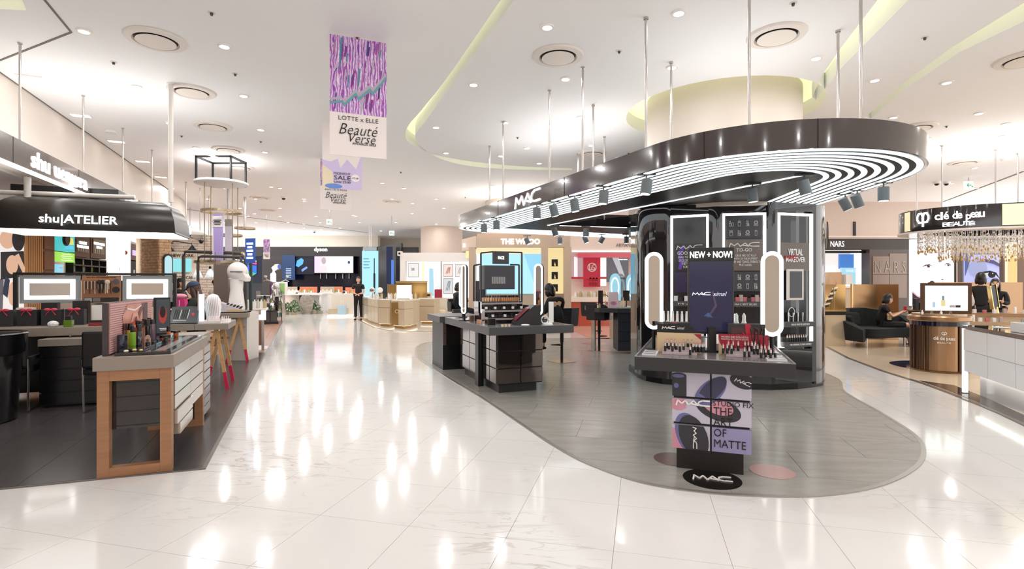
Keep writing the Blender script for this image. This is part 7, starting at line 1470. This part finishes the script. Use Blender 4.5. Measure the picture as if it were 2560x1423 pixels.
# ================================================================ HANGING BANNERS
def banner(px0, px1, pt, pb, Y, label, yaw, kind):
    w_ = (px1-px0)/FPX*Y/.93; z1, z0 = CH+(HY-pt)/FPX*Y, CH+(HY-pb)/FPX*Y; H = z1-z0
    t = thing('hanging_banner', label, 'banner', (Xp((px0+px1)/2,Y), Y, z0), yaw); 
    obj('cloth', B(-w_/2,0,0,w_/2,.008,H), mat('banner_cloth', srgb('#f2e9e6'), .7), t)
    obj('wire', MB().cyl(0,.004,H,CEIL-z0,.003,n=5), STEEL, t)
    def fl(pts, m, off): return flat([(x*w_-w_/2, z*H) for x, z in pts], m, t, T(0,-off,0), 'print')
    if kind == 'A':
        rnd = random.Random(3); hol = mat_holo(); zb = .36
        fl([(0,zb),(1,zb),(1,1),(0,1)], hol, .001)
        cols = ['#d46ac8','#8a5ac0','#f2e4f4','#6fb8c8','#b04ab0','#e9a0d8','#5f4a9a','#f6f0fa']
        for k in range(46):
            x = rnd.uniform(.02,.9); z = rnd.uniform(zb+.02,.9); h = rnd.uniform(.03,.16); d = rnd.uniform(.01,.035); sk = rnd.uniform(-.06,.1)
            fl([(x,z),(x+d,z+sk*.4),(min(.99,x+d+.03),min(.99,z+h+sk*.5)),(x+.02,min(.99,z+h))], glow(cols[k%8],.28), .002+.0004*(k%5))
        for k in range(2): fl([(.0,zb+.06+k*.03),(.2,zb+.08+k*.03),(.25,zb+.05+k*.03),(.45,zb+.15+k*.03),(.5,zb+.11+k*.03),(.7,zb+.2+k*.03),(.75,zb+.17+k*.03),(.99,zb+.32+k*.03),(.99,zb+.35+k*.03),(.75,zb+.21+k*.03),(.7,zb+.235+k*.03),(.5,zb+.15+k*.03),(.45,zb+.18+k*.03),(.25,zb+.08+k*.03),(.2,zb+.1+k*.03),(0,zb+.08+k*.03)], glow(('#8fd0d8','#f4e0f0')[k],.3), .005)
        text('LOTTE x ELLE', w_*.7, H*.035, INK, t, T(0,-.003,H*.315), bold=-.01)
        text('Beauté', w_*.68, H*.09, INK, t, T(-.0,-.003,H*.225), shear=.35, bold=-.012); text('Verse', w_*.46, H*.075, INK, t, T(w_*.07,-.003,H*.155), shear=.35, bold=-.012); text('AWARDS 2025', w_*.42, H*.018, INK, t, T(w_*.10,-.003,H*.108))
    if kind == 'B':
        fl([(0,0),(1,0),(1,.45),(.85,.25),(.62,.36),(.45,.25),(.38,.36),(.2,.32),(0,.34)], mat('banner_lilac', srgb('#d5c6ea'), .6), .001); fl(ell(.28,.03,.22,.03,20), col('#6f92d8',.6), .0022); fl([(0,.0),(.3,0),(.25,.2),(0,.28)], col('#ecdcc0',.6), .0015)
        text('MIDNIGHT', w_*.42, H*.028, INK, t, T(0,-.004,H*.185), bold=-.01); text('SALE', w_*.42, H*.05, INK, t, T(0,-.004,H*.135)); text('Until 23:00', w_*.42, H*.028, INK, t, T(0,-.004,H*.085)); fl(ell(.83,.14,.11,.045,20), col('#f6eef2',.6), .003); text('17.10', w_*.15, H*.018, INK, t, T(w_*.33,-.006,H*.14), bold=.01)
def mat_holo():
    if 'holo' in MATS: return MATS['holo']
    m = bpy.data.materials.new('holo'); m.use_nodes = True; nt = m.node_tree; b = nt.nodes['Principled BSDF']; N = nt.nodes.new; L = nt.links.new
    tc = N('ShaderNodeTexCoord'); mp = N('ShaderNodeMapping'); mp.inputs['Scale'].default_value = (9,1,2.2); wv = N('ShaderNodeTexWave'); wv.wave_type = 'BANDS'; wv.inputs['Scale'].default_value = 1.1; wv.inputs['Distortion'].default_value = 9; wv.inputs['Detail'].default_value = 3; wv.inputs['Detail Scale'].default_value = 2
    cr = N('ShaderNodeValToRGB'); cr.color_ramp.elements[0].color = (*srgb('#7a4fb0'),1); cr.color_ramp.elements[1].color = (*srgb('#f4e6f6'),1)
    for p_, h in ((.2,'#c457ba'),(.4,'#e08ad6'),(.55,'#f6dff2'),(.68,'#86bfd0'),(.8,'#b85cc0')): e = cr.color_ramp.elements.new(p_); e.color = (*srgb(h),1)
    L(tc.outputs['Object'], mp.inputs[0]); L(mp.outputs[0], wv.inputs['Vector']); L(wv.outputs['Fac'], cr.inputs[0]); L(cr.outputs[0], b.inputs['Base Color']); b.inputs['Roughness'].default_value = .35
    MATS['holo'] = m; return m
banner(833,960,97,392,5.6,'large hanging banner with purple iridescent print, nearest',ROTA,'A')
banner(812,900,265,473,8.6,'pale lilac MIDNIGHT SALE banner hanging behind the largest one', ROTA,'B')
banner(806,875,362,525,11.2,'smaller iridescent banner hanging lowest, behind the sale banner', ROTA,'A')
banner(659,674,598,648,20.0,'tiny far iridescent banner over the aisle', 0,'A')
banner(493,519,617,640,19.0,'tiny far purple banner beyond the pipe frame', 0,'A')
# exit signs
for i, (px, py, Y, l) in enumerate(((823,555,18.5,'small hanging green arrow exit sign above the black shopfront'),(979,583,20.5,'small green arrow exit sign right of the aisle end'),(2423,463,13.0,'green arrow exit sign in the upper right'))):
    q = W(px, py, Y); s_ = (.20,.20,.22)[i]/2*1.0; t = thing('exit_sign', l, 'sign', q); obj('panel', B(-s_,0,-s_*.9,s_,.04,s_*.9), glow('#eef8f2',1.1), t); g_ = glow('#12a05c',.9)
    flat([(-s_*.6,0),(-s_*.1,s_*.5),(-s_*.0,s_*.38),(-s_*.3,s_*.1),(s_*.5,s_*.1),(s_*.5,-s_*.1),(-s_*.3,-s_*.1),(0,-s_*.38),(-s_*.1,-s_*.5)], g_, t, T(0,-.002,0), 'arrow'); flat(rect(s_*.55,-s_*.5,s_*.8,-s_*.15), g_, t, T(0,-.002,0), 'pictogram'); obj('hanger', MB().cyl(0,.02,s_*.9,max(s_,CEIL-q.z),.01,n=6), STEEL, t)
# ================================================================ RIGHT SIDE
Yn = 17.0
na = thing('dark_shopfront', 'dark brown shop front with thin white lettering right of the black pillar unit', 'shop front', (0,0,0)); DKB = col('#3b3532',.35)
bx_('fascia', 2040, 2281, 0, .4, 597, 624, Yn, DKB, na); bx_('lower_rail', 2040, 2281, .2, .4, 626, 632, Yn, BLK, na); text('NARS', 34/FPX*Yn, 14/FPX*Yn, LETTER, na, T(Xp(2093,Yn), Yn-.01, CH+(HY-610)/FPX*Yn), bold=-.01)
bx_('pier', 2174, 2280, 0, .4, 624, None, Yn, col('#5a4f4a',.3), na)
for i, (pa, pb, pt, pm) in enumerate(((2181,2222,641,686),(2223,2266,634,686),(2181,2222,687,745),(2223,2266,687,745))): bx_('metal_panel', pa, pb, -.02, .0, pt, pm, Yn, mat('brushed', srgb('#85766c'), .3, .5), na)
text('N A R S', 1.0, .38, mat('brushed2', srgb('#a2968c'), .25, .6), na, T(Xp(2224,Yn), Yn-.03, CH+(HY-668)/FPX*Yn), bold=-.02)
bx_('interior_back', 2040, 2175, 1.0, 1.1, 628, 700, Yn, glow('#efe6e2',.95), na); bx_('lit_screen', 2074, 2129, .8, .9, 662, 700, Yn, glow('#fffaf0',1.4), na); bx_('blue_panel', 2139, 2175, .8, .9, 632, 670, Yn, glow('#4f88d8',.8), na); bx_('pale_blue_panel', 2139, 2175, .7, .8, 668, 712, Yn, glow('#a9d8ec',.9), na); bx_('beige_box', 2093, 2124, .4, .7, 680, 712, Yn, col('#d2ae8a',.4), na); bx_('white_box', 2130, 2146, .3, .6, 686, 712, Yn, WHITE, na)
text('SWAROVSKI', .5, .10, glow('#f0f6fa',1), na, T(Xp(2167,Yn), Yn+.68, CH+(HY-676)/FPX*Yn), bold=-.01)
cn2 = thing('white_counter', 'white counter strip in front of the far assistant on the right', 'counter', (Xp(2095,16.6),16.6,0)); obj('top', B(-.7,0,1.30,.6,.4,1.36), WHITE, cn2); obj('body', B(-.65,.05,0,.55,.35,1.30), col('#cdb9a0',.4), cn2)
struct('trim_8', B(Xp(2040,Yn), Yn-.05, CH+(HY-597)/FPX*Yn, 14, Yn+.5, CEIL), col('#d8c7bb',.6)); struct('trim_9', B(Xp(2034,Yn), Yn-.12, 2.95, Xp(2281,Yn), Yn-.05, 2.985), col('#efe6df',.5)); struct('trim_10', B(Xp(2133,Yn)-.04, Yn-.08, 2.95, Xp(2133,Yn)+.04, Yn-.05, 3.45), BLK)
fp = thing('light_poster', 'tall glowing white poster showing two eyes and a nose of a face', 'poster', (0,0,0)); Yp = 13.5
bx_('panel', 2280, 2385, 0, .1, 598, 765, Yp, glow('#fffdfd',1.15), fp); bx_('edge', 2385, 2389, -.02, .1, 598, 765, Yp, DKB, fp)
EY = glow('#6a3d4a',.25); 
def eye(cx, cy, w_, par, Y, off, fl_=1):
    bflat([(cx-w_*fl_,cy+3),(cx-w_*.4*fl_,cy-3),(cx+w_*.3*fl_,cy-4),(cx+w_*fl_,cy+2),(cx+w_*.3*fl_,cy-2),(cx-w_*.3*fl_,cy-.5)][::fl_], EY, par, Y, off); bflat(pe(cx+w_*.1,cy+1,w_*.24,3.2), EY, par, Y, off+.01); bflat(pe(cx+w_*.15,cy,1,1), WHITE, par, Y, off+.02)
eye(2318,665,14,fp,Yp,.01); eye(2368,662,9,fp,Yp,.01,-1); bflat([(2350,700),(2355,698),(2359,699),(2355,700)], EY, fp, Yp, .01); bflat([(2280,732),(2292,742),(2312,750),(2310,765),(2280,765)], col('#4a3f42',.5), fp, Yp, .012); bflat([(2280,728),(2292,739),(2312,748),(2311,750),(2291,742),(2280,732)], glow('#f0b8c8',.8), fp, Yp, .016)
ep = thing('light_poster', 'violet-blue poster of a large eye and brow behind the bronze counters', 'poster', (0,0,0)); bx_('frame', 2405, 2506, 0, .1, 632, None, Yp, col('#8a8580',.3), ep); bx_('panel', 2409, 2502, -.03, .0, 637, 745, Yp, mat('g_violet', srgb('#9a9fd8'), .5, emit=.7), ep)
bflat([(2409,637),(2425,637),(2416,670),(2409,690)], glow('#6b7db0',.6), ep, Yp, .04); bflat(pe(2440,672,24,22), glow('#b4bbe6',.75), ep, Yp, .045); bflat([(2438,655),(2455,648),(2478,651),(2500,664),(2500,671),(2478,660),(2456,655)], glow('#6d5f88',.6), ep, Yp, .06)
bflat([(2440,690),(2452,682),(2468,679),(2482,684),(2492,696),(2484,690),(2468,694),(2450,693)], glow('#e6e4f2',.8), ep, Yp, .06); bflat([(2438,690),(2450,680),(2468,677),(2484,682),(2493,698),(2482,686),(2468,681),(2452,684)], glow('#1c1626',.2), ep, Yp, .07); bflat(pe(2472,687,9,8), glow('#1a1420',.2), ep, Yp, .08); bflat(pe(2473,684,1.6,1.8), WHITE, ep, Yp, .09)
rw = MB(); struct('wall_right_shop', B(Xp(2386,Yp+.3), Yp+.2, 0, Xp(2640,Yp), Yp+.4, 3.3), col('#e9d6cc',.6)); struct('trim_11', B(Xp(2280,Yp+.3), Yp-.1, CH+(HY-598)/FPX*Yp, Xp(2640,Yp), Yp+.3, CH+(HY-570)/FPX*Yp), BLK)
gp = thing('lattice_panel', 'tall lit gold lattice panel at the right edge beside the eye poster', 'panel', (0,0,0)); Yl = 12.6; bx_('frame', 2508, 2546, 0, .1, 600, None, Yl, col('#5a4234',.3), gp); bx_('lit_back', 2512, 2541, -.02, 0, 606, 790, Yl, glow('#f3e2c0',1.0), gp)
lt_ = MB(); x0, x1 = Xp(2517,Yl), Xp(2540,Yl); z0_, z1_ = CH+(HY-790)/FPX*Yl, CH+(HY-610)/FPX*Yl; k = 0
for i in range(-40, 60):
    for s_ in (1,-1):
        xa = x0 if s_ > 0 else x1; zz = z0_+i*.035
        a = (xa, zz); b = (xa+s_*(x1-x0), zz+(x1-x0)*1.6)
        if b[1] < z1_ and a[1] > z0_: lt_.bar((a[0],Yl-.03,a[1]),(b[0],Yl-.03,b[1]),.008,.008)
obj('lattice', lt_, GOLD, gp, kind='stuff')
bx_('side_frame', 2548, 2600, .1, .2, 590, None, Yl, col('#6e5138',.35), gp)
# hanging oval sign with crystals
HC = Vector((9.32, 9.9)); RX, RY = 1.75, 1.2
hs_ = thing('oval_sign', 'hanging oval black sign ring with white lettering and gold ends above the bronze counters', 'sign', (0,0,0))
def ov(rx, ry, n=80, a=.0): return [(HC.x+rx*math.cos(2*PI*k/n)*math.cos(a)-ry*math.sin(2*PI*k/n)*math.sin(a), HC.y+rx*math.cos(2*PI*k/n)*math.sin(a)+ry*math.sin(2*PI*k/n)*math.cos(a)) for k in range(n)]
OVa = ov(RX,RY); OVb = ov(RX-.12,RY-.12)
zt = 2.82; zb_ = 2.42
obj('ring_body', MB().prism(OVa, zb_, zt, hole=OVb[::-1]), mat('sign_gloss', srgb('#171214'), .06, coat=.7), hs_, smooth=True)
obj('bottom_plate', MB().prism(ov(RX+.02,RY+.02), zb_-.03, zb_, hole=ov(RX-.35,RY-.35)[::-1]), col('#e2d8d0',.15), hs_)
def on_oval(px, z, off=.01):
    r = (px-CX)/FPX; best = None
    for i in range(len(OVa)):
        a, b = Vector(OVa[i]), Vector(OVa[(i+1)%len(OVa)]); fa, fb = a.x-r*a.y, b.x-r*b.y
        if fa*fb <= 0 and fa != fb:
            p = a+(b-a)*(fa/(fa-fb))
            if best is None or p.y < best[0].y: best = (p, (b-a).normalized())
    p, t = best
    if t.x < 0: t = -t
    nn = Vector((t.y,-t.x)); p = p+nn*off; return T(p.x,p.y,z)@R(math.atan2(t.y,t.x))
strokes([[(.5,0),(.5,.75),(.62,1),(.85,1),(1,.75),(1,.55),(.85,.3),(.5,.3)],[(.5,.3),(.15,.3),(0,.55),(0,.75),(.15,1),(.38,1),(.5,.75)]], .20,.24,.03, on_oval(2308,2.62), LETTER, hs_, 'logo')
def arc_text(s, px0, px1, z, h, **k):
    n = len(s)
    for i, ch in enumerate(s):
        if ch == ' ': continue
        px = px0+(px1-px0)*(i+.5)/n; M = on_oval(px, z); wd = abs(px1-px0)/n/FPX*on_oval(px,z).translation.y*(.95 if ch not in 'li' else .4)
        hh = h*(1.0 if ch in 'ldéBEAUTÉ' else .72); dz = 0 if hh == h else -(h-hh)/2; dz = dz-(.05 if ch == 'p' else 0); hh = hh+(.03 if ch == 'p' else 0)
        text(ch, wd, hh, LETTER, hs_, M@T(0,0,dz), **k)
arc_text('clé de peau', 2338, 2460, 2.66, .135, bold=.015); arc_text('BEAUTÉ', 2358, 2436, 2.50, .075, bold=.01)
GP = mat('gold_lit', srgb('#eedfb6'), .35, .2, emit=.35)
for (a, b) in ((2505,2620),(2262,2276)):
    for i in range(12 if b > 2600 else 2):
        pa_, pb_ = on_oval(a+(b-a)*i/(12 if b>2600 else 2), 0, .006).translation if a+(b-a)*i/12 < 2590 or b < 2600 else None, None
        if pa_ is None: continue
        try: q2 = on_oval(a+(b-a)*(i+1)/(12 if b>2600 else 2), 0, .006).translation
        except Exception: continue
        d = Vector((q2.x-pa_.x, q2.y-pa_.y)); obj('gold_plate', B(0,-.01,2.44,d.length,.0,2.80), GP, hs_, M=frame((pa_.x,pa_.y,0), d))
for i, (px, top) in enumerate(((2292,460),(2355,330),(2489,263),(2545,292))):
    x = Xp(px, HC.y-.2+.3*i); t = thing('hanging_rod', 'steel rod holding the oval sign, %s from the left' % ('first','second','third','fourth')[i], 'rod', (x, HC.y-.2+.3*i, 0)); obj('shaft', MB().cyl(0,0,2.80,CEIL,.014,n=8), STEEL, t); obj('flange', MB().cyl(0,0,CEIL-.02,CEIL,.03,n=10), STEEL, t)
cr = thing('crystal_curtain', 'curtain of hanging clear and amber crystals under the oval sign', 'chandelier', (0,0,0)); rnd = random.Random(9); st1 = MB(); st2 = MB()
for ringi, (rx, ry, zl, nn_) in enumerate(((1.45,.85,2.10,90),(1.30,.72,2.12,80),(1.10,.6,1.95,80),(.85,.45,1.93,60))):
    for k in range(nn_):
        a = 2*PI*k/nn_+rnd.uniform(-.02,.02); x, y = HC.x+rx*math.cos(a), HC.y+ry*math.sin(a); z = zl+rnd.uniform(-.05,.05)
        st1.cyl(x, y, z, 2.44, .004, n=4)
        for q in range(4): st1.ball(x, y, z+.06+q*.08+rnd.uniform(0,.04), .013, .013, .018, 5, 4)
        st2.ball(x, y, z-.02, .014, .014, .026, 6, 5)
obj('strings', st1, mat('crystal', (.8,.78,.74), .08, .5), cr, kind='stuff'); obj('amber_drops', st2, mat('amber_drop', srgb('#c9a672'), .08, .45), cr, kind='stuff')
added_uplight(hs_, (HC.x,HC.y,2.75), 0, 2.0, 1.2, 28)
# bronze podium
BRZ = mat('bronze', srgb('#a68464'), .25, .75); BRZD = mat('bronze_dark', srgb('#5a4436'), .25, .7)
pc0 = W(2347, 860, 8.62); pod = thing('podium', 'fluted bronze podium counter with white lettering and a blue band', 'counter', (pc0.x, 8.62, 0), 0)
PMx = -math.atan2(pc0.x, 8.62)*.75
obj('core', MB().lathe([(.365,.0),(.385,.03),(.36,.04),(.36,.80)],48), BRZ, pod, smooth=True); obj('blue_band', MB().cyl(0,0,.76,.83,.395,n=48), mat('blue_band', srgb('#131a33'), .06, coat=.7), pod, smooth=True); obj('top', MB().lathe([(.41,.83),(.43,.85),(.43,.90),(.41,.92)],48), BRZ, pod, smooth=True); obj('top_tray', MB().cyl(0,0,.92,.95,.36,n=40), mat('bronze_l', srgb('#b79c7e'), .25, .4), pod)
for k in range(30):
    a = -PI/2+PMx+ (k-15)*.20
    if abs((a+PI/2-PMx)) > .52 : obj('flute', MB().cyl(.365*math.cos(a), .365*math.sin(a), .04, .76, .022, n=8), BRZD, pod, smooth=True)
fp_ = MB()
for k in range(10):
    a = -PI/2+PMx-.50+k*.1; b = a+.1; fp_.add([(.372*math.cos(a),.372*math.sin(a),.05),(.372*math.cos(b),.372*math.sin(b),.05),(.372*math.cos(b),.372*math.sin(b),.75),(.372*math.cos(a),.372*math.sin(a),.75)], [(0,1,2,3)])
obj('front_plate', fp_, BRZ, pod, smooth=True)
Mp = R(PMx)@T(0,-.385,0); text('clé de peau', .27,.075, LETTERP, pod, Mp@T(0,0,.56), bold=.015); text('BEAUTÉ', .17,.03, LETTERP, pod, Mp@T(0,0,.50)); strokes([[(.5,0),(.5,.75),(.62,1),(.85,1),(1,.75),(1,.55),(.85,.3),(.5,.3)],[(.5,.3),(.15,.3),(0,.55),(0,.75),(.15,1),(.38,1),(.5,.75)]], .06,.05,.010, Mp@T(0,0,.64), LETTERP, pod, 'logo')
pr = G(2320,905); o = thing('floor_disc', 'dark navy glossy floor disc under the bronze podium', 'floor inlay', (Xp(2345,9.0), 9.0, .006)); obj('disc', MB().cyl(0,0,0,.003,.68,n=48), mat('navy_disc', srgb('#221c44'), .06, coat=.7), o); obj('ring', MB().prism(circ(0,0,.69,48),0,.003,hole=circ(0,0,.68,48)[::-1]), BRASS, o)
bsx = thing('product_screen', 'bronze framed glowing screen with bottle pictures on the bronze podium', 'screen', (Xp(2368,8.5), 8.5, .951), -.25); obj('frame', B(-.36,0,0,.34,.05,.50), BRZD, bsx, bev=.002); obj('display', B(-.31,-.006,.05,.28,0,.455), mat('disp', srgb('#eefaf8'), .3, emit=1.0), bsx)
obj('bottle_picture', B(-.09,-.012,.12,-.03,-.006,.22), glow('#e8d89a',.8), bsx); obj('bottle_picture', B(-.075,-.012,.22,-.045,-.006,.29), glow('#8a9aa0',.6), bsx); obj('bottle_picture', B(-.21,-.012,.10,-.17,-.006,.19), glow('#b8cfe0',.8), bsx); obj('jar_picture', B(.03,-.012,.10,.10,-.006,.14), glow('#c9b2b0',.6), bsx); obj('jar_picture', B(.11,-.012,.10,.18,-.006,.14), glow('#3a3440',.3), bsx)
for i in range(4): simple('glass_bottle', MB().lathe([(.015,0),(.018,.03),(.008,.05),(.008,.07)],10), GLASS if i%2 else col('#f0e8e4',.2), 'small glass bottle on the rim of the bronze podium', 'bottle', (Xp(2318+i*24,8.2), 8.3, .951), 0, 'small bottles on the podium rim', smooth=True)
po2 = thing('podium', 'second slim bronze pillar table behind the bronze podium', 'counter', (Xp(2314,10.6), 10.7, 0)); obj('column', MB().cyl(0,0,0,.80,.15,n=28), mat('champ2', srgb('#c9b79d'), .2, .5), po2, smooth=True); obj('dark_ring', MB().cyl(0,0,.80,.88,.22,n=28), BRZD, po2); obj('top', MB().cyl(0,0,.88,.91,.26,n=28), BRZ, po2)
for i in range(14):
    simple('dark_jar', MB().box(-.03,-.03,0,.03,.03,.06).box(-.032,-.032,.06,.032,.032,.075), (BLK, col('#4a3a34',.2))[i%2], 'small dark jar stacked on the table left of the glowing screen', 'jar', (Xp(2300+(i%6)*7,10.4), 10.5+.1*(i%2), .911+.076*(i//6)), 0, 'dark jars left of the screen')
# bronze counters behind with goods
bc = thing('bronze_counter', 'bronze counter with white product trays right of the podium', 'counter', (Xp(2450,9.3), 9.5, 0), -.3); obj('top', B(-.3,0,.84,1.4,.5,.90), BRZ, bc); obj('body', B(-.25,.05,0,1.35,.45,.84), mat('champ2', srgb('#c9b79d'), .2, .5), bc); obj('lower_tray', B(-.3,-.25,.72,.5,0,.76), mat('bronze_l', srgb('#b79c7e'), .25, .4), bc)
MBC = T(Xp(2450,9.3), 9.5, 0)@R(-.3)
bb = thing('bronze_screen', 'low wide bronze back panel behind the seated woman', 'panel', (Xp(2335,12.3), 12.3, 0)); obj('panel', B(-.1,0,.5,2.1,.06,1.47), BRZ, bb); obj('leg', B(0,0,0,.06,.06,.5), BRZD, bb); obj('leg', B(1.9,0,0,1.96,.06,.5), BRZD, bb)
bh_ = thing('round_mirror_back', 'brown round mirror back peeking above the glowing screen', 'mirror', (Xp(2330,11),11,0)); obj('disc', MB().ball(0,0,1.41,.075,.02,.09,16,10), BRZD, bh_, smooth=True); obj('stem', MB().cyl(0,0,0,1.35,.012), BRZD, bh_)
for i, (px, l) in enumerate(((2440,'white oval tilted mirror on a stand beside the glass dome'),(2490,'tall gold framed tilted mirror before the seated woman'))):
    t = thing('table_mirror', l, 'mirror', MBC @ Vector(((.14,.46)[i],.2,.90)), .3); 
    if i == 0: obj('disc', MB().ball(0,0,.26,.02,.07,.13,14,10,R(-.35,'Y')), WHITE, t, smooth=True); obj('stem', MB().tube([(0,0,0),(.05,0,.05),(.04,0,.14)],.01,6), BRASS, t)
    else: obj('panel', B(-.035,-.02,.10,.10,.02,.50), BLK, t, M=R(-.22,'Y')); obj('gold_edge', MB().box(-.055,-.03,.08,-.035,.03,.52).box(.10,-.03,.08,.115,.03,.52), GOLD, t, M=R(-.22,'Y')); obj('base', MB().cyl(0.05,0,0,.12,.04,.02), GOLD, t)
dm_ = thing('glass_dome', 'glass dome over white bottles left of the tilted mirror', 'dome', MBC @ Vector((-.08,.3,.90))); obj('glass', MB().lathe([(.10,0),(.10,.25),(.07,.33),(.01,.37)],20), GLASS, dm_, smooth=True); obj('base', MB().cyl(0,0,0,.015,.11,n=20), BRASS, dm_)
for i in range(16):
    px = 2430+i*8.2; inst('boxed_cosmetic', pk[(0,2,4,0,1)[i%5]], 'small boxed product on the bronze counters at the right', 'cosmetic', MBC @ Vector((-.22+i*.1,-.15,.761) if i < 7 else (-.2+(i-6)*.15,.08,.901)), -.3, 'boxed goods on the bronze counters')
# lounge area: gold screen, sofa, plinths
gsn = thing('gold_screen', 'tall gold mirror screen standing behind the dark sofa', 'panel', (Xp(2132,13.2), 13.2, 0)); obj('panel', B(0,0,0,1.16,.06,1.42), mat('gold_mirror', srgb('#967350'), .16, .8), gsn); obj('edge', B(-.02,-.01,0,0,.07,1.43), GOLD, gsn)
sf = thing('sofa', 'dark charcoal curved sofa with a seated woman in the lounge on the right', 'sofa', (8.45, 12.1, 0), -.05); SFM = mat('sofa', srgb('#1d2021'), .95, noise=(40,40,40,.2))
obj('seat', MB().prism(spline([(-.55,-.55),(-.30,-.62),(.30,-.35),(.95,-.30),(1.05,.25),(.2,.42),(-.55,.35),(-.70,-.1)],4), .22, .43), SFM, sf, smooth=True, bev=.03)
bk = MB(); prf = [(-.72,-.75,.42),(-.82,-.30,.56),(-.78,.15,.72),(-.50,.45,.84),(.0,.55,.86),(.5,.50,.80),(.95,.42,.66),(1.05,.2,.50)]
for (xa,ya,za),(xb,yb,zb2) in zip(prf, prf[1:]):
    def inn(x,y): L = math.hypot(x,y); return (x*(1-.17/L), y*(1-.17/L))
    ia, ib = inn(xa,ya), inn(xb,yb); bk.add([(xa,ya,.15),(xb,yb,.15),(xb*1.06,yb*1.06,zb2),(xa*1.06,ya*1.06,za),(*ia,.15),(*ib,.15),(*ib,zb2),(*ia,za)], [(0,1,2,3),(7,6,5,4),(3,2,6,7),(0,4,5,1),(0,3,7,4),(1,5,6,2)])
obj('curved_back', bk, SFM, sf, smooth=True)
obj('cushion', B(-.2,-.06,-.16,.2,.06,.16), SFM, sf, bev=.05, M=T(-.42,.20,.60)@R(.2,'Z')@R(-.2,'X'))
obj('cushion', B(-.17,-.06,-.14,.17,.06,.14), SFM, sf, bev=.05, M=T(-.62,-.1,.56)@R(1.2,'Z')@R(-.25,'X'))
for x, y in ((-.5,-.5),(-.3,.3),(.45,-.3),(.9,-.1),(.9,.3)): obj('leg', MB().cyl(x,y,0,.22,.022,n=8), STEEL, sf)
lc = thing('display_plinth', 'champagne cabinet with angled gold display left of the sofa', 'cabinet', (Xp(2074,11.6), 11.9, 0)); obj('cabinet', B(0,0,0,.55,.5,.72), CHMP, lc, bev=.004); obj('black_band', B(-.01,-.01,.72,.56,.51,.80), BLK, lc); obj('top', B(-.01,-.01,.80,.56,.51,.84), GOLD, lc); obj('gold_display', MB().prism([(.0,.84),(.56,.84),(.56,1.42),(.36,1.42)], -.45, -.02, M=XZ), GLD2, lc); obj('stem', MB().cyl(.25,-.05,.84,1.35,.008), BRASS, lc)
for i in range(8): obj('tester_tube', MB().bar((.02+i*.03,-.03,.9+i*.06),(.14+i*.03,-.03,.93+i*.06),.025), (BLK,WHITE)[i%2], lc)
# ================================================================ WHITE COUNTER, lower right
wc = Vector((5.90, 6.82, 0)); UW = Vector((-.36,-.933,0)).normalized(); wcr = math.atan2(UW.y, UW.x)
WC = thing('white_counter', 'long white counter with a black glass edge and glowing base at the lower right', 'counter', wc, wcr)   # local x runs towards the viewer, local y to the right
MWC = T(*wc)@R(wcr); WHG = mat('white_gloss', srgb('#e9ebee'), .15, coat=.3)
obj('body', MB().box(.02,.03,.30,3.6,.9,.86), WHG, WC); 
for i in range(6): obj('front_panel', B(.04+i*.62,.005,.58,.65+i*.62,.03,.85), WHG, WC); obj('front_panel', B(.04+i*.62,.01,.31,.65+i*.62,.03,.575), WHG, WC)
obj('recessed_base', B(.08,.16,.0,3.6,.85,.30), WHG, WC); obj('glow_line', B(.05,.12,.285,3.6,.16,.30), glow('#fff8ea',3), WC); obj('black_edge', MB().box(0,0,.86,3.6,.9,.90), mat('black_glass', srgb('#0b0a0c'), .04, coat=.8), WC); obj('end_glow', B(.0,.0,.02,.02,.06,.86), glow('#fffdf8',1.1), WC)
wt = thing('white_tray', 'large white raised tray on the white counter', 'tray', MWC @ Vector((.95,.10,.901)), wcr); obj('tray_body', B(0,0,0,2.6,.7,.11), WHG, wt, bev=.004); obj('tray_inset', B(.2,.1,.11,1.8,.5,.113), col('#c9d2e2',.1), wt)
dk2 = thing('tilted_display', 'black tilted display board with a hand picture at the right edge', 'display', MWC @ Vector((.72,.62,1.02-.117)), -.2); obj('board', B(-.04,0,0,.42,.03,.42), BLK, dk2, M=R(.35,'Y')@T(0,0,.0)); flat([(.10,.30),(.22,.34),(.34,.32),(.36,.26),(.24,.24),(.18,.17),(.15,.18),(.18,.25)], SKIN, dk2, R(.35,'Y')@T(0,-.002,0), 'hand_picture')
for i, (x, y, h, hx) in enumerate(((.75,.30,.14,'#f4f2f0'),(.82,.36,.16,'#2a2a2c'),(.90,.40,.13,'#b9bcc0'),(.98,.42,.15,'#f4f2f0'),(.62,.45,.07,'#d8486a'),(.55,.38,.10,'#9aa0a2'))):
    t = thing('cosmetic_bottle', ('white square bottle','black square bottle','silver square bottle','second white square bottle','small pink bottle','grey glass bottle')[i]+' standing at the end of the white counter', 'bottle', MWC @ Vector((x,y,.901 if x < .94 else 1.012)), wcr); obj('body', B(-.02,-.02,0,.02,.02,h*.7), col(hx,.2), t, bev=.003); obj('cap', B(-.014,-.014,h*.7,.014,.014,h), STEEL if i != 4 else col(hx,.3), t)
gb_ = thing('test_strips', 'grey paper test strips on the black glass end of the white counter', 'paper', MWC @ Vector((.35,.30,.901)), .5); obj('sheet', B(-.1,-.05,0,.1,.05,.003), col('#c9c9cc',.5), gb_); obj('sheet', B(-.06,.06,0,.14,.12,.003), WHITE, gb_)
